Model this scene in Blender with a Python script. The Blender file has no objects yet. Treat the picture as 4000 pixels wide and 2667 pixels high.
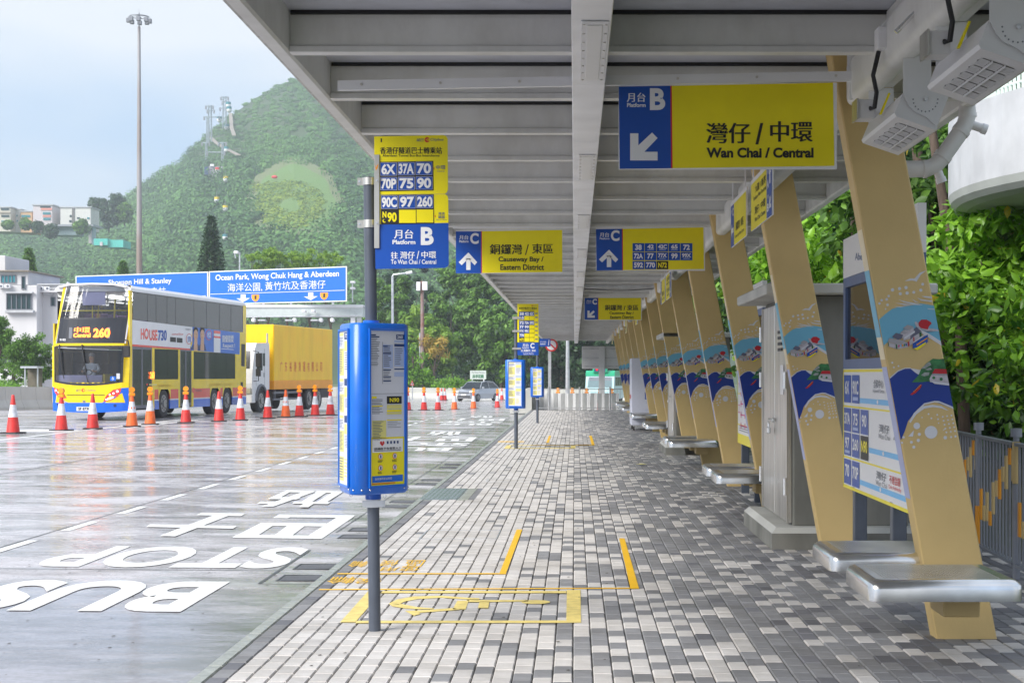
import bpy, math, random
import numpy as np
from mathutils import Vector, Matrix

random.seed(7)
rng = np.random.default_rng(7)
scene = bpy.context.scene
COL = scene.collection

# ------------------------------------------------------------------ camera, sky, sun, exposure
F, HX, HY, H = 6400.0, 2245.0, 1462.0, 1.42      # focal length and vanishing point in photo pixels, eye height
cam = bpy.data.cameras.new('camera')
cam.sensor_width = 36.0
cam.lens = 36.0 * F / 4000.0
cam.shift_x = -(HX - 2000.0) / 4000.0
cam.shift_y = (HY - 1333.5) / 4000.0
cam.clip_start = 0.05
cam.clip_end = 6000.0
cam_o = bpy.data.objects.new('camera', cam)
cam_o.location = (0, 0, H)
cam_o.rotation_euler = (math.radians(90), 0, 0)
COL.objects.link(cam_o)
scene.camera = cam_o

world = bpy.data.worlds.new('World')
scene.world = world
world.use_nodes = True
wn = world.node_tree
wn.nodes.clear()
w_out = wn.nodes.new('ShaderNodeOutputWorld')
sky = wn.nodes.new('ShaderNodeTexSky')
sky.sky_type = 'NISHITA'
sky.sun_disc = False
sky.sun_elevation = math.radians(36)
sky.sun_rotation = math.radians(-133)
sky.air_density = 1.0
sky.dust_density = 2.0
bg_sky = wn.nodes.new('ShaderNodeBackground')
bg_sky.inputs['Strength'].default_value = 0.05
wn.links.new(sky.outputs[0], bg_sky.inputs['Color'])
# overcast cloud sheet: a pale blue-white deck with slow uneven brightness, the same all round
tc = wn.nodes.new('ShaderNodeTexCoord')
mp = wn.nodes.new('ShaderNodeMapping')
mp.inputs['Scale'].default_value = (1.0, 1.0, 2.6)
nz = wn.nodes.new('ShaderNodeTexNoise')
nz.inputs['Scale'].default_value = 3.4
nz.inputs['Detail'].default_value = 3.0
nz.inputs['Roughness'].default_value = 0.42
cr = wn.nodes.new('ShaderNodeValToRGB')
cr.color_ramp.elements[0].position = 0.38
cr.color_ramp.elements[0].color = (0.34, 0.475, 0.67, 1)
cr.color_ramp.elements[1].position = 0.57
cr.color_ramp.elements[1].color = (0.64, 0.665, 0.71, 1)
bg_cl = wn.nodes.new('ShaderNodeBackground')
bg_cl.inputs['Strength'].default_value = 0.415
mx = wn.nodes.new('ShaderNodeMixShader')
mx.inputs[0].default_value = 0.93
wn.links.new(tc.outputs['Generated'], mp.inputs[0])
wn.links.new(mp.outputs[0], nz.inputs['Vector'])
wn.links.new(nz.outputs[0], cr.inputs[0])
wn.links.new(cr.outputs[0], bg_cl.inputs['Color'])
wn.links.new(bg_sky.outputs[0], mx.inputs[1])
wn.links.new(bg_cl.outputs[0], mx.inputs[2])
wn.links.new(mx.outputs[0], w_out.inputs[0])

sun = bpy.data.lights.new('sun', 'SUN')
sun.energy = 1.5
sun.angle = math.radians(35)
sun.color = (1.0, 0.96, 0.9)
sun_o = bpy.data.objects.new('sun', sun)
sun_o.rotation_euler = (math.radians(54), 0, math.radians(-47))
COL.objects.link(sun_o)

scene.view_settings.view_transform = 'Standard'
scene.view_settings.look = 'None'
scene.view_settings.exposure = 1.85
scene.view_settings.gamma = 1.0
scene.view_settings.use_curve_mapping = False
scene.cycles.max_bounces = 9
scene.cycles.diffuse_bounces = 6
scene.cycles.glossy_bounces = 3
scene.cycles.transparent_max_bounces = 12
scene.cycles.volume_bounces = 2
scene.cycles.volume_step_rate = 4.0
scene.cycles.use_denoising = True
scene.cycles.sample_clamp_indirect = 6.0
scene.cycles.caustics_reflective = False
scene.cycles.caustics_refractive = False

# ------------------------------------------------------------------ helpers
def PX(px, Y): return (px - HX) / F * Y
def PZ(py, Y): return H - (py - HY) / F * Y
def P3(px, py, Y): return (PX(px, Y), Y, PZ(py, Y))
def road_z(x, y):
    z = -0.13 + 0.008 * max(0.0, min(20.0, -1.72 - x))
    return z - 0.012 * max(0.0, min(y, 105.0) - 60.0)
def road_at(px, py):
    Y = F * 1.5 / (py - HY)
    for _ in range(60):
        z = road_z(PX(px, Y), Y)
        Y = 0.5 * Y + 0.5 * F * (H - z) / (py - HY)
    return (PX(px, Y), Y, road_z(PX(px, Y), Y))
def plat_at(px, py, z=0.0):
    Y = F * (H - z) / (py - HY)
    return (PX(px, Y), Y, z)

def srgb(r, g, b):
    def f(c):
        c /= 255.0
        return c / 12.92 if c <= 0.04045 else ((c + 0.055) / 1.055) ** 2.4
    return (f(r), f(g), f(b), 1.0)

def mat(name, col, rough=0.6, metal=0.0, var=0.12, scale=3.0, bump=0.0, bscale=40.0, emit=None, estr=0.0,
        coat=0.0, tint=0.0, spec=0.5, stretch=(1, 1, 1), col2=None, detail=4.0, dirt=0.0, dscale=1.2, dst=(1, 1, 1)):
    m = bpy.data.materials.new(name)
    m.use_nodes = True
    nt = m.node_tree
    b = nt.nodes['Principled BSDF']
    if len(col) == 3: col = (*col, 1)
    b.inputs['Roughness'].default_value = rough
    b.inputs['Metallic'].default_value = metal
    b.inputs['Specular IOR Level'].default_value = spec
    b.inputs['Coat Weight'].default_value = coat
    t = nt.nodes.new('ShaderNodeTexCoord')
    mpn = nt.nodes.new('ShaderNodeMapping')
    mpn.inputs['Scale'].default_value = stretch
    nt.links.new(t.outputs['Object'], mpn.inputs[0])
    if var > 0 or col2:
        n = nt.nodes.new('ShaderNodeTexNoise')
        n.inputs['Scale'].default_value = scale
        n.inputs['Detail'].default_value = detail
        nt.links.new(mpn.outputs[0], n.inputs['Vector'])
        r = nt.nodes.new('ShaderNodeValToRGB')
        r.color_ramp.elements[0].position = 0.3
        r.color_ramp.elements[1].position = 0.7
        a = col2 if col2 else tuple(c * (1 - var) for c in col[:3])
        r.color_ramp.elements[0].color = (*a[:3], 1)
        r.color_ramp.elements[1].color = (*[min(1, c * (1 + (0 if col2 else var))) for c in col[:3]], 1)
        nt.links.new(n.outputs[0], r.inputs[0])
        src = r.outputs[0]
    else:
        rgb = nt.nodes.new('ShaderNodeRGB')
        rgb.outputs[0].default_value = col
        src = rgb.outputs[0]
    if tint:
        at = nt.nodes.new('ShaderNodeAttribute')
        at.attribute_name = 'tint'
        hsv = nt.nodes.new('ShaderNodeHueSaturation')
        mr = nt.nodes.new('ShaderNodeMapRange')
        mr.inputs['To Min'].default_value = 1 - tint
        mr.inputs['To Max'].default_value = 1 + tint
        nt.links.new(at.outputs['Fac'], mr.inputs[0])
        nt.links.new(mr.outputs[0], hsv.inputs['Value'])
        nt.links.new(src, hsv.inputs['Color'])
        src = hsv.outputs[0]
    if dirt:
        ge = nt.nodes.new('ShaderNodeNewGeometry')
        dm = nt.nodes.new('ShaderNodeMapping'); dm.inputs['Scale'].default_value = dst
        dn = nt.nodes.new('ShaderNodeTexNoise'); dn.inputs['Scale'].default_value = dscale; dn.inputs['Detail'].default_value = 8.0; dn.inputs['Roughness'].default_value = 0.68
        dr = nt.nodes.new('ShaderNodeValToRGB'); dr.color_ramp.elements[0].position = 0.36; dr.color_ramp.elements[1].position = 0.56
        dr.color_ramp.elements[0].color = (1 - dirt, 1 - dirt * 1.05, 1 - dirt * 1.15, 1)
        dmx = nt.nodes.new('ShaderNodeMix'); dmx.data_type = 'RGBA'; dmx.blend_type = 'MULTIPLY'; dmx.inputs[0].default_value = 1
        nt.links.new(ge.outputs['Position'], dm.inputs[0]); nt.links.new(dm.outputs[0], dn.inputs['Vector']); nt.links.new(dn.outputs[0], dr.inputs[0])
        nt.links.new(src, dmx.inputs[6]); nt.links.new(dr.outputs[0], dmx.inputs[7]); src = dmx.outputs[2]
    nt.links.new(src, b.inputs['Base Color'])
    if emit:
        b.inputs['Emission Color'].default_value = (*emit[:3], 1)
        b.inputs['Emission Strength'].default_value = estr
    if bump:
        n2 = nt.nodes.new('ShaderNodeTexNoise')
        n2.inputs['Scale'].default_value = bscale
        n2.inputs['Detail'].default_value = 5.0
        nt.links.new(mpn.outputs[0], n2.inputs['Vector'])
        bp = nt.nodes.new('ShaderNodeBump')
        bp.inputs['Strength'].default_value = bump
        bp.inputs['Distance'].default_value = 0.01
        nt.links.new(n2.outputs[0], bp.inputs['Height'])
        nt.links.new(bp.outputs[0], b.inputs['Normal'])
    return m

def leaf_mat(name, c_dark, c_light, trans=0.35, rough=0.5):
    m = bpy.data.materials.new(name)
    m.use_nodes = True
    nt = m.node_tree
    b = nt.nodes['Principled BSDF']
    b.inputs['Roughness'].default_value = rough
    b.inputs['Specular IOR Level'].default_value = 0.4
    at = nt.nodes.new('ShaderNodeAttribute')
    at.attribute_name = 'tint'
    r = nt.nodes.new('ShaderNodeValToRGB')
    r.color_ramp.elements[0].color = (*c_dark, 1)
    r.color_ramp.elements[1].color = (*c_light, 1)
    r.color_ramp.elements[1].position = 0.93
    ye = r.color_ramp.elements.new(0.995); ye.color = (min(1, c_light[0] * 2.2 + .05), c_light[1] * .95, c_light[2], 1)
    nt.links.new(at.outputs['Fac'], r.inputs[0])
    nt.links.new(r.outputs[0], b.inputs['Base Color'])
    tr = nt.nodes.new('ShaderNodeBsdfTranslucent')
    nt.links.new(r.outputs[0], tr.inputs[0])
    ms = nt.nodes.new('ShaderNodeMixShader')
    ms.inputs[0].default_value = trans
    nt.links.new(b.outputs[0], ms.inputs[1])
    nt.links.new(tr.outputs[0], ms.inputs[2])
    nt.links.new(ms.outputs[0], nt.nodes['Material Output'].inputs[0])
    return m

def glass_mat(name, tint_c=(0.35, 0.37, 0.38), refl=0.12, rough=0.03, opac=0.15):
    m = bpy.data.materials.new(name)
    m.use_nodes = True
    nt = m.node_tree
    nt.nodes.remove(nt.nodes['Principled BSDF'])
    t = nt.nodes.new('ShaderNodeBsdfTransparent')
    t.inputs[0].default_value = (*tint_c, 1)
    g = nt.nodes.new('ShaderNodeBsdfGlossy')
    g.inputs['Roughness'].default_value = rough
    d = nt.nodes.new('ShaderNodeBsdfDiffuse')
    d.inputs[0].default_value = (0.25, 0.26, 0.28, 1)
    fr = nt.nodes.new('ShaderNodeFresnel')
    fr.inputs[0].default_value = 1.5
    ad = nt.nodes.new('ShaderNodeMath'); ad.operation = 'ADD'; ad.use_clamp = True
    ad.inputs[1].default_value = refl
    nt.links.new(fr.outputs[0], ad.inputs[0])
    m1 = nt.nodes.new('ShaderNodeMixShader'); m1.inputs[0].default_value = opac
    nt.links.new(t.outputs[0], m1.inputs[1]); nt.links.new(d.outputs[0], m1.inputs[2])
    m2 = nt.nodes.new('ShaderNodeMixShader')
    nt.links.new(ad.outputs[0], m2.inputs[0])
    nt.links.new(m1.outputs[0], m2.inputs[1]); nt.links.new(g.outputs[0], m2.inputs[2])
    nt.links.new(m2.outputs[0], nt.nodes['Material Output'].inputs[0])
    return m

class MB:
    """collects faces in world (or thing-local) metres; build() links them as one mesh object"""
    def __init__(s):
        s.v = []; s.f = []; s.m = []; s.mats = []; s.sm = []; s.t = []
        s.tint = 0.5
    def mi(s, m):
        if m not in s.mats: s.mats.append(m)
        return s.mats.index(m)
    def face(s, pts, m, smooth=False):
        n = len(s.v)
        s.v.extend([tuple(p) for p in pts])
        s.f.append(tuple(range(n, n + len(pts))))
        s.m.append(s.mi(m)); s.sm.append(smooth); s.t.append(s.tint)
    def mesh(s, vs, fs, m, smooth=False):
        n = len(s.v)
        s.v.extend([tuple(p) for p in vs])
        k = s.mi(m)
        for f in fs:
            s.f.append(tuple(i + n for i in f)); s.m.append(k); s.sm.append(smooth); s.t.append(s.tint)
    def box(s, x0, x1, y0, y1, z0, z1, m):
        v = [(x, y, z) for z in (z0, z1) for y in (y0, y1) for x in (x0, x1)]
        s.mesh(v, [(0, 2, 3, 1), (4, 5, 7, 6), (0, 1, 5, 4), (2, 6, 7, 3), (0, 4, 6, 2), (1, 3, 7, 5)], m)
    def bbox(s, x0, x1, y0, y1, z0, z1, m, b=0.01):
        """box with chamfered edges"""
        xs = (x0, x0 + b, x1 - b, x1); ys = (y0, y0 + b, y1 - b, y1); zs = (z0, z0 + b, z1 - b, z1)
        v = []; idx = {}
        for i in range(4):
            for j in range(4):
                for k in range(4):
                    e = (i in (0, 3)) + (j in (0, 3)) + (k in (0, 3))
                    if e == 1:
                        idx[(i, j, k)] = len(v); v.append((xs[i], ys[j], zs[k]))
        f = []
        g = lambda *a: tuple(idx[q] for q in a)
        for i in (0, 3): f.append(g((i, 1, 1), (i, 2, 1), (i, 2, 2), (i, 1, 2)))
        for j in (0, 3): f.append(g((1, j, 1), (2, j, 1), (2, j, 2), (1, j, 2)))
        for k in (0, 3): f.append(g((1, 1, k), (2, 1, k), (2, 2, k), (1, 2, k)))
        n = lambda a: 1 if a == 0 else 2
        for i in (0, 3):
            for j in (0, 3): f.append(g((i, n(j), 1), (n(i), j, 1), (n(i), j, 2), (i, n(j), 2)))
            for k in (0, 3): f.append(g((i, 1, n(k)), (n(i), 1, k), (n(i), 2, k), (i, 2, n(k))))
        for j in (0, 3):
            for k in (0, 3): f.append(g((1, j, n(k)), (1, n(j), k), (2, n(j), k), (2, j, n(k))))
        for i in (0, 3):
            for j in (0, 3):
                for k in (0, 3): f.append(g((i, n(j), n(k)), (n(i), j, n(k)), (n(i), n(j), k)))
        s.mesh(v, f, m)
    def hexa(s, p, m):
        """eight corners: four below, four above, both in the same order round"""
        s.mesh(p, [(3, 2, 1, 0), (4, 5, 6, 7), (0, 1, 5, 4), (1, 2, 6, 5), (2, 3, 7, 6), (3, 0, 4, 7)], m)
    def tube(s, pts, r, m, n=10, caps=True, r2=None):
        pts = [Vector(p) for p in pts]
        rings = []
        k = len(pts)
        up = None
        for i, p in enumerate(pts):
            d = (pts[min(i + 1, k - 1)] - pts[max(i - 1, 0)]).normalized()
            if up is None:
                up = Vector((0, 0, 1)) if abs(d.z) < 0.9 else Vector((0, 1, 0))
            a = d.cross(up).normalized(); b = a.cross(d).normalized(); up = b
            rr = r[i] if isinstance(r, (list, tuple)) else (r if r2 is None else r + (r2 - r) * i / (k - 1))
            rings.append([p + a * (rr * math.cos(2 * math.pi * j / n)) + b * (rr * math.sin(2 * math.pi * j / n)) for j in range(n)])
        v = [q for ring in rings for q in ring]
        f = []
        for i in range(k - 1):
            for j in range(n):
                j2 = (j + 1) % n
                f.append((i * n + j, i * n + j2, (i + 1) * n + j2, (i + 1) * n + j))
        s.mesh(v, f, m, smooth=n > 6)
        if caps:
            s.face(rings[0][::-1], m); s.face(rings[-1], m)
    def lathe(s, prof, m, c=(0, 0, 0), n=16, smooth=True):
        v = []
        for r, z in prof:
            for j in range(n):
                a = 2 * math.pi * j / n
                v.append((c[0] + r * math.cos(a), c[1] + r * math.sin(a), c[2] + z))
        f = []
        for i in range(len(prof) - 1):
            for j in range(n):
                j2 = (j + 1) % n
                f.append((i * n + j, i * n + j2, (i + 1) * n + j2, (i + 1) * n + j))
        s.mesh(v, f, m, smooth)
        s.face(v[:n][::-1], m); s.face(v[-n:], m)
    def sweep(s, prof, y0, y1, m, smooth=False, caps=True):
        """closed (x,z) outline carried along y"""
        n = len(prof)
        v = [(x, y0, z) for x, z in prof] + [(x, y1, z) for x, z in prof]
        s.mesh(v, [(i, (i + 1) % n, n + (i + 1) % n, n + i) for i in range(n)], m, smooth)
        if caps:
            s.face(v[:n][::-1], m); s.face(v[n:], m)
    def sweepx(s, prof, x0, x1, m, smooth=False, caps=True):
        """closed (y,z) outline carried along x"""
        n = len(prof)
        v = [(x0, y, z) for y, z in prof] + [(x1, y, z) for y, z in prof]
        s.mesh(v, [(i, (i + 1) % n, n + (i + 1) % n, n + i) for i in range(n)], m, smooth)
        if caps:
            s.face(v[:n][::-1], m); s.face(v[n:], m)
    def ball(s, c, r, m, n=10, k=6, sq=(1, 1, 1)):
        v = []
        for i in range(k + 1):
            a = math.pi * i / k
            for j in range(n):
                b = 2 * math.pi * j / n
                v.append((c[0] + sq[0] * r * math.sin(a) * math.cos(b), c[1] + sq[1] * r * math.sin(a) * math.sin(b), c[2] + sq[2] * r * math.cos(a)))
        f = [(i * n + j, i * n + (j + 1) % n, (i + 1) * n + (j + 1) % n, (i + 1) * n + j) for i in range(k) for j in range(n)]
        s.mesh(v, f, m, True)
    def build(s, name, parent=None, rel=True, loc=None):
        me = bpy.data.meshes.new(name)
        off = (0, 0, 0)
        if parent is not None and rel: off = OFF.get(parent.name, (0, 0, 0))
        if loc is not None: off = loc
        v = np.array(s.v, dtype=np.float64).reshape(-1, 3) - np.array(off)
        me.from_pydata(v.tolist(), [], s.f)
        for m in s.mats: me.materials.append(m)
        me.polygons.foreach_set('material_index', s.m)
        me.polygons.foreach_set('use_smooth', s.sm)
        if len(set(s.t)) > 1:
            at = me.attributes.new('tint', 'FLOAT', 'FACE')
            at.data.foreach_set('value', s.t)
        me.update()
        o = bpy.data.objects.new(name, me)
        COL.objects.link(o)
        if parent is not None: o.parent = parent
        elif loc is not None: o.location = loc
        OFF[o.name] = off if parent is not None else (loc or (0, 0, 0))
        return o

OFF = {}
def tag(o, label=None, cat=None, group=None, kind=None):
    if label: o['label'] = label
    if cat: o['category'] = cat
    if group: o['group'] = group
    if kind: o['kind'] = kind
    return o
def thing(name, label, cat, loc=(0, 0, 0), group=None, rz=0.0, local=False):
    o = bpy.data.objects.new(name, None)
    o.location = loc
    o.rotation_euler = (0, 0, rz)
    o.empty_display_size = 0.2
    COL.objects.link(o)
    OFF[o.name] = (0, 0, 0) if local else tuple(loc)
    return tag(o, label, cat, group)
def copy_tree(o, loc=None, label=None, rz=None):
    c = o.copy(); COL.objects.link(c)
    if loc is not None: c.location = loc
    if rz is not None: c.rotation_euler = (0, 0, rz)
    if label: c['label'] = label
    for ch in [q for q in KIDS(o)]:
        d = ch.copy(); COL.objects.link(d); d.parent = c
        for g in KIDS(ch):
            e = g.copy(); COL.objects.link(e); e.parent = d
    return c
def KIDS(o):
    return list(o.children)

# text as real outlines
_TX = {}
def text_geo(s, bold=0.0, italic=0.0):
    k = (s, bold, italic)
    if k not in _TX:
        c = bpy.data.curves.new('lettering', 'FONT')
        c.body = s; c.resolution_u = 3 if ord(s[0]) > 0x2e80 else 5; c.offset = bold; c.shear = italic
        o = bpy.data.objects.new('lettering', c)
        me = o.to_mesh()
        v = [(q.co.x, q.co.y) for q in me.vertices]
        f = [tuple(p.vertices) for p in me.polygons]
        o.to_mesh_clear()
        bpy.data.objects.remove(o); bpy.data.curves.remove(c)
        x0 = min(q[0] for q in v); x1 = max(q[0] for q in v); y0 = min(q[1] for q in v); y1 = max(q[1] for q in v)
        _TX[k] = ([((a - x0) / (x1 - x0), (b - y0) / (y1 - y0)) for a, b in v], f)
    return _TX[k]

class Pan:
    """flat print on a surface: fn maps drawing coordinates (x right, y down) to metres, nrm points off the surface"""
    def __init__(s, mb, fn, nrm, step=0.0015):
        s.mb = mb; s.fn = fn; s.n = Vector(nrm); s.st = step
    def p(s, x, y, l):
        return tuple(Vector(s.fn(x, y)) + s.n * (s.st * l))
    def poly(s, pts, m, l=1):
        s.mb.face([s.p(x, y, l) for x, y in pts], m)
    def rect(s, x0, y0, x1, y1, m, l=1, n=1):
        for i in range(n):
            a = x0 + (x1 - x0) * i / n; b = x0 + (x1 - x0) * (i + 1) / n
            s.poly([(a, y1), (b, y1), (b, y0), (a, y0)], m, l)
    def strip(s, top, bot, m, l=1):
        for i in range(len(top) - 1):
            s.poly([bot[i], bot[i + 1], top[i + 1], top[i]], m, l)
    def frame(s, x0, y0, x1, y1, w, m, l=1):
        s.rect(x0, y0, x1, y0 + w, m, l); s.rect(x0, y1 - w, x1, y1, m, l)
        s.rect(x0, y0 + w, x0 + w, y1 - w, m, l); s.rect(x1 - w, y0 + w, x1, y1 - w, m, l)
    def circ(s, x, y, r, m, l=1, n=14, ry=None):
        ry = ry or r
        s.poly([(x + r * math.cos(2 * math.pi * i / n), y + ry * math.sin(2 * math.pi * i / n)) for i in range(n)], m, l)
    def text(s, t, x0, y0, x1, y1, m, l=2, bold=0.0, italic=0.0):
        cjk = any(ord(c) > 0x2e80 for c in t)
        v, f = text_geo(t, 0.0 if cjk else min(.041, bold * 1.4), italic)
        e = abs(y1 - y0) * .027 if cjk and bold > .004 else 0
        for k in ((-1, 1) if e else (0,)):
            s.mb.mesh([s.p(x0 + a * (x1 - x0) + k * e, y1 - b * (y1 - y0), l + .35 * k) for a, b in v], f, m)
    def lines(s, x0, y0, x1, y1, n, m, l=2, fill=0.5, jit=True):
        """rows of small print"""
        dy = (y1 - y0) / n
        for i in range(n):
            e = x1 - (x1 - x0) * (random.random() * 0.45 if jit else 0)
            s.rect(x0, y0 + i * dy, e, y0 + i * dy + dy * fill, m, l)
def front(mb, Y, ox=0, oy=0, sc=1.0):
    """drawing coordinates of a zoom window on a plane facing the camera at depth Y"""
    return Pan(mb, lambda x, y: P3(ox + x / sc, oy + y / sc, Y), (0, -1, 0))
def sideplane(mb, X, ox=0, oy=0, sc=1.0, nx=-1):
    def fn(x, y):
        Y = X * F / (ox + x / sc - HX)
        return (X, Y, PZ(oy + y / sc, Y))
    return Pan(mb, fn, (nx, 0, 0))

ORD = ['nearest', 'second', 'third', 'fourth', 'fifth', 'sixth', 'seventh', 'eighth', 'ninth', 'tenth', 'eleventh', 'twelfth',
       'thirteenth', 'fourteenth', 'fifteenth', 'sixteenth']

# ------------------------------------------------------------------ materials
M = {}
M['beam'] = mat('canopy_grey_paint', (0.74, 0.74, 0.71), 0.5, var=0.05, scale=1.5, dirt=0.14, dscale=2.5, dst=(1, 1, .5))
M['deck'] = mat('deck_soffit', (0.58, 0.60, 0.66), 0.7, var=0.06, dirt=.15)
M['black'] = mat('black_rubber', (0.015, 0.015, 0.017), 0.55, var=0.1)
M['galv'] = mat('galvanised_steel', (0.62, 0.63, 0.65), 0.32, 0.75, var=0.16, scale=5, bump=0.05, bscale=12)
M['trunk'] = mat('brushed_trunking', (0.80, 0.81, 0.84), 0.38, 0.35, var=0.10, scale=2.5)
M['lens'] = mat('frosted_lens', (0.72, 0.72, 0.71), 0.35, var=0.03)
M['steel'] = mat('stainless_steel', (0.80, 0.80, 0.80), 0.22, 1.0, var=0.14, scale=6, bump=0.04, bscale=8)
M['steeldull'] = mat('dull_stainless', (0.60, 0.58, 0.54), 0.32, 0.85, var=0.2, scale=3.0, stretch=(3, 3, 0.5), bump=0.05, bscale=4)
M['tan'] = mat('sand_yellow_paint', (0.66, 0.475, 0.20), 0.55, var=0.04, scale=2.5, bump=0.14, bscale=60, dirt=0.06, dscale=1.8, dst=(1, 1, .8))
M['white'] = mat('white_paint', (0.78, 0.78, 0.79), 0.5, var=0.04)
M['print_white'] = mat('print_white', (0.80, 0.80, 0.82), 0.4, var=0.02)
M['yellow'] = mat('sign_yellow', (0.90, 0.77, 0.0), 0.38, var=0.03, dirt=0.05, dscale=3)
M['blue'] = mat('sign_blue', (0.002, 0.07, 0.40), 0.38, var=0.04)
M['navy'] = mat('print_navy', (0.006, 0.035, 0.16), 0.45, var=0.03)
M['red'] = mat('print_red', (0.65, 0.02, 0.02), 0.45, var=0.03)
M['ink'] = mat('print_black', (0.012, 0.012, 0.012), 0.5, var=0.0)
M['greyink'] = mat('print_grey', (0.16, 0.17, 0.20), 0.5, var=0.0)
M['pole'] = mat('dark_grey_pole', (0.075, 0.088, 0.115), 0.35, var=0.1, scale=8, bump=0.03)
M['casing'] = mat('blue_casing', (0.0, 0.13, 0.62), 0.33, var=0.05, coat=0.25, dirt=0.10, dscale=6)
M['paper'] = mat('paper_white', (0.66, 0.67, 0.74), 0.45, var=0.03)
M['paleyel'] = mat('print_pale_yellow', (0.72, 0.66, 0.22), 0.5, var=0.02)
M['paleblue'] = mat('print_pale_blue', (0.42, 0.50, 0.74), 0.5, var=0.02)
M['skyblue'] = mat('print_sky_blue', (0.20, 0.52, 0.86), 0.5, var=0.03)
M['pink'] = mat('print_pink', (0.75, 0.08, 0.28), 0.5, var=0.03)
M['roadline'] = mat('road_paint', (0.82, 0.82, 0.80), 0.45, var=0.07, scale=9, bump=0.08)
M['tape'] = mat('yellow_line_paint', (0.90, 0.52, 0.01), 0.5, var=0.06)
M['tape_old'] = mat('worn_yellow_paint', (0.78, 0.62, 0.20), 0.6, var=0.16, scale=14)
M['conc'] = mat('stained_concrete', (0.27, 0.265, 0.24), 0.8, var=0.0, scale=2.2, stretch=(1, 1, 0.45), col2=(0.13, 0.13, 0.115), bump=0.3, bscale=20)
M['conc_l'] = mat('pale_concrete', (0.50, 0.50, 0.47), 0.75, var=0.14, scale=1.5, stretch=(1, 1, 0.4), bump=0.2, bscale=16)
M['conc_w'] = mat('white_wall_render', (0.47, 0.48, 0.50), 0.6, var=0.10, scale=3, bump=0.1, dirt=.08, dst=(1, 1, .4))
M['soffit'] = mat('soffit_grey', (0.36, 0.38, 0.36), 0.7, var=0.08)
M['pvc'] = mat('pvc_white', (0.74, 0.73, 0.72), 0.35, var=0.03)
M['fan'] = mat('fan_white_metal', (0.72, 0.72, 0.73), 0.42, var=0.03)
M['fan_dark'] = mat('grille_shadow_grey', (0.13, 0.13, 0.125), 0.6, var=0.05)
M['fence'] = mat('railing_grey', (0.25, 0.26, 0.29), 0.42, 0.3, var=0.08)
M['amber'] = mat('amber_orange', (0.85, 0.33, 0.01), 0.4, var=0.05)
M['frameblue'] = mat('frame_slate_blue', (0.10, 0.15, 0.30), 0.45, var=0.06)
M['glass'] = glass_mat('clear_glass', (0.82, 0.84, 0.86), 0.04, opac=0.10)
M['busglass'] = glass_mat('bus_glass', (0.52, 0.53, 0.55), 0.06, opac=0.14)
M['busglass_d'] = glass_mat('bus_glass_dark', (0.10, 0.11, 0.10), 0.05, opac=0.05)
M['screen'] = glass_mat('clear_windscreen', (0.80, 0.82, 0.84), 0.02, opac=0.05)
M['tyre'] = mat('tyre_rubber', (0.03, 0.03, 0.032), 0.7, var=0.2)
M['brown'] = mat('bark', (0.085, 0.06, 0.045), 0.9, var=0.4, scale=6, stretch=(3, 3, 0.6), bump=0.6, bscale=14)
M['bark_l'] = mat('pale_bark', (0.28, 0.24, 0.19), 0.9, var=0.3, scale=5, stretch=(3, 3, 0.6), bump=0.4)

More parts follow.
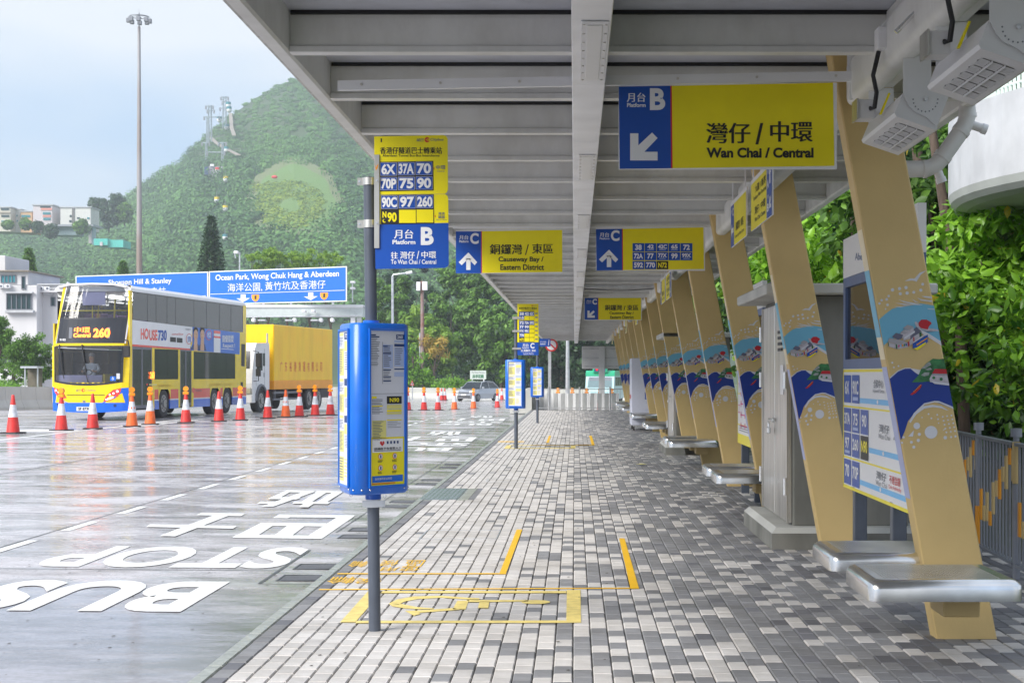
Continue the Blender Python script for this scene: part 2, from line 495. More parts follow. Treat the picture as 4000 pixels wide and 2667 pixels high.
# ================================================================== THE SETTING
def wet_road():
    m = bpy.data.materials.new('wet_road_concrete'); m.use_nodes = True
    nt = m.node_tree; b = nt.nodes['Principled BSDF']; L = nt.links.new
    t = nt.nodes.new('ShaderNodeTexCoord')
    def noise(sc, det, st=(1, 1, 1), ro=0.55):
        mm = nt.nodes.new('ShaderNodeMapping'); mm.inputs['Scale'].default_value = st
        n = nt.nodes.new('ShaderNodeTexNoise'); n.inputs['Scale'].default_value = sc; n.inputs['Detail'].default_value = det
        n.inputs['Roughness'].default_value = ro
        L(t.outputs['Object'], mm.inputs[0]); L(mm.outputs[0], n.inputs['Vector']); return n.outputs[0]
    def ramp(src, p0, c0, p1, c1):
        r = nt.nodes.new('ShaderNodeValToRGB'); e = r.color_ramp.elements
        e[0].position = p0; e[0].color = (*c0, 1); e[1].position = p1; e[1].color = (*c1, 1)
        L(src, r.inputs[0]); return r.outputs[0]
    big = noise(1.6, 10, (0.5, 0.9, 1), 0.8)
    col = ramp(big, 0.41, (0.34, 0.315, 0.32), 0.56, (0.62, 0.59, 0.615))
    fine = noise(30, 4)
    fr = ramp(fine, 0.3, (0.82, 0.82, 0.82), 0.7, (1.0, 1.0, 1.0))
    mu = nt.nodes.new('ShaderNodeMix'); mu.data_type = 'RGBA'; mu.blend_type = 'MULTIPLY'; mu.inputs[0].default_value = 1
    L(col, mu.inputs[6]); L(fr, mu.inputs[7])
    # film of water with olive silt toward the gutter
    sep = nt.nodes.new('ShaderNodeSeparateXYZ'); L(t.outputs['Object'], sep.inputs[0])
    mr = nt.nodes.new('ShaderNodeMapRange'); mr.inputs['From Min'].default_value = -2.7; mr.inputs['From Max'].default_value = -1.9
    L(sep.outputs[0], mr.inputs[0])
    sil = nt.nodes.new('ShaderNodeMix'); sil.data_type = 'RGBA'
    mm2 = nt.nodes.new('ShaderNodeMath'); mm2.operation = 'MULTIPLY'
    pr = ramp(noise(1.3, 5, (0.7, 1, 1)), 0.42, (0, 0, 0), 0.6, (1, 1, 1))
    L(mr.outputs[0], mm2.inputs[0]); L(pr, mm2.inputs[1])
    L(mm2.outputs[0], sil.inputs[0]); L(mu.outputs[2], sil.inputs[6]); sil.inputs[7].default_value = (0.17, 0.16, 0.11, 1)
    L(sil.outputs[2], b.inputs['Base Color'])
    rg = ramp(noise(0.9, 10, (0.55, 1.0, 1), 0.78), 0.45, (0.09, 0.09, 0.09), 0.58, (0.38, 0.38, 0.38))
    vd = nt.nodes.new('ShaderNodeVectorMath'); vd.operation = 'DISTANCE'; vd.inputs[1].default_value = (-4.6, 8.2, -.12); L(t.outputs['Object'], vd.inputs[0])
    wob = nt.nodes.new('ShaderNodeMath'); wob.operation = 'MULTIPLY_ADD'; wob.inputs[1].default_value = 5.0; L(noise(.9, 9, (.6, 1, 1), .75), wob.inputs[0]); L(vd.outputs['Value'], wob.inputs[2])
    pm = nt.nodes.new('ShaderNodeMapRange'); pm.inputs['From Min'].default_value = 7.0; pm.inputs['From Max'].default_value = 5.6; L(wob.outputs[0], pm.inputs[0])
    rm = nt.nodes.new('ShaderNodeMix'); L(pm.outputs[0], rm.inputs[0]); L(rg, rm.inputs[2]); rm.inputs[3].default_value = .035
    L(rm.outputs[0], b.inputs['Roughness'])
    cm_ = nt.nodes.new('ShaderNodeMix'); cm_.data_type = 'RGBA'; cm_.blend_type = 'MULTIPLY'; L(pm.outputs[0], cm_.inputs[0]); L(sil.outputs[2], cm_.inputs[6]); cm_.inputs[7].default_value = (.62, .62, .66, 1)
    L(cm_.outputs[2], b.inputs['Base Color'])
    b.inputs['IOR'].default_value = 1.42
    n1 = noise(3.5, 3, (0.6, 1, 1)); n2 = noise(55, 3)
    bp = nt.nodes.new('ShaderNodeBump'); bp.inputs['Strength'].default_value = 0.16; bp.inputs['Distance'].default_value = 0.02
    L(n1, bp.inputs['Height'])
    bp2 = nt.nodes.new('ShaderNodeBump'); bp2.inputs['Strength'].default_value = 0.10; bp2.inputs['Distance'].default_value = 0.004
    L(n2, bp2.inputs['Height']); L(bp.outputs[0], bp2.inputs['Normal']); L(bp2.outputs[0], b.inputs['Normal'])
    return m
M['road'] = wet_road()
M['soil'] = mat('soil_ground', (0.12, 0.11, 0.08), 0.95, var=0.0, scale=0.5, col2=(0.06, 0.08, 0.035), bump=0.6, bscale=6)
M['grassg'] = mat('far_ground', (0.10, 0.13, 0.06), 0.95, var=0.3, scale=0.05)

def sheet(name, xs, ys, zf, m, label=None):
    b = MB()
    nx = len(xs)
    v = [(x, y, zf(x, y)) for y in ys for x in xs]
    f = [(j * nx + i, j * nx + i + 1, (j + 1) * nx + i + 1, (j + 1) * nx + i) for j in range(len(ys) - 1) for i in range(nx - 1)]
    b.mesh(v, f, m, True)
    o = b.build(name)
    return tag(o, label, kind='structure')

YL = [-40, -5, 8, 30, 60, 70, 80, 90, 100, 105, 140, 200]
sheet('ground', [-1600, -700, -200, -60, -30, -21.72, -1.72, 20, 60, 200, 700, 1600], [-60] + YL[1:] + [320, 600, 1400, 2600],
      lambda x, y: road_z(x, y) - 0.07, M['grassg'])
sheet('road', [-45, -30, -21.72, -12, -6, -1.785], YL[:-1] + [150], lambda x, y: road_z(x, y), M['road'])
sheet('road', [-1.785, 3.0, 14.0], [66.5, 70, 80, 90, 100, 105, 150], lambda x, y: road_z(-1.72, y) + 0.0, M['road'])

# ---- platform pavement with setts
PAV_X0, PAV_X1, PAV_Y0, PAV_Y1 = -1.715, 3.45, 6.6, 65.0
b = MB()
M['bed'] = mat('joint_sand', (0.09, 0.087, 0.08), 0.9, var=0.25, scale=20)
b.box(PAV_X0, 3.6, -6.0, 66.0, -0.2, -0.010, M['bed'])
pavement = b.build('platform_pavement')
tag(pavement, 'light and dark grey sett paving of the bus platform', kind='structure')
M['sett_l'] = mat('sett_pale', (0.575, 0.55, 0.53), 0.72, var=0.06, scale=9, tint=0.10, bump=0.3, bscale=90, dirt=0.20, dscale=1.6)
M['sett_m'] = mat('sett_mid_grey', (0.235, 0.235, 0.245), 0.7, var=0.10, scale=9, tint=0.14, bump=0.3, bscale=90, dirt=0.18, dscale=1.6)
M['sett_d'] = mat('sett_dark', (0.15, 0.15, 0.165), 0.65, var=0.10, scale=9, tint=0.2, bump=0.25, bscale=90)
def sett_mesh(m, tint, sx=0.0448, sy=0.0962):
    q = MB()
    c = 0.005
    q.tint = tint
    vt = [(-sx + c, -sy + c, 0), (sx - c, -sy + c, 0), (sx - c, sy - c, 0), (-sx + c, sy - c, 0),
          (-sx, -sy, -0.007), (sx, -sy, -0.007), (sx, sy, -0.007), (-sx, sy, -0.007),
          (-sx, -sy, -0.02), (sx, -sy, -0.02), (sx, sy, -0.02), (-sx, sy, -0.02)]
    fs = [(0, 1, 2, 3), (4, 5, 1, 0), (5, 6, 2, 1), (6, 7, 3, 2), (7, 4, 0, 3), (8, 9, 5, 4), (9, 10, 6, 5), (10, 11, 7, 6), (11, 8, 4, 7)]
    return vt, fs
VT, FS = sett_mesh(None, 0.5)
KEEP_OUT = [(-1.80, -1.12, 18.55, 20.55)]
setts = []
LW = 0.0948; LL = 0.2
lane = 0
x = PAV_X0 + LW / 2
while x < PAV_X1:
    off = (lane % 2) * 0.1 + random.uniform(-0.012, 0.012)
    y = PAV_Y0 + off
    drift = 0.0
    while y < PAV_Y1:
        if not any(a < x < b_ and c < y < d for a, b_, c, d in KEEP_OUT):
            if lane == 0: cls = 'sett_m' if random.random() < 0.6 else 'sett_d'
            else:
                t = min(1.0, max(0.0, (x + 1.15) / 2.5))
                pd = 0.035 + 0.77 * (t * t * (3 - 2 * t))
                if random.random() < pd: cls = 'sett_d' if random.random() < max(0.0, 0.22 * (x - 0.5)) else 'sett_m'
                else: cls = 'sett_l'
            setts.append((x, y, cls, random.random(), random.uniform(-0.0015, 0.0015)))
        y += LL
    x += LW; lane += 1
def in_view(x, y):
    px = HX + F * x / y; py = HY + F * H / y
    return 0 < px < 4000 and py < 2667
setts.sort(key=lambda s: s[1])
near = [s for s in setts if in_view(s[0], s[1]) and s[0] < 2.3][:296]
near_set = set(id(s) for s in near)
SM = {}
for k in ('sett_l', 'sett_m', 'sett_d'):
    for t in range(4):
        me = bpy.data.meshes.new('sett')
        me.from_pydata(VT, [], FS); me.materials.append(M[k])
        at = me.attributes.new('tint', 'FLOAT', 'FACE'); at.data.foreach_set('value', [t / 3.0] * len(FS))
        SM[(k, t)] = me
for s in near:
    o = bpy.data.objects.new('paver', SM[(s[2], int(s[3] * 3.99))])
    o.location = (s[0], s[1], s[4]); COL.objects.link(o); o.parent = pavement
q = MB()
for s in setts:
    if id(s) in near_set: continue
    q.tint = s[3]
    q.mesh([(s[0] + a, s[1] + b_, c + s[4]) for a, b_, c in VT], FS if s[1] < 22 else FS[:5], M[s[2]])
tag(q.build('pavers_beyond', pavement), kind='stuff')

# kerb of cast stones
kerb_m = mat('wet_kerb_stone', (0.33, 0.345, 0.31), 0.22, var=0.22, scale=14, bump=0.2, bscale=50)
q = MB()
q.box(-1.79, -1.72, -5, 66, -0.2, -0.03, kerb_m)
kerb = tag(q.build('kerb'), 'wet concrete kerb along the platform edge', kind='structure')
me = None
for i in range(60):
    y = 7.0 + i * 1.0
    if me is None:
        q = MB(); q.bbox(-1.795, -1.7175, 0.004, 0.996, -0.19, 0.0, kerb_m, 0.008)
        o = q.build('kerb_stone', kerb); me = o.data; o.location = (0, y, 0)
    else:
        o = bpy.data.objects.new('kerb_stone', me); COL.objects.link(o); o.parent = kerb; o.location = (0, y, 0)
# strips of yellow sheet marking on the platform
def G(zx, zy, ox=1200, oy=1900, sc=1.68, z=0.0035): return plat_at(ox + zx / sc, oy + zy / sc, z)
def flat(name, polys, m, kind='structure', label=None, parent=None):
    q = MB()
    for p in polys: q.face(p, m)
    return tag(q.build(name, parent), label, kind=kind)
yl = []
yl.append([G(75, 677), G(2178, 667), G(2178, 661), G(80, 670)])
yl.append([G(2120, 661), G(2176, 661), G(2082, 338), G(2047, 338)])
yl.append([G(195, 573), G(1305, 573), G(1305, 566), G(200, 566)])
yl.append([G(1262, 566), G(1305, 566), G(1411, 280), G(1375, 280)])
flat('queue_marking', yl, M['tape'], label='bright yellow queue lines with two thick end bars on the paving')
wl = [[G(215, 888), G(315, 888), G(495, 683), G(400, 683)], [G(400, 697), G(1700, 697), G(1700, 683), G(400, 683)],
      [G(315, 894), G(1700, 892), G(1700, 876), G(325, 878)], [G(1700, 892), G(1797, 890), G(1793, 675), G(1704, 677)]]
def gstrip(top, bot): return [[G(*bot[i]), G(*bot[i + 1]), G(*top[i + 1]), G(*top[i])] for i in range(len(top) - 1)]
wl += gstrip([(535, 766), (590, 738), (700, 718), (880, 714), (1040, 726), (1130, 730)], [(600, 772), (640, 752), (720, 737), (880, 727), (1040, 738), (1130, 738)])
wl += gstrip([(535, 767), (620, 768), (720, 788), (830, 797)], [(560, 783), (640, 797), (740, 803), (830, 801)])
wl += [[G(640, 812), G(700, 845), G(745, 833), G(730, 826), G(1000, 806), G(960, 794), G(720, 812)]]
wl += [[G(955, 803), G(1040, 803), G(1060, 745), G(985, 747)], [G(1120, 794), G(1188, 796), G(1196, 752), G(1132, 752)]]
wl += [[G(1060, 756), G(1450, 752), G(1450, 742), G(1062, 742)]]
wl += [[G(1500 + 95 * math.cos(a * math.pi / 8), 755 + 13 * math.sin(a * math.pi / 8)) for a in range(16)]]
flat('wheelchair_bay_marking', wl, M['tape_old'], label='worn yellow box with a wheelchair symbol on the paving')
def ground_text(s, xr, xl, yn, yf, z, m, q, bold=0.01):
    """lettering read from the far side: its right edge is at xl, its top at the near end"""
    v, f = text_geo(s, 0.0 if ord(s[0]) > 0x2e80 else bold)
    zz = (lambda x, y: z) if not callable(z) else z
    q.mesh([(xr + (xl - xr) * a, yf + (yn - yf) * b_, zz(xr + (xl - xr) * a, yf + (yn - yf) * b_)) for a, b_ in v], f, m)
q = MB()
for zx0, zx1, zy0, zy1, s in ((430, 615, 240, 300, '輪'), (745, 930, 230, 290, '候'), (985, 1185, 230, 300, '區'),
                              (755, 1150, 300, 342, '使用'), (215, 488, 400, 468, '輪'), (490, 760, 412, 468, '候')):
    a = plat_at(1200 + (zx0 + zx1) / 2 / 2.613, 2100 + zy1 / 2.613); c = plat_at(1200 + (zx0 + zx1) / 2 / 2.613, 2100 + zy0 / 2.613)
    w = (zx1 - zx0) / 2.613 / F * (a[1] + c[1]) / 2
    xc = (a[0] + c[0]) / 2
    ground_text(s, xc + w / 2, xc - w / 2, a[1], c[1], 0.0035, M['tape'], q)
tag(q.build('queue_lettering'), kind='structure')
# markings by the far poles
far = []
def GR(zx, zy): return plat_at(1350 + zx / 2.476, 1620 + zy / 2.476, 0.0035)
far += [[GR(1470, 262), GR(1725, 262), GR(1725, 254), GR(1480, 254)],
        [GR(2245, 296), GR(2352, 294), GR(2352, 286), GR(2250, 288)]]
def GQ(zx, zy): return plat_at(1900 + zx / 2.613, 1150 + zy / 2.613, 0.0035)
far += [[GQ(610, 1512), GQ(636, 1512), GQ(660, 1440), GQ(638, 1440)], [GQ(1075, 1535), GQ(1105, 1535), GQ(1075, 1440), GQ(1048, 1440)],
        [GQ(460, 1540), GQ(1105, 1538), GQ(1105, 1533), GQ(460, 1534)]]
flat('queue_marking', far, M['tape'], label='yellow queue lines round the second stop pole')
far2 = [[GR(1530, 326), GR(1580, 326), GR(1610, 292), GR(1560, 292)], [GR(1580, 326), GR(2220, 322), GR(2220, 316), GR(1590, 319)],
        [GR(1600, 298), GR(2220, 296), GR(2220, 290), GR(1600, 292)], [GR(2176, 318), GR(2225, 318), GR(2222, 290), GR(2180, 290)]]
flat('wheelchair_bay_marking', far2, M['tape_old'], label='worn yellow box beside the second stop pole')

# steel cover set in the paving at the kerb, and slim inlay frames
cover = thing('access_cover', 'wet patterned steel access cover set into the paving at the kerb', 'cover', (-1.5, 19.5, 0))
q = MB(); q.box(-1.78, -1.31, 18.6, 20.5, -0.03, -0.006, kerb_m)
cp = mat('wet_cover_plate', (0.30, 0.36, 0.42), 0.18, 0.5, var=0.2, scale=8)
q.box(-1.77, -1.34, 18.66, 20.44, -0.005, 0.001, cp); q.build('plate', cover)
q = MB()
for i in range(8):
    for j in range(30):
        xx = -1.745 + i * 0.053; yy = 18.70 + j * 0.059
        a = 0.015 if (i + j) % 2 else -0.015
        q.face([(xx - 0.016, yy - a, 0.003), (xx + 0.016, yy + a, 0.003), (xx + 0.016, yy + a + 0.008, 0.003), (xx - 0.016, yy - a + 0.008, 0.003)], M['galv'])
tag(q.build('tread_pattern', cover), kind='stuff')
q = MB(); q.box(-1.31, -1.215, 18.6, 20.5, -0.03, -0.004, mat('cover_surround', (0.28, 0.29, 0.24), 0.5, var=0.2)); q.box(-1.21, -1.13, 18.6, 20.5, -0.03, -0.003, M['sett_m']); q.build('surround', cover)
def inlay(x0, x1, y0, y1, lab):
    q = MB()
    for a in ((x0, x1, y0, y0 + .02), (x0, x1, y1 - .02, y1), (x0, x0 + .012, y0 + .021, y1 - .021), (x1 - .012, x1, y0 + .021, y1 - .021)):
        q.box(a[0], a[1], a[2], a[3], -0.01, 0.002, M['galv'])
    tag(q.build('inlay_cover_frame'), lab, 'cover')
inlay(-1.35, -0.67, 14.15, 14.95, 'slim steel frame of a paved-over cover in front of the steel plate')
inlay(-1.18, -0.42, 21.7, 22.3, 'slim steel frame of a paved-over cover behind the steel plate')

# ---- road paint
q = MB()
def RT(s, xr, xl, yn, yf, dy, bold=0.0):
    ground_text(s, xr, xl, yn + dy, yf + dy, lambda x, y: road_z(x, y) + 0.005, M['roadline'], q, bold)
for dy in (0.0, 22.3, 39.0):
    RT('BUS', -2.56, -4.15, 10.62, 12.2, dy, 0.035)
    RT('STOP', -2.34, -4.36, 13.02, 14.6, dy, 0.03)
for dy in (0.0, 22.3, 39.0):
    def RP(pts, ox, oy, sc):
        out = []
        for a, c in pts:
            p = road_at(ox + a / sc, oy + c / sc); out.append((p[0], p[1] + dy, road_z(p[0], p[1] + dy)))
        return out
    K = [0]
    def put(pts, ox=800, oy=1900, sc=2.24):
        K[0] += 1
        q.face([(a, c, z + .004 + .0004 * K[0]) for a, c, z in RP(pts, ox, oy, sc)], M['roadline'])
    for pts in ([(650, 245), (1315, 253), (1290, 275), (745, 270), (725, 279), (593, 277)], [(1150, 274), (1290, 275), (1022, 460), (862, 458)], [(275, 424), (1030, 432), (1015, 460), (240, 450)],
                [(490, 320), (630, 322), (450, 440), (240, 450)], [(490, 320), (1070, 325), (1030, 352), (470, 346)], [(730, 340), (885, 340), (755, 440), (595, 440)]): put(pts)
    for pts in ([(1275, 493), (1555, 498), (1525, 514), (1243, 508)], [(1390, 495), (1485, 497), (1110, 643), (1010, 640)], [(950, 566), (1500, 578), (1475, 594), (925, 583)]): put(pts, 0, 1700, 1.6214)
    for pts in ([(715, 35), (965, 42), (940, 58), (690, 52)], [(690, 48), (745, 52), (640, 112), (553, 110)], [(860, 50), (960, 50), (600, 180), (492, 180)], [(585, 96), (845, 100), (800, 118), (553, 114)], [(490, 137), (655, 140), (630, 158), (455, 154)],
                [(985, 42), (1210, 48), (1190, 63), (960, 57)], [(980, 55), (1065, 58), (935, 140), (840, 140)], [(1115, 58), (1200, 58), (1055, 150), (965, 150)], [(785, 136), (1100, 142), (1075, 160), (765, 156)], [(870, 150), (960, 152), (905, 188), (822, 187)]): put(pts)
tag(q.build('road_lettering'), 'white BUS STOP and Chinese lettering painted on the wet road', kind='structure')
def rline(x0, x1, y0, y1, q, seg=8):
    n = max(1, int((y1 - y0) / seg))
    for i in range(n):
        a = y0 + (y1 - y0) * i / n; c = y0 + (y1 - y0) * (i + 1) / n
        q.face([(x0, a, road_z(x0, a) + .004), (x1, a, road_z(x1, a) + .004), (x1, c, road_z(x1, c) + .004), (x0, c, road_z(x0, c) + .004)], M['roadline'])
for i in range(36):
    y = 12.1 + i * 1.93
    q = MB(); rline(-5.02, -4.92, y, y + 1.0, q, 1.1)
    o = q.build('lane_dash'); tag(o, kind='structure')
q = MB()
rline(-12.86, -12.72, 30, 70, q); rline(-12.25, -12.12, 44, 60, q); rline(-8.6, -8.5, 60, 130, q)
tag(q.build('lane_line'), kind='structure')
q = MB()
for k in range(5):
    y = 47.0 + k * 1.6
    q.face([(-12.7, y, road_z(-12.7, y) + .0045), (-12.28, y + .5, road_z(-12.3, y) + .0045), (-12.28, y + 1.0, road_z(-12.3, y) + .0045), (-12.7, y + .5, road_z(-12.7, y) + .0045)], M['roadline'])
y = 41.5
q.face([(-14.6, y, road_z(-14.6, y) + .0045), (-12.95, y, road_z(-12.9, y) + .0045), (-12.95, y + 1.6, road_z(-12.9, y) + .0045), (-14.2, y + 1.6, road_z(-14.2, y) + .0045)], M['roadline'])
tag(q.build('chevron_paint'), kind='structure')
# joints in the concrete road slabs
jm = mat('joint_sealant', (0.035, 0.036, 0.034), 0.35, var=0.2)
q = MB()
def joint(x0, y0, x1, y1, w=0.014):
    d = Vector((x1 - x0, y1 - y0, 0)); n = Vector((-d.y, d.x, 0)).normalized() * w
    p = [(x0 - n.x, y0 - n.y), (x1 - n.x, y1 - n.y), (x1 + n.x, y1 + n.y), (x0 + n.x, y0 + n.y)]
    q.face([(a, c, road_z(a, c) + .0025) for a, c in p], jm)
for i, y in enumerate([13.25, 17.9, 22.6, 27.2, 31.9, 36.6, 41.3, 46.0, 50.7, 55.4, 60.1]):
    joint(-30, y, -21.72, y); joint(-21.72, y, -5.08, y, 0.01); joint(-5.0, y - .35, -2.35, y - .35, 0.008)
joint(-2.33, 12.1, -2.33, 14.4); joint(-5.06, 5, -5.06, 60, 0.008); joint(-8.6, 5, -8.6, 60, 0.012); joint(-2.33, 16.0, -2.33, 60, 0.007); joint(-2.33, 12.1, -1.9, 12.1, 0.008)
tag(q.build('road_joint'), kind='structure')

# gully gratings along the channel
gm = mat('cast_iron', (0.05, 0.055, 0.06), 0.4, 0.5, var=0.3, scale=20)
def gully(y0, lab, x0=-2.24, x1=-1.93, n=9):
    t = thing('gully_grating', lab, 'drain grating', ((x0 + x1) / 2, y0, -0.13), 'gully gratings along the kerb')
    q = MB(); z = road_z(-2, y0)
    q.box(x0, x1, y0, y0 + .36, z - .05, z + .002, M['black']); q.build('pit', t)
    q = MB()
    for a in ((x0, x1, y0, y0 + .02), (x0, x1, y0 + .34, y0 + .36), (x0, x0 + .015, y0 + .021, y0 + .339), (x1 - .015, x1, y0 + .021, y0 + .339)):
        q.box(*a, z + .0025, z + .006, gm)
    q.build('frame', t)
    for i in range(n):
        yy = y0 + .035 + i * (.30 / n)
        q = MB(); q.hexa([(x0 + .02, yy, z + .0025), (x1 - .02, yy + .03, z + .0025), (x1 - .02, yy + .037, z + .0025), (x0 + .02, yy + .007, z + .0025),
                          (x0 + .02, yy, z + .005), (x1 - .02, yy + .03, z + .005), (x1 - .02, yy + .037, z + .005), (x0 + .02, yy + .007, z + .005)], M['fence'])
        q.build('bar', t)
gl = ['nearest of the cast iron gully gratings along the kerb', 'second gully grating from the near end of the kerb', 'gully grating level with the middle of the first road lettering',
      'fourth gully grating from the near end of the kerb', 'nearer of the two gratings beside the patterned steel cover', 'farther of the two gratings beside the patterned steel cover']
for y, l in zip((12.27, 13.0, 15.45, 16.15, 19.0, 19.75), gl): gully(y, l)
for k, y in enumerate((22.9, 23.8, 27.1, 28.0)): gully(y, ['first', 'second', 'third', 'fourth'][k] + ' distant gully grating beyond the patterned steel cover', n=6)

# ================================================================== THE CANOPY
BZ = 2.97
canopy = thing('bus_shelter_canopy', 'long grey steel canopy with deep cross beams over the platform', 'canopy', (0, 30, 0))
q = MB(); q.box(-1.44, 2.24, -4.0, 76.5, 3.175, 3.235, M['deck']); q.build('roof_deck', canopy)
q = MB(); q.bbox(-1.455, -1.375, -4.0, 76.5, BZ - .004, 3.30, M['beam'], 0.012); q.build('edge_beam', canopy)
q = MB(); q.bbox(2.23, 2.31, -4.0, 76.5, BZ - .004, 3.30, M['beam'], 0.012); q.build('edge_beam', canopy)
rimm = mat('weathered_rim', (0.55, 0.54, 0.50), 0.7, var=0.25, scale=20, bump=0.6, bscale=30)
q = MB(); q.box(-1.475, -1.457, -4.0, 76.5, 2.985, 3.31, rimm); q.build('fascia_rim', canopy)
prof = [(0, 0.0), (0.006, 0.028), (0.030, 0.04), (0.030, 0.20), (0.040, 0.20), (0.040, 0.04), (0.085, 0.028), (0.09, 0.0)]
prof = [(a - 0.0, BZ + b_) for a, b_ in prof]
q = MB(); q.sweepx(prof, -1.374, 2.229, M['beam'])
o = q.build('cross_beam', canopy, rel=False); bme = o.data
ys = [7.88 + 1.325 * i for i in range(-9, 52)]
o.location = (0, ys[0] - 30, 0)
for y in ys[1:]:
    o = bpy.data.objects.new('cross_beam', bme); COL.objects.link(o); o.parent = canopy; o.location = (0, y - 30, 0)
# black sealing strips under the deck above each of the near beams
for y in ys[6:16]:
    q = MB(); q.box(-1.37, 2.2, y + .015, y + .029, 3.155, 3.174, M['black']); q.build('seal_strip', canopy)
# round-cornered header tube along the column heads
def rounded(cx, cz, w, h, r, n=4):
    p = []
    for (sx, sz, a0) in ((1, 1, 0), (-1, 1, 90), (-1, -1, 180), (1, -1, 270)):
        for i in range(n + 1):
            a = math.radians(a0 + 90 * i / n)
            p.append((cx + sx * (w / 2 - r) + r * math.cos(a), cz + sz * (h / 2 - r) + r * math.sin(a)))
    return p
for a, c in ((-3.5, 8.72), (8.97, 12.79), (12.98, 28.8), (28.97, 44.8), (44.97, 76.0)):
    q = MB(); q.sweep(rounded(1.507, 2.97, 0.12, 0.25, 0.045), a, c, M['beam'], smooth=True); q.build('header_tube', canopy)

# lighting trunk down the middle, with a lit-panel fitting between each pair of columns
trunk = thing('lighting_trunk', 'long silver trunking with screwed access panels under the canopy', 'trunking', (0.07, 30, 2.87))
y0 = -2.0
while y0 < 76:
    y1 = min(76.5, y0 + 2.04)
    q = MB(); q.bbox(-0.014, 0.153, y0 + .002, y1 - .002, 2.87, 3.16, M['trunk'], 0.004); q.build('trunk_section', trunk)
    y0 += 2.04
mes = None
for k in range(-1, 17):
    y = 6.72 + 4.08 * k
    if mes is None:
        q = MB(); q.bbox(-0.044, 0.072, 0, 1.34, -0.008, -0.001, M['white'], 0.002); a = q.build('light_panel', trunk, rel=False)
        q = MB(); q.bbox(-0.018, 0.046, 0.05, 1.29, -0.0115, -0.0085, M['lens'], 0.001); c = q.build('diffuser', a, rel=False)
        q = MB()
        for i in range(8):
            for xx in (-0.032, 0.060): q.lathe([(0.0055, -0.004), (0.0055, 0)], M['steeldull'], (xx, 0.04 + i * 0.18, -0.008), 6)
        d = q.build('screw', a, rel=False); tag(d, kind='stuff')
        a.location = (0, y - 30, 0); mes = (a, c, d)
    else:
        a = mes[0].copy(); COL.objects.link(a); a.location = (0, y - 30, 0)
        for ob in mes[1:]:
            e = ob.copy(); COL.objects.link(e); e.parent = a

# ---- leaning columns with printed artwork
CB = 8.80
def col_left(z): return 1.943 - 0.1808 * z
def col_w(z): return 0.327 - 0.0095 * z
def colfn(zx, zy):
    px = 3400 + zx / 2.24; py = 1050 + zy / 2.24
    z = PZ(py, CB)
    l = HX + F * col_left(z) / CB; r = HX + F * (col_left(z) + col_w(z)) / CB
    u = min(0.998, max(0.002, (px - l) / (r - l)))
    return (col_left(z) + u * col_w(z), CB, z)
A_TAN = M['tan']
A_W = mat('art_white', (0.66, 0.66, 0.70), 0.5, var=0.02)
A_SKY = mat('art_light_blue', (0.16, 0.45, 0.62), 0.5, var=0.03)
A_SEA = mat('art_deep_blue', (0.004, 0.035, 0.27), 0.45, var=0.04)
A_GRN = mat('art_green', (0.03, 0.16, 0.05), 0.5, var=0.5, scale=30, detail=2)
A_ROCK = mat('art_rock', (0.30, 0.32, 0.31), 0.5, var=0.3, scale=40)
A_RED = mat('art_red', (0.50, 0.01, 0.02), 0.5, var=0.05)
A_WALL = mat('art_wall', (0.52, 0.48, 0.52), 0.5, var=0.15, scale=50)
A_ROOF = mat('art_roof', (0.13, 0.13, 0.19), 0.5, var=0.1)
A_LROOF = mat('art_pale_roof', (0.38, 0.36, 0.38), 0.5, var=0.1)
A_CREAM = mat('art_cream_fade', (0.80, 0.68, 0.45), 0.5, var=0.04)
A_LAV = mat('art_lavender', (0.42, 0.45, 0.68), 0.5, var=0.03)

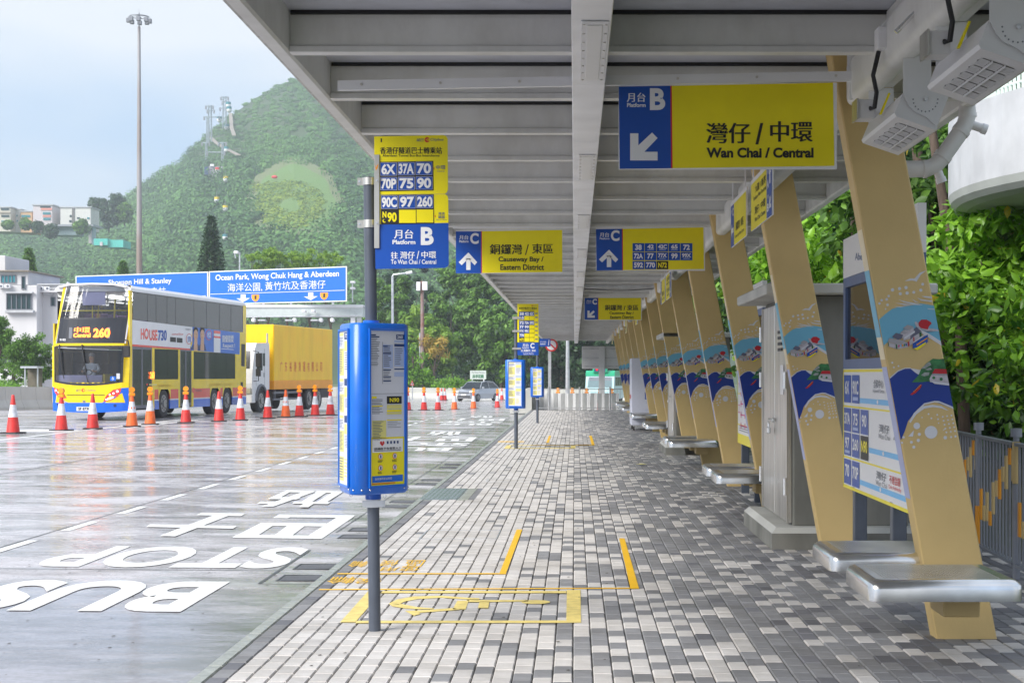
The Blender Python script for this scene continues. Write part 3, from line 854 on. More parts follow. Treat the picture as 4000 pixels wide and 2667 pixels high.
def make_column():
    t = thing('leaning_column', 'x', 'column', (2.1, CB, 0), 'sand-coloured leaning canopy columns')
    q = MB()
    n = 6; d = 0.165; c = 0.008
    v = []
    for i in range(n + 1):
        z = 3.17 * i / n; l = col_left(z); r = l + col_w(z)
        v += [(l + c, CB, z), (r - c, CB, z), (r, CB + c, z), (r, CB + d - c, z), (r - c, CB + d, z), (l + c, CB + d, z), (l, CB + d - c, z), (l, CB + c, z)]
    f = [(i * 8 + j, i * 8 + (j + 1) % 8, (i + 1) * 8 + (j + 1) % 8, (i + 1) * 8 + j) for i in range(n) for j in range(8)]
    q.mesh(v, f, M['tan']); q.build('shaft', t)
    q = MB(); P = Pan(q, colfn, (0, -1, 0), 0.0012)
    X1 = 9999
    # gull, dots, brush strokes
    P.poly([(300, 108), (345, 84), (385, 86), (402, 110), (365, 102)], A_W); P.poly([(385, 86), (430, 35), (492, 12), (440, 52), (402, 115)], A_W)
    for x, y, r in ((193, 184, 15), (254, 173, 14), (311, 164, 15), (261, 218, 14), (321, 212, 15), (379, 205, 13), (441, 187, 14), (457, 135, 13), (160, 238, 11), (142, 267, 12), (98, 275, 11), (79, 303, 11), (150, 315, 12), (132, 351, 7), (191, 820, 9), (205, 861, 8), (245, 850, 8)):
        P.circ(x, y, r, A_W, 1, 12)
    for s in (((240, 266), (300, 285), (390, 300), (460, 318), (380, 315), (290, 292)), ((215, 298), (300, 305), (380, 316), (300, 318)), ((200, 330), (270, 328), (330, 322), (260, 338)),
              ((408, 252), (450, 268), (538, 278), (538, 290), (440, 278)), ((446, 238), (500, 240), (536, 246), (536, 258), (480, 252)), ((360, 262), (400, 285), (430, 300), (390, 290)), ((495, 347), (560, 350), (560, 358), (510, 354))):
        P.poly(s, A_W, 3)
    top = [(80, 440), (130, 395), (190, 350), (260, 330), (340, 322), (400, 312), (440, 303), (500, 312), (552, 320), (X1, 325)]
    bot = [(120, 668), (140, 650), (190, 618), (260, 570), (340, 545), (400, 535), (440, 540), (500, 565), (600, 640), (X1, 668)]
    top = [(0, 445)] + top[:-2] + [(X1, 322)]; bot = [(0, 690)] + bot[:-2] + [(X1, 650)]
    P.strip(top, bot, A_SKY, 1)
    P.strip([(420, 520), (500, 560), (X1, 632)], [(420, 548), (500, 595), (X1, 672)], A_W, 2)
    # village block, boat, bus
    P.poly([(150, 640), (225, 660), (232, 703), (158, 678)], A_WALL, 3); P.poly([(225, 660), (330, 640), (330, 685), (232, 703)], A_WALL, 3)
    P.poly([(150, 635), (165, 605), (290, 628), (325, 645), (228, 660)], A_LROOF, 4)
    P.poly([(187, 595), (222, 560), (285, 578), (270, 612), (240, 620)], A_ROOF, 5); P.poly([(262, 560), (330, 535), (370, 555), (345, 610), (290, 628)], A_WALL, 4)
    P.poly([(258, 558), (300, 528), (350, 540), (300, 572)], A_LROOF, 5); P.poly([(282, 520), (322, 490), (376, 505), (345, 535)], A_LROOF, 6); P.poly([(292, 535), (345, 535), (375, 510), (378, 545), (330, 575)], A_WALL, 5)
    P.poly([(345, 560), (400, 508), (445, 545), (380, 600), (350, 640)], A_ROOF, 4); P.poly([(330, 640), (380, 590), (445, 550), (445, 590), (380, 640), (335, 680)], A_WALL, 5)
    P.poly([(325, 640), (338, 632), (340, 672), (328, 680)], A_RED, 6); P.poly([(372, 600), (382, 594), (384, 632), (374, 640)], A_RED, 6); P.poly([(425, 560), (445, 550), (446, 590), (428, 598)], A_GRN, 6)
    P.poly([(218, 660), (230, 660), (233, 702), (224, 700)], A_GRN, 6); P.poly([(150, 640), (157, 642), (162, 676), (155, 672)], A_GRN, 6)
    for i, cc in enumerate((M['pink'], M['skyblue'], M['amber'], A_GRN, M['blue'])): P.rect(242 + i * 16, 665 - i * 3, 252 + i * 16, 685 - i * 3, cc, 6)
    P.poly([(290, 600), (385, 540), (388, 556), (294, 618)], A_W, 6)
    P.poly([(386, 468), (400, 460), (450, 510), (520, 520), (592, 532), (595, 545), (500, 548), (430, 525), (395, 500)], A_WALL, 3); P.poly([(420, 470), (445, 445), (490, 444), (525, 465), (535, 478), (512, 500), (500, 530), (440, 518), (420, 495)], A_RED, 4)
    P.poly([(440, 528), (490, 545), (580, 545), (500, 552)], A_ROOF, 5)
    P.poly([(367, 655), (470, 590), (500, 575), (500, 640), (410, 712), (370, 695)], M['blue'], 6); P.poly([(367, 652), (470, 585), (498, 572), (480, 566), (372, 640)], A_W, 7); P.poly([(400, 690), (480, 640), (482, 655), (410, 712), (372, 697)], M['yellow'], 7)
    P.poly([(400, 660), (495, 600), (496, 610), (402, 672)], M['amber'], 7)
    # deep sea shape and hill
    P.strip([(0, 960), (170, 952), (240, 895), (300, 872), (350, 868), (400, 900), (460, 935), (X1, 960)], [(0, 1480), (255, 1500), (300, 1420), (330, 1330), (400, 1240), (470, 1175), (560, 1158), (X1, 1225)], A_SEA, 1)
    P.strip([(170, 948), (240, 888), (300, 866), (350, 864)], [(172, 958), (242, 897), (302, 873), (352, 872)], A_W, 2)
    P.poly([(345, 868), (445, 885), (420, 925), (390, 905)], A_W, 2)
    P.poly([(362, 992), (420, 930), (440, 880), (490, 825), (545, 785), (600, 790), (640, 785), (X1, 840), (X1, 985), (500, 985), (450, 990)], A_GRN, 3)
    P.poly([(440, 875), (500, 820), (520, 815), (530, 840), (480, 870)], A_ROCK, 4); P.poly([(440, 930), (470, 905), (515, 905), (510, 930), (470, 940)], A_ROCK, 4); P.poly([(475, 880), (520, 862), (540, 880), (500, 888)], A_ROCK, 4)
    P.poly([(515, 960), (560, 875), (X1, 880), (X1, 1005), (520, 990)], A_WALL, 5); P.poly([(538, 915), (560, 876), (X1, 878), (X1, 918)], A_RED, 6)
    P.rect(535, 922, 690, 927, A_ROOF, 6); P.circ(552, 952, 13, A_GRN, 6); P.circ(617, 964, 14, A_GRN, 6); P.poly([(520, 980), (X1, 1000), (X1, 1020), (560, 1005)], A_W, 6)
    P.poly([(345, 1100), (370, 1078), (425, 1025), (452, 1010), (435, 1045), (395, 1085), (365, 1102)], A_RED, 4)
    for i in range(6): P.circ(380 + i * 11, 1072 - i * 11, 5, M['amber'], 5, 6)
    # shore with arcs, big dot and dots
    P.strip([(385, 1255), (470, 1175), (560, 1154), (600, 1156), (720, 1205)], [(390, 1262), (475, 1186), (560, 1166), (600, 1170), (728, 1225)], A_W, 2)
    P.strip([(338, 1335), (380, 1260), (460, 1200), (540, 1188), (620, 1200), (685, 1240)], [(350, 1348), (400, 1272), (470, 1222), (545, 1208), (620, 1218), (660, 1234)], A_W, 2)
    P.circ(530, 1428, 56, A_W, 2, 20); P.circ(405, 1372, 30, A_W, 2, 10); P.poly([(330, 1465), (380, 1410), (372, 1465)], A_W, 2)
    for x, y, r in ((427, 1446, 14), (418, 1499, 15), (289, 1472, 11), (358, 1515, 13), (379, 1558, 14), (275, 1520, 10), (508, 1269, 8), (451, 1299, 6), (533, 1306, 8), (584, 1276, 8), (591, 1314, 8), (654, 1475, 16), (706, 1470, 9), (743, 1464, 10), (596, 1348, 6), (650, 1400, 6), (640, 1408, 5)):
        P.circ(x, y, r, A_W, 2, 10)
    for r_ in range(5):
        for c_ in range(3): P.circ(632 + c_ * 38 + r_ * 8, 1293 + r_ * 34 - c_ * 6, 8, A_W, 2, 8)
    # printed strip on the narrow side face
    XL = lambda z: col_left(z) - 0.0012
    def sf(z0, z1, w0, w1, m, e=0.0):
        q.face([(XL(z0) - e, CB + 0.165 * w0, z0), (XL(z0) - e, CB + .165 * w1, z0), (XL(z1) - e, CB + .165 * w1, z1), (XL(z1) - e, CB + .165 * w0, z1)], m)
    sf(1.5, 2.2, 0.08, 0.92, A_CREAM); sf(1.62, 1.98, 0.08, 0.92, A_SKY, .001); sf(0.75, 1.46, 0.08, 0.92, A_LAV)
    q.build('printed_artwork', t)
    return t
col0 = make_column()
NC = 14
for k in range(NC):
    l = (ORD[k].capitalize() if False else ORD[k]) + (' sand-coloured leaning column of the row, beside the steel benches' if k == 0 else
        ' sand-coloured leaning column counted from the near end')
    if k == NC - 1: l = 'last and farthest of the sand-coloured leaning columns'
    if k == 0: col0['label'] = l
    else: copy_tree(col0, (2.1, CB + 4.0 * k, 0), l)

# ---- stainless bench perches, in pairs at every other column
def make_bench():
    t = thing('steel_bench', 'x', 'bench', (1.75, 8.05, 0), 'stainless steel perch benches on the columns')
    q = MB()
    x0, x1, y0, y1, zb, zt, r = 1.385, 2.115, 7.70, 8.42, 0.352, 0.452, 0.045
    rings = []
    steps = [(0.0, zb), (0.0, zt - r)] + [(r - r * math.cos(a), zt - r + r * math.sin(a)) for a in (0.35, 0.7, 1.05, 1.3, math.pi / 2)]
    for ins, z in steps:
        ring = []
        rc = max(0.005, 0.055 - ins * 0.6)
        for (cx, cy, a0) in ((x1 - ins - rc, y1 - ins - rc, 0), (x0 + ins + rc, y1 - ins - rc, 90), (x0 + ins + rc, y0 + ins + rc, 180), (x1 - ins - rc, y0 + ins + rc, 270)):
            for i in range(5):
                a = math.radians(a0 + 22.5 * i); ring.append((cx + rc * math.cos(a), cy + rc * math.sin(a), z))
        rings.append(ring)
    n = 20
    v = [p for ring in rings for p in ring]
    q.mesh(v, [(i * n + j, i * n + (j + 1) % n, (i + 1) * n + (j + 1) % n, (i + 1) * n + j) for i in range(len(rings) - 1) for j in range(n)], M['steel'], True)
    q.face(rings[-1], M['steel']); q.face(rings[0][::-1], M['steel'])
    q.build('seat', t)
    q = MB()
    for i in range(34):
        xx = x0 + .085 + i * ((x1 - x0 - .17) / 34)
        q.box(xx, xx + .004, y0 + .08, y1 - .08, zt + .0005, zt + .0022, M['steeldull'])
    tag(q.build('tread_ribs', t), kind='stuff')
    q = MB(); q.bbox(1.80, 1.98, 8.0, 8.30, 0.235, 0.350, M['tan'], 0.006); q.build('support_bracket', t)
    return t
bench0 = make_bench()
bl = ['nearest of the stainless benches, in front of the first column', 'stainless bench behind the first column, under the route board']
first = True
pair = ['first', 'second', 'third', 'fourth', 'fifth', 'sixth', 'seventh', 'eighth']
for k in range(7):
    yb = 8.05 + 8.0 * k
    for j, dy in enumerate((0.0, 1.18)):
        lab = bl[j] if k == 0 else ('nearer' if j == 0 else 'farther') + ' stainless bench of the ' + pair[k] + ' pair counted from the near end'
        if k == 0 and j == 0: bench0['label'] = lab; continue
        copy_tree(bench0, (1.75, yb + dy + (0.3 if k else 0), 0), lab)

# cable tray with a sagging black cable across the right bays
ct = thing('cable_tray', 'thin grey cable tray with sagging black cable under the canopy past the second signs', 'cable tray', (.8, 28.4, 2.93))
q = MB(); q.bbox(.17, 1.38, 28.36, 28.44, 2.915, 2.965, M['galv'], .004); q.build('tray', ct)
q = MB(); q.tube([(.17 + 1.2 * i / 12, 28.34, 2.905 - .035 * math.sin(math.pi * i / 12)) for i in range(13)], .008, M['black'], 6); q.build('cable', ct)

# scattered grit and leaf bits on road and setts
g = np.random.default_rng(55); q = MB(); dm_ = mat('dark_grit', (.05, .04, .03), .9, var=.2)
for i in range(150):
    if i % 3: x = g.uniform(-4.5, -1.9); y = g.uniform(7.6, 15); z = road_z(x, y) + .004
    else: x = g.uniform(-1.7, 2.2); y = g.uniform(7.6, 18); z = .004
    r = g.uniform(.003, .009); q.face([(x - r, y - r, z), (x + r * 1.5, y - r * .4, z), (x + r, y + r * 1.6, z + .002), (x - r * 1.2, y + r, z)], dm_)
tag(q.build('grit'), kind='stuff')

# ================================================================== SIGNS UNDER THE CANOPY
def arrow(P, x0, y0, x1, y1, kind, m, l=2):
    w = x1 - x0; h = y1 - y0; X = lambda a: x0 + a * w; Y = lambda b_: y0 + b_ * h
    if kind == 'up':
        P.poly([(X(.41), Y(1)), (X(.64), Y(1)), (X(.64), Y(.34)), (X(.41), Y(.34))], m, l)
        P.poly([(X(.0), Y(.56)), (X(.16), Y(.73)), (X(.525), Y(.36)), (X(.525), Y(0))], m, l)
        P.poly([(X(.525), Y(0)), (X(.525), Y(.36)), (X(.86), Y(.73)), (X(1), Y(.56))], m, l)
    else:
        P.poly([(X(0), Y(.03)), (X(.3), Y(.03)), (X(.3), Y(1)), (X(0), Y(1))], m, l)
        P.poly([(X(.3), Y(.69)), (X(1), Y(.69)), (X(1), Y(1)), (X(.3), Y(1))], m, l)
        P.poly([(X(.3), Y(.46)), (X(.80), Y(0)), (X(1), Y(.2)), (X(.52), Y(.69)), (X(.3), Y(.69))], m, l)
def board(t, x0, y0, x1, y1, Y, thick=0.02):
    q = MB(); a = P3(x0, y1, Y); c = P3(x1, y0, Y)
    q.bbox(a[0], c[0], Y, Y + thick, a[2], c[2], M['print_white'], 0.0015)
    return q.build('sign_board', t)
def hang_sign(Y, x0, y0, x1, y1, draw, label, ox, oy, sc):
    a = P3((x0 + x1) / 2, y0, Y)
    t = thing('hanging_sign', label, 'sign', a, 'blue and yellow platform signs hung across the walkway')
    bd = board(t, x0, y0, x1, y1, Y)
    q = MB(); draw(front(q, Y, ox, oy, sc)); q.build('printed_face', bd)
    return t
def d1(P):
    P.poly([(183, 140), (500, 135), (512, 639), (189, 644)], M['blue']); P.poly([(500, 135), (508, 135), (513, 639), (504, 639)], M['red'], 2)
    P.poly([(508, 135), (1496, 116), (1504, 625), (513, 639)], M['yellow'])
    W = M['print_white']
    P.text('月台', 234, 178, 346, 234, W, bold=.02); P.text('Platform', 234, 241, 348, 266, W, bold=.02); P.text('B', 374, 150, 468, 284, W, bold=.035)
    arrow(P, 253, 421, 421, 592, 'dl', W)
    P.text('灣仔', 722, 362, 986, 487, M['ink'], bold=.022); P.text('/', 1020, 363, 1068, 494, M['ink'], bold=.02); P.text('中環', 1113, 352, 1368, 478, M['ink'], bold=.022)
    P.text('Wan Chai / Central', 720, 513, 1376, 576, M['ink'], bold=.03)
hang_sign(8.585, 2417, 324, 3269, 661, d1, 'large hanging sign Platform B to Wan Chai and Central', 2300, 250, 1.568)
def d2(P):
    P.rect(315, 94, 487, 379, M['blue']); P.rect(487, 93, 492, 377, M['red'], 2); P.poly([(492, 93), (1038, 84), (1040, 370), (494, 377)], M['yellow'])
    W = M['print_white']
    P.text('月台', 338, 120, 400, 150, W, bold=.02); P.text('Platform', 338, 154, 401, 170, W, bold=.02); P.text('C', 412, 105, 470, 180, W, bold=.03)
    arrow(P, 334, 237, 460, 356, 'up', W)
    P.text('銅鑼灣', 547, 181, 765, 251, M['ink'], bold=.02); P.text('/', 785, 182, 812, 254, M['ink']); P.text('東區', 835, 178, 975, 245, M['ink'], bold=.02)
    P.text('Causeway Bay /', 605, 266, 912, 309, M['ink'], bold=.02); P.text('Eastern District', 617, 318, 915, 357, M['ink'], bold=.02)
hang_sign(17.2, 1600 + 315 / 1.742, 850 + 86 / 1.742, 1600 + 1042 / 1.742, 850 + 379 / 1.742, d2, 'hanging sign Platform C with up arrow to Causeway Bay, left of the silver trunking', 1600, 850, 1.742)
def rt_grid(P, rows, xs, ys, night=(), plate=None):
    for j, row in enumerate(rows):
        for i, s in enumerate(row):
            if not s: continue
            x0, x1, y0, y1 = xs[i], xs[i + 1] - (xs[1] - xs[0]) * .035, ys[j], ys[j + 1] - (ys[1] - ys[0]) * .05
            nb = s in night
            P.rect(x0, y0, x1, y1, M['ink'] if nb else (plate or M['blue']), 2)
            w = x1 - x0; h = y1 - y0
            fw = min(.8, .2 * len(s) + .16)
            P.text(s, x0 + w * (.5 - fw / 2), y0 + h * .16, x0 + w * (.5 + fw / 2), y0 + h * (.66 if len(row) == 5 and s in ('42', '42C', '65', '77X', '99X') else .82), M['yellow'] if nb else M['print_white'], 3, bold=.03)
            if len(row) == 5 and s in ('42', '42C', '65', '77X', '99X'): P.rect(x0 + w * .22, y0 + h * .74, x0 + w * .78, y0 + h * .82, M['paleblue'], 3)
def d3(P):
    P.poly([(44, 1012), (203, 1010), (206, 1263), (47, 1266)], M['blue']); P.poly([(203, 1010), (208, 1010), (210, 1263), (205, 1263)], M['red'], 2)
    P.poly([(208, 1010), (702, 1001), (706, 1256), (210, 1263)], M['yellow'])
    W = M['print_white']
    P.text('月台', 68, 1033, 124, 1060, W, bold=.02); P.text('Platform', 67, 1064, 126, 1075, W, bold=.02); P.text('C', 135, 1018, 188, 1085, W, bold=.03)
    arrow(P, 62, 1137, 180, 1244, 'up', W)
    rt_grid(P, [('38', '42', '42C', '65', '72'), ('72A', '77', '77X', '99', '99X')], [268, 342.5, 416, 489, 562, 637], [1098, 1152, 1205])
    rt_grid(P, [('592', '770', 'N72')], [268, 342.5, 416, 489], [1207, 1260], ('N72',))
hang_sign(17.2, 2300 + 44 / 1.568, 250 + 1003 / 1.568, 2300 + 712 / 1.568, 250 + 1266 / 1.568, d3, 'hanging sign Platform C with a grid of route numbers', 2300, 250, 1.568)
def d4(P):
    P.rect(1191, 546, 1282, 694, M['blue']); P.rect(1282, 546, 1285, 694, M['red'], 2); P.rect(1285, 546, 1575, 694, M['yellow'])
    W = M['print_white']
    P.text('月台', 1204, 560, 1237, 575, W, bold=.02); P.text('Platform', 1204, 578, 1237, 585, W); P.text('C', 1244, 553, 1275, 591, W, bold=.03)
    arrow(P, 1210, 631, 1260, 681, 'dl', W)
    P.text('銅鑼灣 / 東區', 1329, 593, 1556, 632, M['ink'], bold=.02); P.text('Causeway Bay /', 1360, 640, 1525, 662, M['ink'], bold=.015); P.text('Eastern District', 1365, 667, 1525, 688, M['ink'], bold=.015)
hang_sign(32.7, 1600 + 1190 / 1.742, 850 + 546 / 1.742, 1600 + 1580 / 1.742, 850 + 697 / 1.742, d4, 'hanging sign Platform C with slanted arrow, farthest along the walkway', 1600, 850, 1.742)
def rail(Y, xa, za, xb, zb, lab, h=0.05):
    t = thing('sign_rail', lab, 'rail', ((xa + xb) / 2, Y, za))
    q = MB(); q.hexa([(xa, Y - .004, za), (xb, Y - .004, zb), (xb, Y + .028, zb), (xa, Y + .028, za), (xa, Y - .004, za + h), (xb, Y - .004, zb + h), (xb, Y + .028, zb + h), (xa, Y + .028, za + h)], M['white'])
    q.build('bar', t)
    q = MB()
    n = max(3, int((xb - xa) / .42))
    for i in range(n + 1):
        u = (i + .3) / (n + .6); q.tube([(xa + u * (xb - xa), Y - .010, za + u * (zb - za) + h * .55), (xa + u * (xb - xa), Y - .0045, za + u * (zb - za) + h * .55)], .007, M['steeldull'], 8)
    tag(q.build('bolt', t), kind='stuff')
    for x, z in ((xb - .06, zb),):
        q = MB(); q.box(x, x + .03, Y + .029, Y + .034, z, 3.17, M['white']); q.build('hanger', t)
    return t
rail(8.57, -1.24, 2.905, 1.49, 2.955, 'pale steel rail carrying the large Platform B sign')
rail(17.18, -1.28, 2.948, 1.50, 2.965, 'pale steel rail carrying the two Platform C signs with up arrows')
rail(32.68, 0.28, 2.958, 1.50, 2.958, 'pale steel rail carrying the farthest Platform C sign')
q = MB(); q.tube([(1.475, 8.6, 3.14), (1.475, 8.6, 2.86)], .006, M['galv'], 6); q.box(1.44, 1.475, 8.585, 8.60, 2.86, 3.1, M['beam']); tag(q.build('rail_hanger_rod'), 'thin rod and plate at the right end of the sign rail', 'rod')

# signs hung lengthwise beside the header tube
def lsign(Y0, Y1, kind, label, z0=2.52, z1=2.875, X=1.36):
    t = thing('lengthwise_sign', label, 'sign', (X, (Y0 + Y1) / 2, z1), 'signs hung lengthwise beside the columns')
    q = MB(); q.bbox(X, X + .012, Y0, Y1, z0, z1, M['print_white'], 0.0015); bd = q.build('sign_board', t)
    q = MB()
    P = Pan(q, lambda x, y: (X, Y1 + (Y0 - Y1) * x, z1 + (z0 - z1) * y), (-1, 0, 0))
    W = M['print_white']
    if kind == 'AB':
        P.rect(0, 0, .77, 1, M['yellow']); P.rect(.77, 0, 1, 1, M['blue'])
        P.text('九龍 / 新界', .22, .1, .74, .26, M['ink'], bold=.02); P.text('Kowloon / New Territories', .14, .31, .76, .40, M['ink'], bold=.01)
        P.text('灣仔 / 中環', .2, .55, .72, .72, M['ink'], bold=.02); P.text('Wan Chai / Central', .2, .78, .72, .87, M['ink'], bold=.01)
        P.text('A', .8, .25, .88, .42, W, bold=.03); P.text('B', .8, .72, .88, .88, W, bold=.03)
        P.text('月台', .79, .05, .88, .14, W); P.text('月台', .79, .54, .88, .62, W)
        P.poly([(.905, .36), (.955, .36), (.955, .16), (.98, .16), (.93, .03), (.88, .16), (.905, .16)], W, 2)
        arrow(P, .9, .6, .98, .84, 'dl', W)
    else:
        P.rect(0, 0, .22, 1, M['blue']); P.rect(.22, 0, 1, 1, M['yellow'])
        P.text('C', .12, .08, .2, .28, W, bold=.03); P.text('月台', .02, .1, .1, .2, W)
        P.poly([(.02, .62), (.1, .44), (.1, .56), (.2, .56), (.2, .68), (.1, .68), (.1, .8)], W, 2)
        P.text('銅鑼灣 / 東區', .35, .5, .85, .7, M['ink'], bold=.02); P.text('Causeway Bay / Eastern District', .28, .78, .9, .88, M['ink'], bold=.01)
    q.build('printed_face', bd)
    q = MB(); q.box(X + .0, X + .012, Y0 - .05, Y1 + .05, z1 + .002, z1 + .035, M['white'])
    for y in (Y0 + .1, Y1 - .1): q.box(X + .002, X + .010, y, y + .03, z1 + .036, 3.16, M['white'])
    q.build('mounting_bar', t)
lsign(11.3, 12.62, 'AB', 'nearest lengthwise sign with platforms A and B, at the second column')
lsign(13.0, 14.25, 'C', 'narrow lengthwise sign for platform C just beyond the second column')
lsign(23.2, 24.4, 'AB', 'lengthwise sign in front of the fifth column, nearer of its pair')
lsign(24.7, 25.9, 'C', 'lengthwise sign in front of the fifth column, farther of its pair')
for k, y in enumerate((35.5, 43.0, 49.5, 59.0)):
    lsign(y, y + 1.2, 'C' if k % 2 else 'AB', ['first', 'second', 'third', 'last'][k] + ' of the tiny distant lengthwise signs deep under the canopy')

# ================================================================== BUS STOP POLES
def poster(mb, O, U, w, h, kind, nrm):
    """posters on one flat of a timetable casing; x right and y down in metres"""
    P = Pan(mb, lambda x, y: (O[0] + U[0] * x, O[1] + U[1] * x, O[2] - y), nrm, 0.0012)
    IK = M['greyink']; Y_ = M['paleyel']
    P.rect(0, 0, w, h, M['paper'], 1)
    if kind == 'B_right':
        a, b_ = 0.43, 0.82
        P.rect(.115 * w / .167 * 1.1, .018, w, .045, M['navy'], 2); P.text('260', w * .78, .022, w * .95, .040, M['paper'], 3, .02)
        P.rect(w * .7, .05, w, .062, M['paleblue'], 2); P.rect(w * .7, .07, w, .085, M['navy'], 2); P.rect(w * .7, .09, w, .195, M['paleblue'], 2); P.rect(w * .7, .205, w, .212, M['navy'], 2); P.rect(w * .7, .225, w, .25, M['paleblue'], 2)
        P.rect(.005, .02, .04, .027, M['navy'], 2); P.rect(.005, .03, .065, .037, M['navy'], 2)
        P.lines(.005, .042, .07, .165, 13, IK, 2, .4); P.rect(.004, .04, .0055, .19, IK, 2); P.lines(.005, .17, .07, .195, 3, IK, 2, .4)
        P.rect(w * .36, .075, w * .66, .205, M['paleblue'], 2); P.lines(w * .38, .08, w * .62, .2, 11, IK, 3, .4); P.rect(w * .36, .08, w * .5, .087, M['navy'], 4); P.rect(w * .36, .12, w * .6, .126, M['navy'], 4)
        P.rect(w * .35, .06, w * .36, .29, IK, 2); P.rect(w * .37, .21, w * .6, .216, M['navy'], 3); P.rect(w * .37, .248, w * .6, .254, M['navy'], 3); P.rect(w * .37, .27, w * .6, .277, M['navy'], 3); P.lines(w * .38, .22, w * .62, .268, 5, IK, 2, .35)
        P.lines(w * .72, .095, w * .95, .19, 8, IK, 3, .3)
        P.rect(0, a * h * .86 / .86 - .02, w, a * h - .018, M['greyink'], 2)
        y = a * h - .005
        P.rect(.01, y + .0, .045, y + .012, M['yellow'], 2); P.lines(.01, y + .016, w * .4, y + .10, 10, IK, 2, .4); P.rect(.01, y + .05, w * .35, y + .056, M['yellow'], 3)
        P.rect(w * .48, y, w * .92, y + .042, M['ink'], 2); P.text('N90', w * .56, y + .01, w * .84, y + .033, M['yellow'], 3, .02)
        P.rect(w * .48, y + .047, w * .92, y + .07, Y_, 2); P.rect(w * .48, y + .074, w * .92, y + .086, M['yellow'], 2); P.rect(w * .48, y + .088, w * .92, y + .10, Y_, 2); P.rect(w * .48, y + .128, w * .92, y + .134, M['yellow'], 2); P.lines(w * .5, y + .14, w * .9, y + .18, 4, IK, 2, .25)
        P.rect(.012, y + .132, w * .46, y + .25, Y_, 2); P.lines(.018, y + .136, w * .38, y + .245, 13, IK, 3, .4)
        P.rect(0, h - .262, w, h, M['yellow'], 2)
        P.rect(.012, h - .252, w - .012, h - .18, M['print_white'], 3); P.circ(w * .30, h - .233, .008, M['red'], 4, 10); P.circ(w * .37, h - .233, .008, M['red'], 4, 10); P.poly([(w * .262, h - .229), (w * .335, h - .213), (w * .408, h - .229)], M['red'], 4)
        for i in range(4): P.rect(w * (.47 + .1 * i), h - .24, w * (.52 + .1 * i), h - .225, M['navy'], 4)
        P.text('請讓座予有需要人士', w * .1, h - .207, w * .9, h - .193, M['ink'], 4, .02); P.rect(w * .1, h - .190, w * .88, h - .186, IK, 4)
        for i in range(2):
            for j in range(2):
                cx, cy = w * (.29 + .42 * i), h - .157 + .062 * j
                P.circ(cx, cy, .0165, M['red'], 3, 14); P.circ(cx, cy, .0135, M['print_white'], 4, 14); P.rect(cx - .005, cy - .009, cx + .004, cy + .009, M['navy'], 5)
                P.lines(cx - .02, cy + .02, cx + .02, cy + .034, 3, M['ink'], 3, .5)
        P.rect(.012, h - .052, w - .012, h - .016, M['casing'], 3); P.text('查詢實時抵站時間', w * .12, h - .042, w * .62, h - .029, M['paper'], 4); P.lines(.01, h - .012, w * .8, h - .004, 1, M['red'], 3, .6)
    else:
        x = .006
        for r0, r1 in ((.01, .29), (.31, .53), (.55, .79)):
            P.rect(.004, h * r0, w * .45, h * (r0 + .02), Y_, 2); P.lines(.006, h * (r0 + .03), w * .5, h * (r0 + .09), 6, IK, 2, .4)
            P.rect(.004, h * (r0 + .1), w * .5, h * r1, Y_, 2); P.lines(.010, h * (r0 + .11), w * .42, h * (r1 - .01), 14, IK, 3, .4)
            P.rect(w * .56, h * r0, w, h * (r0 + .045), M['navy'] if kind != 'C' else M['paleblue'], 2); P.rect(w * .56, h * (r0 + .055), w, h * (r0 + .12), Y_, 2); P.lines(w * .6, h * (r0 + .13), w * .96, h * (r1 - .03), 8, IK, 2, .3)
        P.text('75' if kind == 'B_left' else '77', w * .66, h * .018, w * .94, h * .045, M['paper'], 3, .02)
        P.rect(.006, h * .82, w * .5, h * .98, Y_, 2); P.lines(.01, h * .83, w * .44, h * .97, 8, IK, 3, .4); P.lines(w * .58, h * .83, w * .95, h * .96, 6, M['paleyel'], 2, .5)

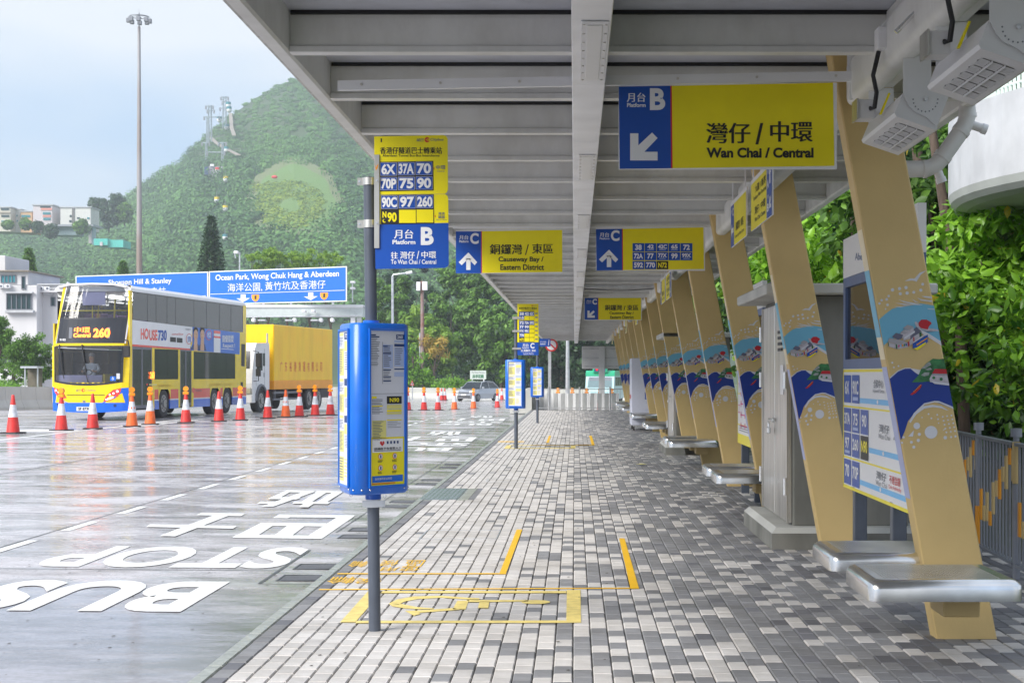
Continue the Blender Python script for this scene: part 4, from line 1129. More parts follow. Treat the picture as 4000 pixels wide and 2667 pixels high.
def timetable_box(t, z0, z1, kinds, rot=49.0, dx=-.028, side=.25, ln=0.0):
    """casing of rounded-triangle plan round the pole, in pole space"""
    rc = .07; n_arc = 6
    outline = []
    norm = [rot, rot + 120, rot + 240]           # degrees right of the view direction toward the viewer
    def dirv(a): a = math.radians(a); return Vector((math.sin(a), -math.cos(a), 0))
    for k in range(3):
        c = dirv(norm[k] + 60) * (side / math.sqrt(3))
        for i in range(n_arc + 1):
            outline.append(c + dirv(norm[k] + 120 * i / n_arc) * rc)
    O = Vector((dx, 0, 0))
    q = MB()
    n = len(outline)
    lv = [(z0 + .0, .93), (z0 + .012, 1.0), (z1 - .012, 1.0), (z1, .93)]
    v = [(O.x + p.x * s, p.y * s, z) for z, s in lv for p in outline]
    q.mesh(v, [(i * n + j, i * n + (j + 1) % n, (i + 1) * n + (j + 1) % n, (i + 1) * n + j) for i in range(3) for j in range(n)], M['casing'], True)
    q.face(v[:n][::-1], M['casing']); q.face(v[-n:], M['casing'])
    q.tube([(ln * z1, 0, z1 + .0005), (ln * z1, 0, z1 + .018)], .046, M['casing'], 16)
    bx = q.build('timetable_casing', t, rel=False)
    ins = side / (2 * math.sqrt(3)) + rc
    for k, kind in enumerate(kinds):
        if not kind: continue
        nv = dirv(norm[k]); U = Vector((-nv.y, nv.x, 0))      # runs to the viewer's right on a face turned toward him
        w, top, bot = side, z1 - .042, z0 + .05
        S = O + nv * (ins + .0008) - U * (w / 2)
        q = MB(); poster(q, (S.x, S.y, top), (U.x, U.y), w, top - bot, kind, nv); q.build('poster', bx, rel=False)
        q = MB()
        for a, b_, c, d in ((-.012, w + .012, top, top + .012), (-.012, w + .012, bot - .012, bot), (-.012, 0, bot, top), (w, w + .012, bot, top)):
            p = [S + U * a, S + U * b_]; e = nv * .009
            q.hexa([(*p[0].xy, c), (*p[1].xy, c), (*(p[1] + e).xy, c), (*(p[0] + e).xy, c), (*p[0].xy, d), (*p[1].xy, d), (*(p[1] + e).xy, d), (*(p[0] + e).xy, d)], M['casing'])
        q.build('window_frame', bx, rel=False)
    q = MB()
    for i in range(0, n, 2):
        p = outline[i]; d = p.normalized()
        q.ball((O.x + p.x + d.x * .001, p.y + d.y * .001, z0 + .028), .0055, M['steel'], 6, 4)
    tag(q.build('rivet', bx, rel=False), kind='stuff')
    for s_, y_ in ((-.135, -.03), (.06, -.12), (.17, .02)):
        q = MB(); q.tube([(s_, y_, z0 + .004), (s_, y_, z0 - .014), (s_ + .008, y_, z0 - .022), (s_ + .016, y_, z0 - .014), (s_ + .016, y_, z0 + .004)], .0018, M['steel'], 6); q.build('hook', bx, rel=False)
    q = MB(); q.tube([(ln * z0, 0, z0 - .035), (ln * z0, 0, z0 - .0005)], .044, M['casing'], 14); q.tube([(ln * z0, 0, z0 - .08), (ln * z0, 0, z0 - .036)], .040, M['galv'], 14); q.box(-.062, .062, -.052, -.036, z0 - .075, z0 - .04, M['galv'])
    q.build('bottom_clamp', t, rel=False)
    return bx

def pole_flag(t, W, Hh, zt, x0, y, draw):
    q = MB()
    def rr(x0, x1, z0, z1, r, m, tl=False):
        pts = [(x0, z0)]
        for (cx, cz, a0) in ((x1 - r, z0 + r, 270), (x1 - r, z1 - r, 0)):
            for i in range(5):
                a = math.radians(a0 + 22.5 * i); pts.append((cx + r * math.cos(a), cz + r * math.sin(a)))
        pts.append((x0, z1))
        n = len(pts); v = [(a, y, b_) for a, b_ in pts] + [(a, y + .008, b_) for a, b_ in pts]
        q.mesh(v, [tuple(range(n)), tuple(range(2 * n - 1, n - 1, -1))] + [(i, i + n, (i + 1) % n + n, (i + 1) % n) for i in range(n)], m)
    return q, rr

def stop_pole(x, y, label, tall, kind):
    t = thing('bus_stop_pole', label, 'bus stop', (x, y, 0), 'bus stop poles along the kerb', local=True)
    return t
def flag_B(t):
    Y0 = 9.08; bx = -1.108
    def fn(zx, zy):
        p = P3(1200 + zx / 2.6138, 500 + zy / 2.6138, Y0); return (p[0] - bx, -.045, p[2])
    q = MB()
    def plate(pts, m, dy=0.0, th=.006):
        a = [Vector(fn(*p)) + Vector((0, dy, 0)) for p in pts]; n = len(a)
        q.mesh(a + [p + Vector((0, th, 0)) for p in a], [tuple(range(n)), tuple(range(2 * n - 1, n - 1, -1))] + [(i, i + n, (i + 1) % n + n, (i + 1) % n) for i in range(n)], m)
    plate([(694, 100), (1395, 86), (1425, 96), (1441, 125), (1444, 640), (1432, 668), (1412, 682), (697, 690)], M['yellow'])
    plate([(697, 694), (1412, 686), (1436, 698), (1446, 725), (1449, 976), (700, 990)], M['yellow'])
    plate([(700, 992), (1449, 978), (1451, 1395), (1440, 1420), (1410, 1433), (707, 1444)], M['blue'])
    fl = q.build('route_flag', t, rel=False)
    q = MB(); P = Pan(q, fn, (0, -1, 0), .0011)
    I = M['ink']; W = M['print_white']
    P.rect(760, 120, 773, 158, I, 1)
    P.text('城巴', 1122, 120, 1197, 152, M['greyink'], 1, .01, .2); P.text('Citybus', 1265, 117, 1400, 152, M['greyink'], 1, .01, .2)
    P.circ(1232, 134, 26, M['red'], 1, 16); P.poly([(1215, 134), (1240, 122), (1262, 128), (1262, 142), (1240, 146)], M['yellow'], 2); P.poly([(1222, 134), (1245, 128), (1245, 140)], M['red'], 3)
    P.text('香港仔隧道巴士轉乘站', 754, 208, 1382, 277, I, 1, .02); P.text('Aberdeen Tunnel Bus-Bus Interchange', 779, 282, 1358, 313, I, 1, .008)
    P.poly([(752, 358), (1295, 348), (1298, 648), (755, 658)], I, 1); P.poly([(760, 695), (1300, 686), (1304, 984), (764, 993)], I, 1)
    def cell(s, x, y, blue=True, nb=False):
        w, h = 170, 132
        P.rect(x, y, x + w, y + h, M['blue'] if blue else (I if nb else M['yellow']), 2)
        if blue: P.frame(x + 1, y + 1, x + w - 1, y + h - 1, 2, W, 3)
        if not s: return
        c = W if not nb else M['yellow']
        fw = .9 if len(s) > 2 else .84
        if nb: P.text('N', x + 12, y + 14, x + 52, y + 76, c, 3, .03); P.text('90', x + 62, y + 22, x + w - 14, y + h - 12, c, 3, .035); P.circ(x + 30, y + 108, 18, c, 3, 10); P.circ(x + 36, y + 104, 13, I, 4, 10)
        else: P.text(s, x + w * (1 - fw) / 2, y + h * .1, x + w * (1 + fw) / 2, y + h * .91, c, 4, .045)
    for i, s in enumerate(('6X', '37A', '70')): cell(s, 755 + 180 * i, 366 - 3.5 * i)
    for i, s in enumerate(('70P', '75', '90')): cell(s, 757 + 180 * i, 514 - 3.5 * i)
    for i, s in enumerate(('90C', '97', '260')): cell(s, 764 + 180 * i, 702 - 3.5 * i)
    cell('90', 767, 849, False, True); cell('', 947, 845, False); cell('', 1125, 842, False)
    P.text('中環', 1322, 392, 1417, 434, M['greyink'], 1, .02); P.text('Central', 1332, 443, 1406, 460, M['greyink'], 1); P.poly([(1305, 412), (1297, 425), (1305, 438), (1309, 436), (1303, 425), (1309, 414)], M['red'], 1)
    P.text('港澳', 1345, 868, 1410, 897, M['greyink'], 1, .01); P.text('碼頭', 1345, 903, 1411, 934, M['greyink'], 1, .01); P.text('Macao Ferry', 1325, 938, 1434, 954, M['greyink'], 1); P.poly([(1316, 898), (1308, 911), (1316, 924), (1320, 922), (1314, 911), (1320, 900)], M['red'], 1)
    P.text('月台', 898, 1045, 1090, 1137, W, 1, .02); P.text('Platform', 880, 1149, 1113, 1194, W, 1, .02); P.text('B', 1168, 1020, 1298, 1202, W, 1, .035)
    P.text('往', 865, 1272, 935, 1340, W, 1, .015); P.text('灣仔', 960, 1268, 1106, 1342, W, 1, .015); P.text('/', 1126, 1262, 1152, 1342, W, 1, .01); P.text('中環', 1176, 1264, 1322, 1336, W, 1, .015)
    P.text('To Wan Chai / Central', 864, 1349, 1324, 1395, W, 1, .01)
    q.build('printed_face', fl, rel=False)
    q = MB()
    def bx3(x0, y0, x1, y1, a, b_, m):
        u = fn(x0, y1); w = fn(x1, y0); q.bbox(u[0], w[0], a, b_, u[2], w[2], m, .001)
    bx3(696, 287, 748, 1235, -.054, -.046, M['steeldull']); br = q.build('mounting_strip', t, rel=False)
    q = MB(); P = Pan(q, fn, (0, -1, 0), .001)
    P2 = Pan(q, lambda a, b_: tuple(Vector(fn(a, b_)) + Vector((0, -.0105, 0))), (0, -1, 0))
    P2.poly([(702, 372), (716, 420), (724, 395), (740, 380), (730, 425), (712, 448)], M['amber'], 0); q.build('painted_tick', br, rel=False)
    for ya, yb in ((510, 585), (940, 1020)):
        a = fn(630, ya)[2]; c = fn(630, yb)[2]
        q = MB(); q.tube([(-.012 * c, 0, c), (-.012 * a, 0, a)], .0385, M['steeldull'], 16, caps=True); u = fn(512, 0)[0]; w = fn(750, 0)[0]
        q.box(u, -.037, -.0, .004, c, a, M['steeldull']); q.box(.033, w, -.062, -.055, c, a, M['steeldull'])
        for xx, yy in ((u + .012, -.004), (w - .014, -.066)): q.tube([(xx, yy, (a + c) / 2), (xx, yy + .004, (a + c) / 2)], .006, M['steel'], 8)
        q.build('clamp', t, rel=False)

tB = thing('bus_stop_pole', 'nearest bus stop pole with yellow route flag for Platform B', 'bus stop', (-1.108, 9.08, 0), 'bus stop poles along the kerb', local=True)
q = MB(); q.tube([(0, 0, -.02), (-.030, 0, 2.50)], .0335, M['pole'], 20); q.ball((-.030, 0, 2.50), .0335, M['pole'], 16, 8, (1, 1, .5)); q.build('pole', tB, rel=False)
flag_B(tB)
timetable_box(tB, .765, 1.70, ('B_right', None, 'B_left'), ln=-.012)

def flag_C(t):
    Y0 = 31.4; bx = -1.124
    def fn(zx, zy):
        p = P3(1600 + zx / 1.742, 850 + zy / 1.742, Y0); return (p[0] - bx, -.045, p[2])
    q = MB()
    a = fn(734, 848); c = fn(878, 587); q.bbox(a[0], c[0], -.045, -.037, a[2], c[2], M['yellow'], .001)
    a = fn(734, 936); c = fn(878, 849); q.bbox(a[0], c[0], -.045, -.037, a[2], c[2], M['blue'], .001)
    fl = q.build('route_flag', t, rel=False)
    q = MB(); P = Pan(q, fn, (0, -1, 0), .0015); I = M['ink']; W = M['print_white']
    P.text('Citybus', 838, 596, 870, 604, M['greyink'], 1); P.circ(834, 600, 4, M['red'], 1, 8); P.text('香港仔隧道巴士轉乘站', 746, 610, 866, 625, I, 1, .015); P.rect(760, 630, 850, 634, I, 1)
    for yy in (640, 700):
        P.rect(745, yy, 849, yy + (56 if yy == 640 else 146), I, 1)
    rows = [('38', '42', '42C'), ('65', '', ''), ('72', '72A', '592'), ('77', '99', ''), ('77X', '99X', ''), ('770', '', ''), ('N72', '', '')]
    yy = [642, 669, 703, 731, 759, 788, 817]
    for r, y in zip(rows, yy):
        for i, s in enumerate(r):
            x0 = 747 + i * 34.3; x1 = x0 + 32.5; y1 = y + 26
            P.rect(x0, y, x1, y1, (I if s == 'N72' else M['blue']) if s else M['yellow'], 2)
            if s: P.text(s, x0 + 2, y + 3, x1 - 2, y1 - 3, M['yellow'] if s == 'N72' else W, 3, .04)
        P.rect(854, y + 6, 872, y + 14, M['greyink'], 1)
    P.text('月台', 770, 857, 810, 880, W, 1, .02); P.text('Platform', 768, 883, 812, 892, W, 1, .01); P.text('C', 822, 853, 850, 890, W, 1, .03)
    P.text('往 銅鑼灣 / 東區', 758, 897, 860, 912, W, 1, .01); P.text('To Causeway Bay /', 770, 915, 848, 922, W, 1); P.text('Eastern District', 776, 924, 845, 932, W, 1)
    q.build('printed_face', fl, rel=False)
    for ya, yb in ((674, 692), (765, 779), (884, 898)):
        a = fn(700, ya)[2]; c = fn(700, yb)[2]
        q = MB(); q.tube([(0, 0, c), (0, 0, a)], .042, M['steeldull'], 12); q.box(-.07, .10, -.056, -.048, c, a, M['steeldull']); q.build('clamp', t, rel=False)
tC = thing('bus_stop_pole', 'second bus stop pole with tall route flag for Platform C', 'bus stop', (-1.124, 31.4, 0), 'bus stop poles along the kerb', local=True)
q = MB(); q.tube([(0, 0, -.02), (0, 0, 2.52)], .036, M['pole'], 16); q.build('pole', tC, rel=False)
flag_C(tC); timetable_box(tC, .77, 1.70, ('C', None, 'C2'), rot=78 - 60 - 25, dx=.0)
tD = thing('bus_stop_pole', 'farthest bus stop pole with a small blue information sign', 'bus stop', (-1.087, 47.8, 0), 'bus stop poles along the kerb', local=True)
q = MB(); q.tube([(0, 0, -.02), (0, 0, 2.46)], .036, M['pole'], 12); q.build('pole', tD, rel=False)
q = MB(); q.box(.06, .38, -.03, -.02, 2.23, 2.46, M['blue']); fl = q.build('information_flag', tD, rel=False)
q = MB(); P = Pan(q, lambda x, y: (.06 + .32 * x, -.03, 2.46 - .23 * y), (0, -1, 0)); P.text('巴士資訊', .06, .3, .62, .55, M['print_white'], 1); P.text('i', .78, .12, .9, .85, M['print_white'], 1, .03, .2); P.rect(.06, .66, .55, .74, M['print_white'], 1); q.build('printed_face', fl, rel=False)
timetable_box(tD, .76, 1.63, ('C', None, 'C2'), rot=78 - 60 - 20, dx=.0)

# ================================================================== FAN HEATERS, PIPE, PARAPET, FENCE (right)
def cable(pts, r, name, parent, m):
    q = MB(); q.tube(pts, r, m, 8); return q.build(name, parent)
def fan_unit(Yn, label, hi):
    Yf = Yn + .85
    ax = 1.446
    t = thing('fan_unit', label, 'fan unit', (1.6, Yn + .4, 2.9), 'white fan units under the canopy')
    def c(zx, zy):   # zoom window of the farther unit at its near end, depth 7.4
        p = P3(3100 + zx / 1.742, zy / 1.742, 7.4); return (p[0], p[2])
    prof = [c(690, 765), c(700, 790), c(965, 880), c(975, 868), c(1048, 672), c(1000, 600), c(900, 540), c(742, 640)]
    q = MB(); q.sweep(prof, Yn, Yf, M['fan']); q.build('housing', t)
    lip = [c(686, 770), c(698, 794), c(966, 886), c(980, 868), c(972, 866), c(962, 876), c(702, 784), c(694, 766)]
    q = MB(); q.sweep(lip, Yn - .004, Yf + .004, M['fan']); q.build('rim', t)
    # grille on the slanting underside
    a = Vector((c(700, 792)[0], 0, c(700, 792)[1])); b_ = Vector((c(966, 884)[0], 0, c(966, 884)[1])); d = (b_ - a); n = Vector((d.z, 0, -d.x)).normalized()
    if n.z > 0: n = -n
    def g(u, v, e): p = a + d * u + n * e; return (p.x, Yn + (Yf - Yn) * v, p.z)
    q = MB(); q.face([g(.02, .02, .0015), g(.98, .02, .0015), g(.98, .98, .0015), g(.02, .98, .0015)], M['fan']); base = q.build('grille_plate', t)
    q = MB(); q2 = MB()
    for j in range(5):
        for i in range(3):
            u0 = (.14, .40, .66)[i]; u1 = u0 + .235; v0 = .12 + j * .155; v1 = v0 + .125
            cu0 = u0 + (.06 if i == 0 else 0); cu1 = u1 - (.06 if i == 2 else 0)
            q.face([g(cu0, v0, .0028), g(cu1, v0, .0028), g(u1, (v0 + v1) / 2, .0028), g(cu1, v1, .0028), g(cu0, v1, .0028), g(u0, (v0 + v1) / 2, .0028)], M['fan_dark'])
            for k in range(4):
                v = v0 + .012 + k * .030
                q2.hexa([g(u0 + .02, v, .003), g(u1 - .02, v, .003), g(u1 - .02, v + .006, .003), g(u0 + .02, v + .006, .003), g(u0 + .02, v + .004, .008), g(u1 - .02, v + .004, .008), g(u1 - .02, v + .010, .008), g(u0 + .02, v + .010, .008)], M['fan'])
    for i in (0, 1):
        u = (.385, .645)[i]; q2.box(*(sorted((g(u, 0, .003)[0], g(u + .012, 0, .003)[0]))), Yn + .1, Yf - .1, g(u, 0, .009)[2] - .002, g(u, 0, .0025)[2], M['fan'])
    q.build('opening', base); q2.build('louvre', base)
    # swivel bracket with an arc of holes
    br = [c(742, 372), c(932, 374), c(934, 545), c(1048, 668), c(972, 862), c(900, 800), c(860, 780), c(815, 760), c(778, 715), c(742, 645)]
    for yy in (Yn - .012, Yf + .006):
        q = MB(); q.sweep(br, yy, yy + .005, M['fan']); bk = q.build('swivel_bracket', t)
        if yy < Yn:
            q = MB()
            for k in range(11):
                an = math.radians(180 + 18 * k); p = c(893 + 84 * math.cos(an), 680 - 84 * math.sin(an)); q.tube([(p[0], yy - .0015, p[1]), (p[0], yy - .0005, p[1])], .0035, M['greyink'], 6)
            p = c(895, 680); q.tube([(p[0], yy - .008, p[1]), (p[0], yy - .001, p[1])], .009, M['steel'], 8)
            tag(q.build('bolt', bk), kind='stuff')
    p0 = c(775, 262); p1 = c(930, 372)
    q = MB(); q.bbox(p0[0], p1[0], Yn - .012, Yf, p1[1], 3.17, M['beam'], .004); q.build('hanger_block', t)
    # terminal box and flexible conduit
    k0 = c(515, 600); k1 = c(640, 735)
    q = MB(); q.bbox(k0[0], k1[0], Yn + .30, Yn + .42, k1[1], k0[1], M['fan'], .004); q.build('terminal_box', t)
    q = MB(); q.box(k0[0] - .006, k0[0] + .002, Yn + .29, Yn + .43, k1[1] - .004, k0[1] + .004, M['steeldull']); q.build('box_lid', t)
    s = c(600, 668); e = c(655, 270); mid = c(640, 560); mid2 = c(615, 440)
    pts = [Vector((s[0], Yn + .29, s[1])), Vector((mid[0] - .01, Yn + .27, s[1] + .0)), Vector((mid[0], Yn + .27, mid[1])), Vector((mid2[0], Yn + .27, mid2[1])), Vector((e[0], Yn + .27, e[1]))]
    cable(pts, .011, 'flexible_conduit', t, M['black'])
    st = [c(636, 735), c(652, 735), c(712, 590), c(700, 585)]
    q = MB(); q.sweep(st, Yn + .18, Yn + .2, M['yellow']); q.build('warning_strip', t)
    j0 = c(632, 115); j1 = c(735, 268)
    q = MB(); q.bbox(j0[0], j1[0], Yn + .2, Yn + .3, j1[1], j0[1], M['white'], .004); q.build('junction_box', t)
fan_unit(7.40, 'white fan unit with slotted grille, hung farther, by the first column head', 1)
fan_unit(5.86, 'white fan unit with slotted grille, hung nearest at the top right corner', 0)
def c_(zx, zy, Y=7.0): return P3(3100 + zx / 1.742, zy / 1.742, Y)
q = MB(); q.tube([c_(695, 222), c_(855, 62)], .011, M['steel'], 10); tag(q.build('steel_conduit'), 'short bare steel conduit between two small boxes at the top right', 'conduit')
a = c_(862, 100); c2 = c_(1065, 25); q = MB(); q.bbox(a[0], c2[0], 7.0, 7.12, a[2], 3.165, M['galv'], .004); tag(q.build('junction_box'), 'grey junction box at the upper end of the bare conduit', 'junction box')

# rainwater pipe with two bends
pipe = thing('rainwater_pipe', 'white plastic rainwater pipe with two bends behind the first column', 'pipe', (2.0, 9.4, 2.5))
def rp(zx, zy, Y=9.5): return P3(3100 + zx / 1.742, zy / 1.742, Y)
pts = [rp(1180, 560), rp(1180, 700), rp(1183, 790), rp(1165, 850), rp(1120, 920), rp(1010, 1075), rp(965, 1125), rp(905, 1150), rp(800, 1152), rp(640, 1150)]
q = MB(); q.tube(pts, .049, M['pvc'], 16); q.build('bend', pipe)
for a, b_ in ((rp(1182, 770), rp(1184, 800)), (rp(1148, 880), rp(1130, 905)), (rp(1025, 1052), rp(1005, 1080)), (rp(905, 1150), rp(880, 1152))):
    q = MB(); q.tube([a, b_], .0535, M['pvc'], 16); q.build('collar', pipe)
for a, b_ in ((rp(1210, 850), rp(1300, 880)), (rp(975, 1150), rp(1005, 1230))):
    q = MB(); q.tube([a, b_], .026, M['pvc'], 12); d = (Vector(b_) - Vector(a)).normalized() * .03; q.tube([Vector(b_) - d * .6, Vector(b_) + d * .4], .031, M['white'], 12); q.build('inspection_cap', pipe)

# curved concrete ramp end with railing
ramp_o = thing('curved_concrete_ramp', 'white curved concrete ramp edge with grey underside above the trees', 'ramp', (7.4, 15.5, 3.1))
def ringpts(R, a0=100, a1=330, n=48): return [(7.4 + R * math.cos(math.radians(a0 + (a1 - a0) * i / n)), 15.5 + R * math.sin(math.radians(a0 + (a1 - a0) * i / n))) for i in range(n + 1)]
q = MB()
lay = [(3.45, 3.015), (3.60, 3.02), (3.70, 3.05), (3.75, 3.10), (3.77, 3.17), (3.77, 3.90), (3.55, 3.92), (3.55, 3.4)]
rs = [[(x, y, z) for x, y in ringpts(R)] for R, z in lay]
for i in range(len(rs) - 1):
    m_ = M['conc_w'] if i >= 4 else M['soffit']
    for j in range(48): q.face([rs[i][j], rs[i][j + 1], rs[i + 1][j + 1], rs[i + 1][j]], m_, True)
q.face([p for p in rs[0]], M['soffit'])
q.build('parapet', ramp_o)
grn = mat('pale_green_paint', (0.62, 0.72, 0.66), 0.5, var=0.03)
q = MB(); q.tube([(x, y, 4.16) for x, y in ringpts(3.66)], .03, grn, 8); q.tube([(x, y, 3.99) for x, y in ringpts(3.66)], .012, grn, 6); q.build('top_rail', ramp_o)
bp = ringpts(3.66, 150, 260, 100)
bm = None
for i, (x, y) in enumerate(bp):
    if bm is None:
        q = MB(); q.box(-.012, .012, -.012, .012, 3.93, 4.14, grn); o = q.build('baluster', ramp_o, rel=False); bm = o.data
    else:
        o = bpy.data.objects.new('baluster', bm); COL.objects.link(o); o.parent = ramp_o
    o.location = (x - 7.4, y - 15.5, -3.1)

# grey railing with amber and sand stripes beyond the bench
rail_t = thing('stepped_stripe_railing', 'grey flat-bar railing with amber and sand stripe sleeves at the right', 'railing', (3.1, 11.4, 0))
yl2 = [8.65 + 1.37 * i for i in range(7)]
def fx(y): return 3.07 + (y - 11.39) * .055
for i, y in enumerate(yl2):
    q = MB(); x = fx(y)
    q.tube([(x, y, -.02), (x, y, .35)], .026, M['fence'], 12); q.tube([(x, y, .35), (x, y, .80)], .027, M['amber'] if i % 2 == 0 else M['tan'], 12) if False else q.tube([(x, y, .35), (x, y, .66)], .0262, M['fence'], 12)
    q.tube([(x, y, .662), (x, y, .95)], .0285, M['tan'] if i % 2 == 0 else M['fence'], 12)
    if i % 2: q.tube([(x, y, .1), (x, y, .40)], .0285, M['amber'], 12)
    q.tube([(x, y, .955), (x, y, .985)], .022, M['fence'], 12); q.tube([(x, y, .986), (x, y, 1.045)], .040, M['fence'], 14)
    q.build('post', rail_t)
def bar(q, p0, p1, w, h, m):
    p0 = Vector(p0); p1 = Vector(p1); d = (p1 - p0); s = Vector((-d.y, d.x, 0)).normalized() * w / 2; u = Vector((0, 0, h))
    q.hexa([p0 - s, p1 - s, p1 + s, p0 + s, p0 - s + u, p1 - s + u, p1 + s + u, p0 + s + u], m)
steps = [.42, .36, .42, .34, .5, .58, .62, .70, .72, .84, .78]
for i in range(6):
    y0, y1 = yl2[i] + .045, yl2[i + 1] - .045
    q = MB(); bar(q, (fx(y0), y0, .925), (fx(y1), y1, .925), .05, .022, M['fence']); q.build('top_rail', rail_t)
    q = MB(); bar(q, (fx(y0), y0, .09), (fx(y1), y1, .09), .05, .02, M['fence']); q.build('bottom_rail', rail_t)
    for k in range(11):
        y = y0 + (y1 - y0) * (k + .5) / 11; x = fx(y)
        q = MB(); q.box(x - .005, x + .005, y - .016, y + .016, .111, .924, M['fence']); b0 = q.build('flat_bar', rail_t)
        s = steps[(10 - k)] ; L_ = (.22, .12, .24, .11)[k % 4]
        q = MB(); q.bbox(x - .009, x + .009, y - .021, y + .021, s - L_ / 2, s + L_ / 2, M['amber'] if k % 3 == 1 else M['tan'], .004); q.build('stripe_sleeve', b0)

# ================================================================== ROUTE BOARDS AND CABINETS BEHIND THE COLUMNS
def route_board(dy, label, pink=False):
    XB = 2.0
    t = thing('route_board', label, 'route board', (XB, 10.85 + dy, 0), 'tall route boards behind the columns')
    def S(zx, zy):
        Y = XB * F / (3280 + zx / 1.188 - HX); return (XB, Y + dy, PZ(880 + zy / 1.188, Y))
    Y0, Y1 = 9.55 + dy, 12.2 + dy
    for y in (10.35 + dy, 11.75 + dy):
        q = MB(); q.bbox(XB + .0, XB + .09, y - .045, y + .045, -.02, .62, M['pole'], .006); q.build('post', t)
    fr = M['frameblue']
    q = MB(); q.box(XB, XB + .05, Y0, Y1, .587, 1.46, M['print_white']); bd = q.build('route_chart_panel', t)
    q = MB(); q.box(XB, XB + .05, Y1 - .09, Y1, 1.462, 2.13, fr); q.box(XB, XB + .05, Y0, Y0 + .09, 1.462, 2.13, fr); q.box(XB, XB + .05, Y0 + .091, Y1 - .091, 1.462, 1.53, fr); q.box(XB, XB + .05, Y0 + .091, Y1 - .091, 2.06, 2.13, fr); q.build('window_frame', t)
    q = MB(); q.box(XB + .02, XB + .03, Y0 + .09, Y1 - .09, 1.53, 2.06, M['glass']); q.build('window_pane', t)
    q = MB(); q.box(XB, XB + .05, Y0, Y1, 2.132, 2.42, M['print_white']); q.box(XB, XB + .05, Y1 + .001, Y1 + .01, 2.132, 2.42, fr); hd = q.build('header_panel', t)
    q = MB(); P = Pan(q, S, (-1, 0, 0))
    P.text('Aberdeen Tunnel Interchange' if not pink else 'Citybus', 72, 128, 72 + (240 if not pink else 120), 172, M['frameblue'], 1, .01)
    q.build('header_lettering', hd)
    q = MB()
    P = Pan(q, lambda x, y: (XB, Y1 - x, 1.455 - y), (-1, 0, 0))    # x metres from the far end, y metres down
    W = Y1 - Y0
    Yw = M['yellow']; Bl = M['blue']; Wh = M['print_white']; I = M['greyink']
    P.rect(0, 0, W, .018, Yw, 1); P.rect(0, .0, .03, .85, Yw, 1); P.rect(0, .845, W, .868, Yw, 1)
    for y in (.262, .635): P.rect(0, y, W, y + .012, Yw, 1)
    def pl(x, y, s, nb=False, sub=False, w=.30, h=.20):
        P.rect(x, y, x + w, y + h, M['ink'] if nb else Bl, 2); fw = .3 if len(s) < 3 else .4
        P.text(s, x + w * (.5 - fw), y + h * .2, x + w * (.5 + fw), y + h * .7, Yw if nb else Wh, 3, .02)
        if sub: P.rect(x + w * .15, y + h * .78, x + w * .85, y + h * .9, M['paleblue'], 3)
    if not pink:
        pl(.05, .04, '6X'); pl(.40, .04, '90C', False, True); pl(.05, .28, '37A', h=.17); pl(.40, .28, '75', False, True, h=.17); pl(.75, .28, '90', h=.17)
        pl(.05, .46, '97', False, True, h=.165); pl(.40, .46, '260', h=.165); pl(.75, .46, 'N90', True, h=.165); pl(.05, .655, '70', h=.18); pl(.40, .655, '70P', h=.18)
        for y, x in ((.20, .72), (.53, 1.08), (.77, .72)): P.rect(x, y, W - .02, y + .035, M['skyblue'], 2)
        for x, y, a, b_, m in ((1.25, .07, '合和中心', 'Hopewell Centre', I), (1.45, .36, '灣仔', 'Wan Chai', I), (1.95, .36, '金鐘', 'Admiralty', I), (1.35, .67, '灣仔', 'Wan Chai', I), (1.8, .67, '不經金鐘', 'Omit Admiralty', M['red'])):
            P.text(a, x, y, x + .35, y + .055, m, 3, .01); P.text(b_, x - .02, y + .062, x + .38, y + .095, m, 3)
        for x, y in ((1.4, .217), (1.6, .547), (1.5, .787)): P.circ(x, y, .03, Wh, 3, 10, .014)
    else:
        for i in range(5):
            P.rect(.35, .12 + .13 * i, W - .1, .135 + .13 * i, M['pink'], 2)
            for j in range(5): P.rect(.4 + j * .45, .09 + .13 * i, .46 + j * .45, .165 + .13 * i, M['pink'], 3)
        P.text('十', .1, .1, .28, .2, M['pink'], 2, .03); P.text('工', .1, .4, .28, .5, M['pink'], 2, .03); P.rect(.05, .75, W, .845, Yw, 2); P.lines(.2, .65, 1.6, .73, 3, I, 2, .3)
    q.build('route_chart_print', bd)
    return t
route_board(0, 'tall blue-framed route board with white chart behind the first column')
route_board(7.9, 'route board with pink diagram standing beyond the near concrete cabinet', True)

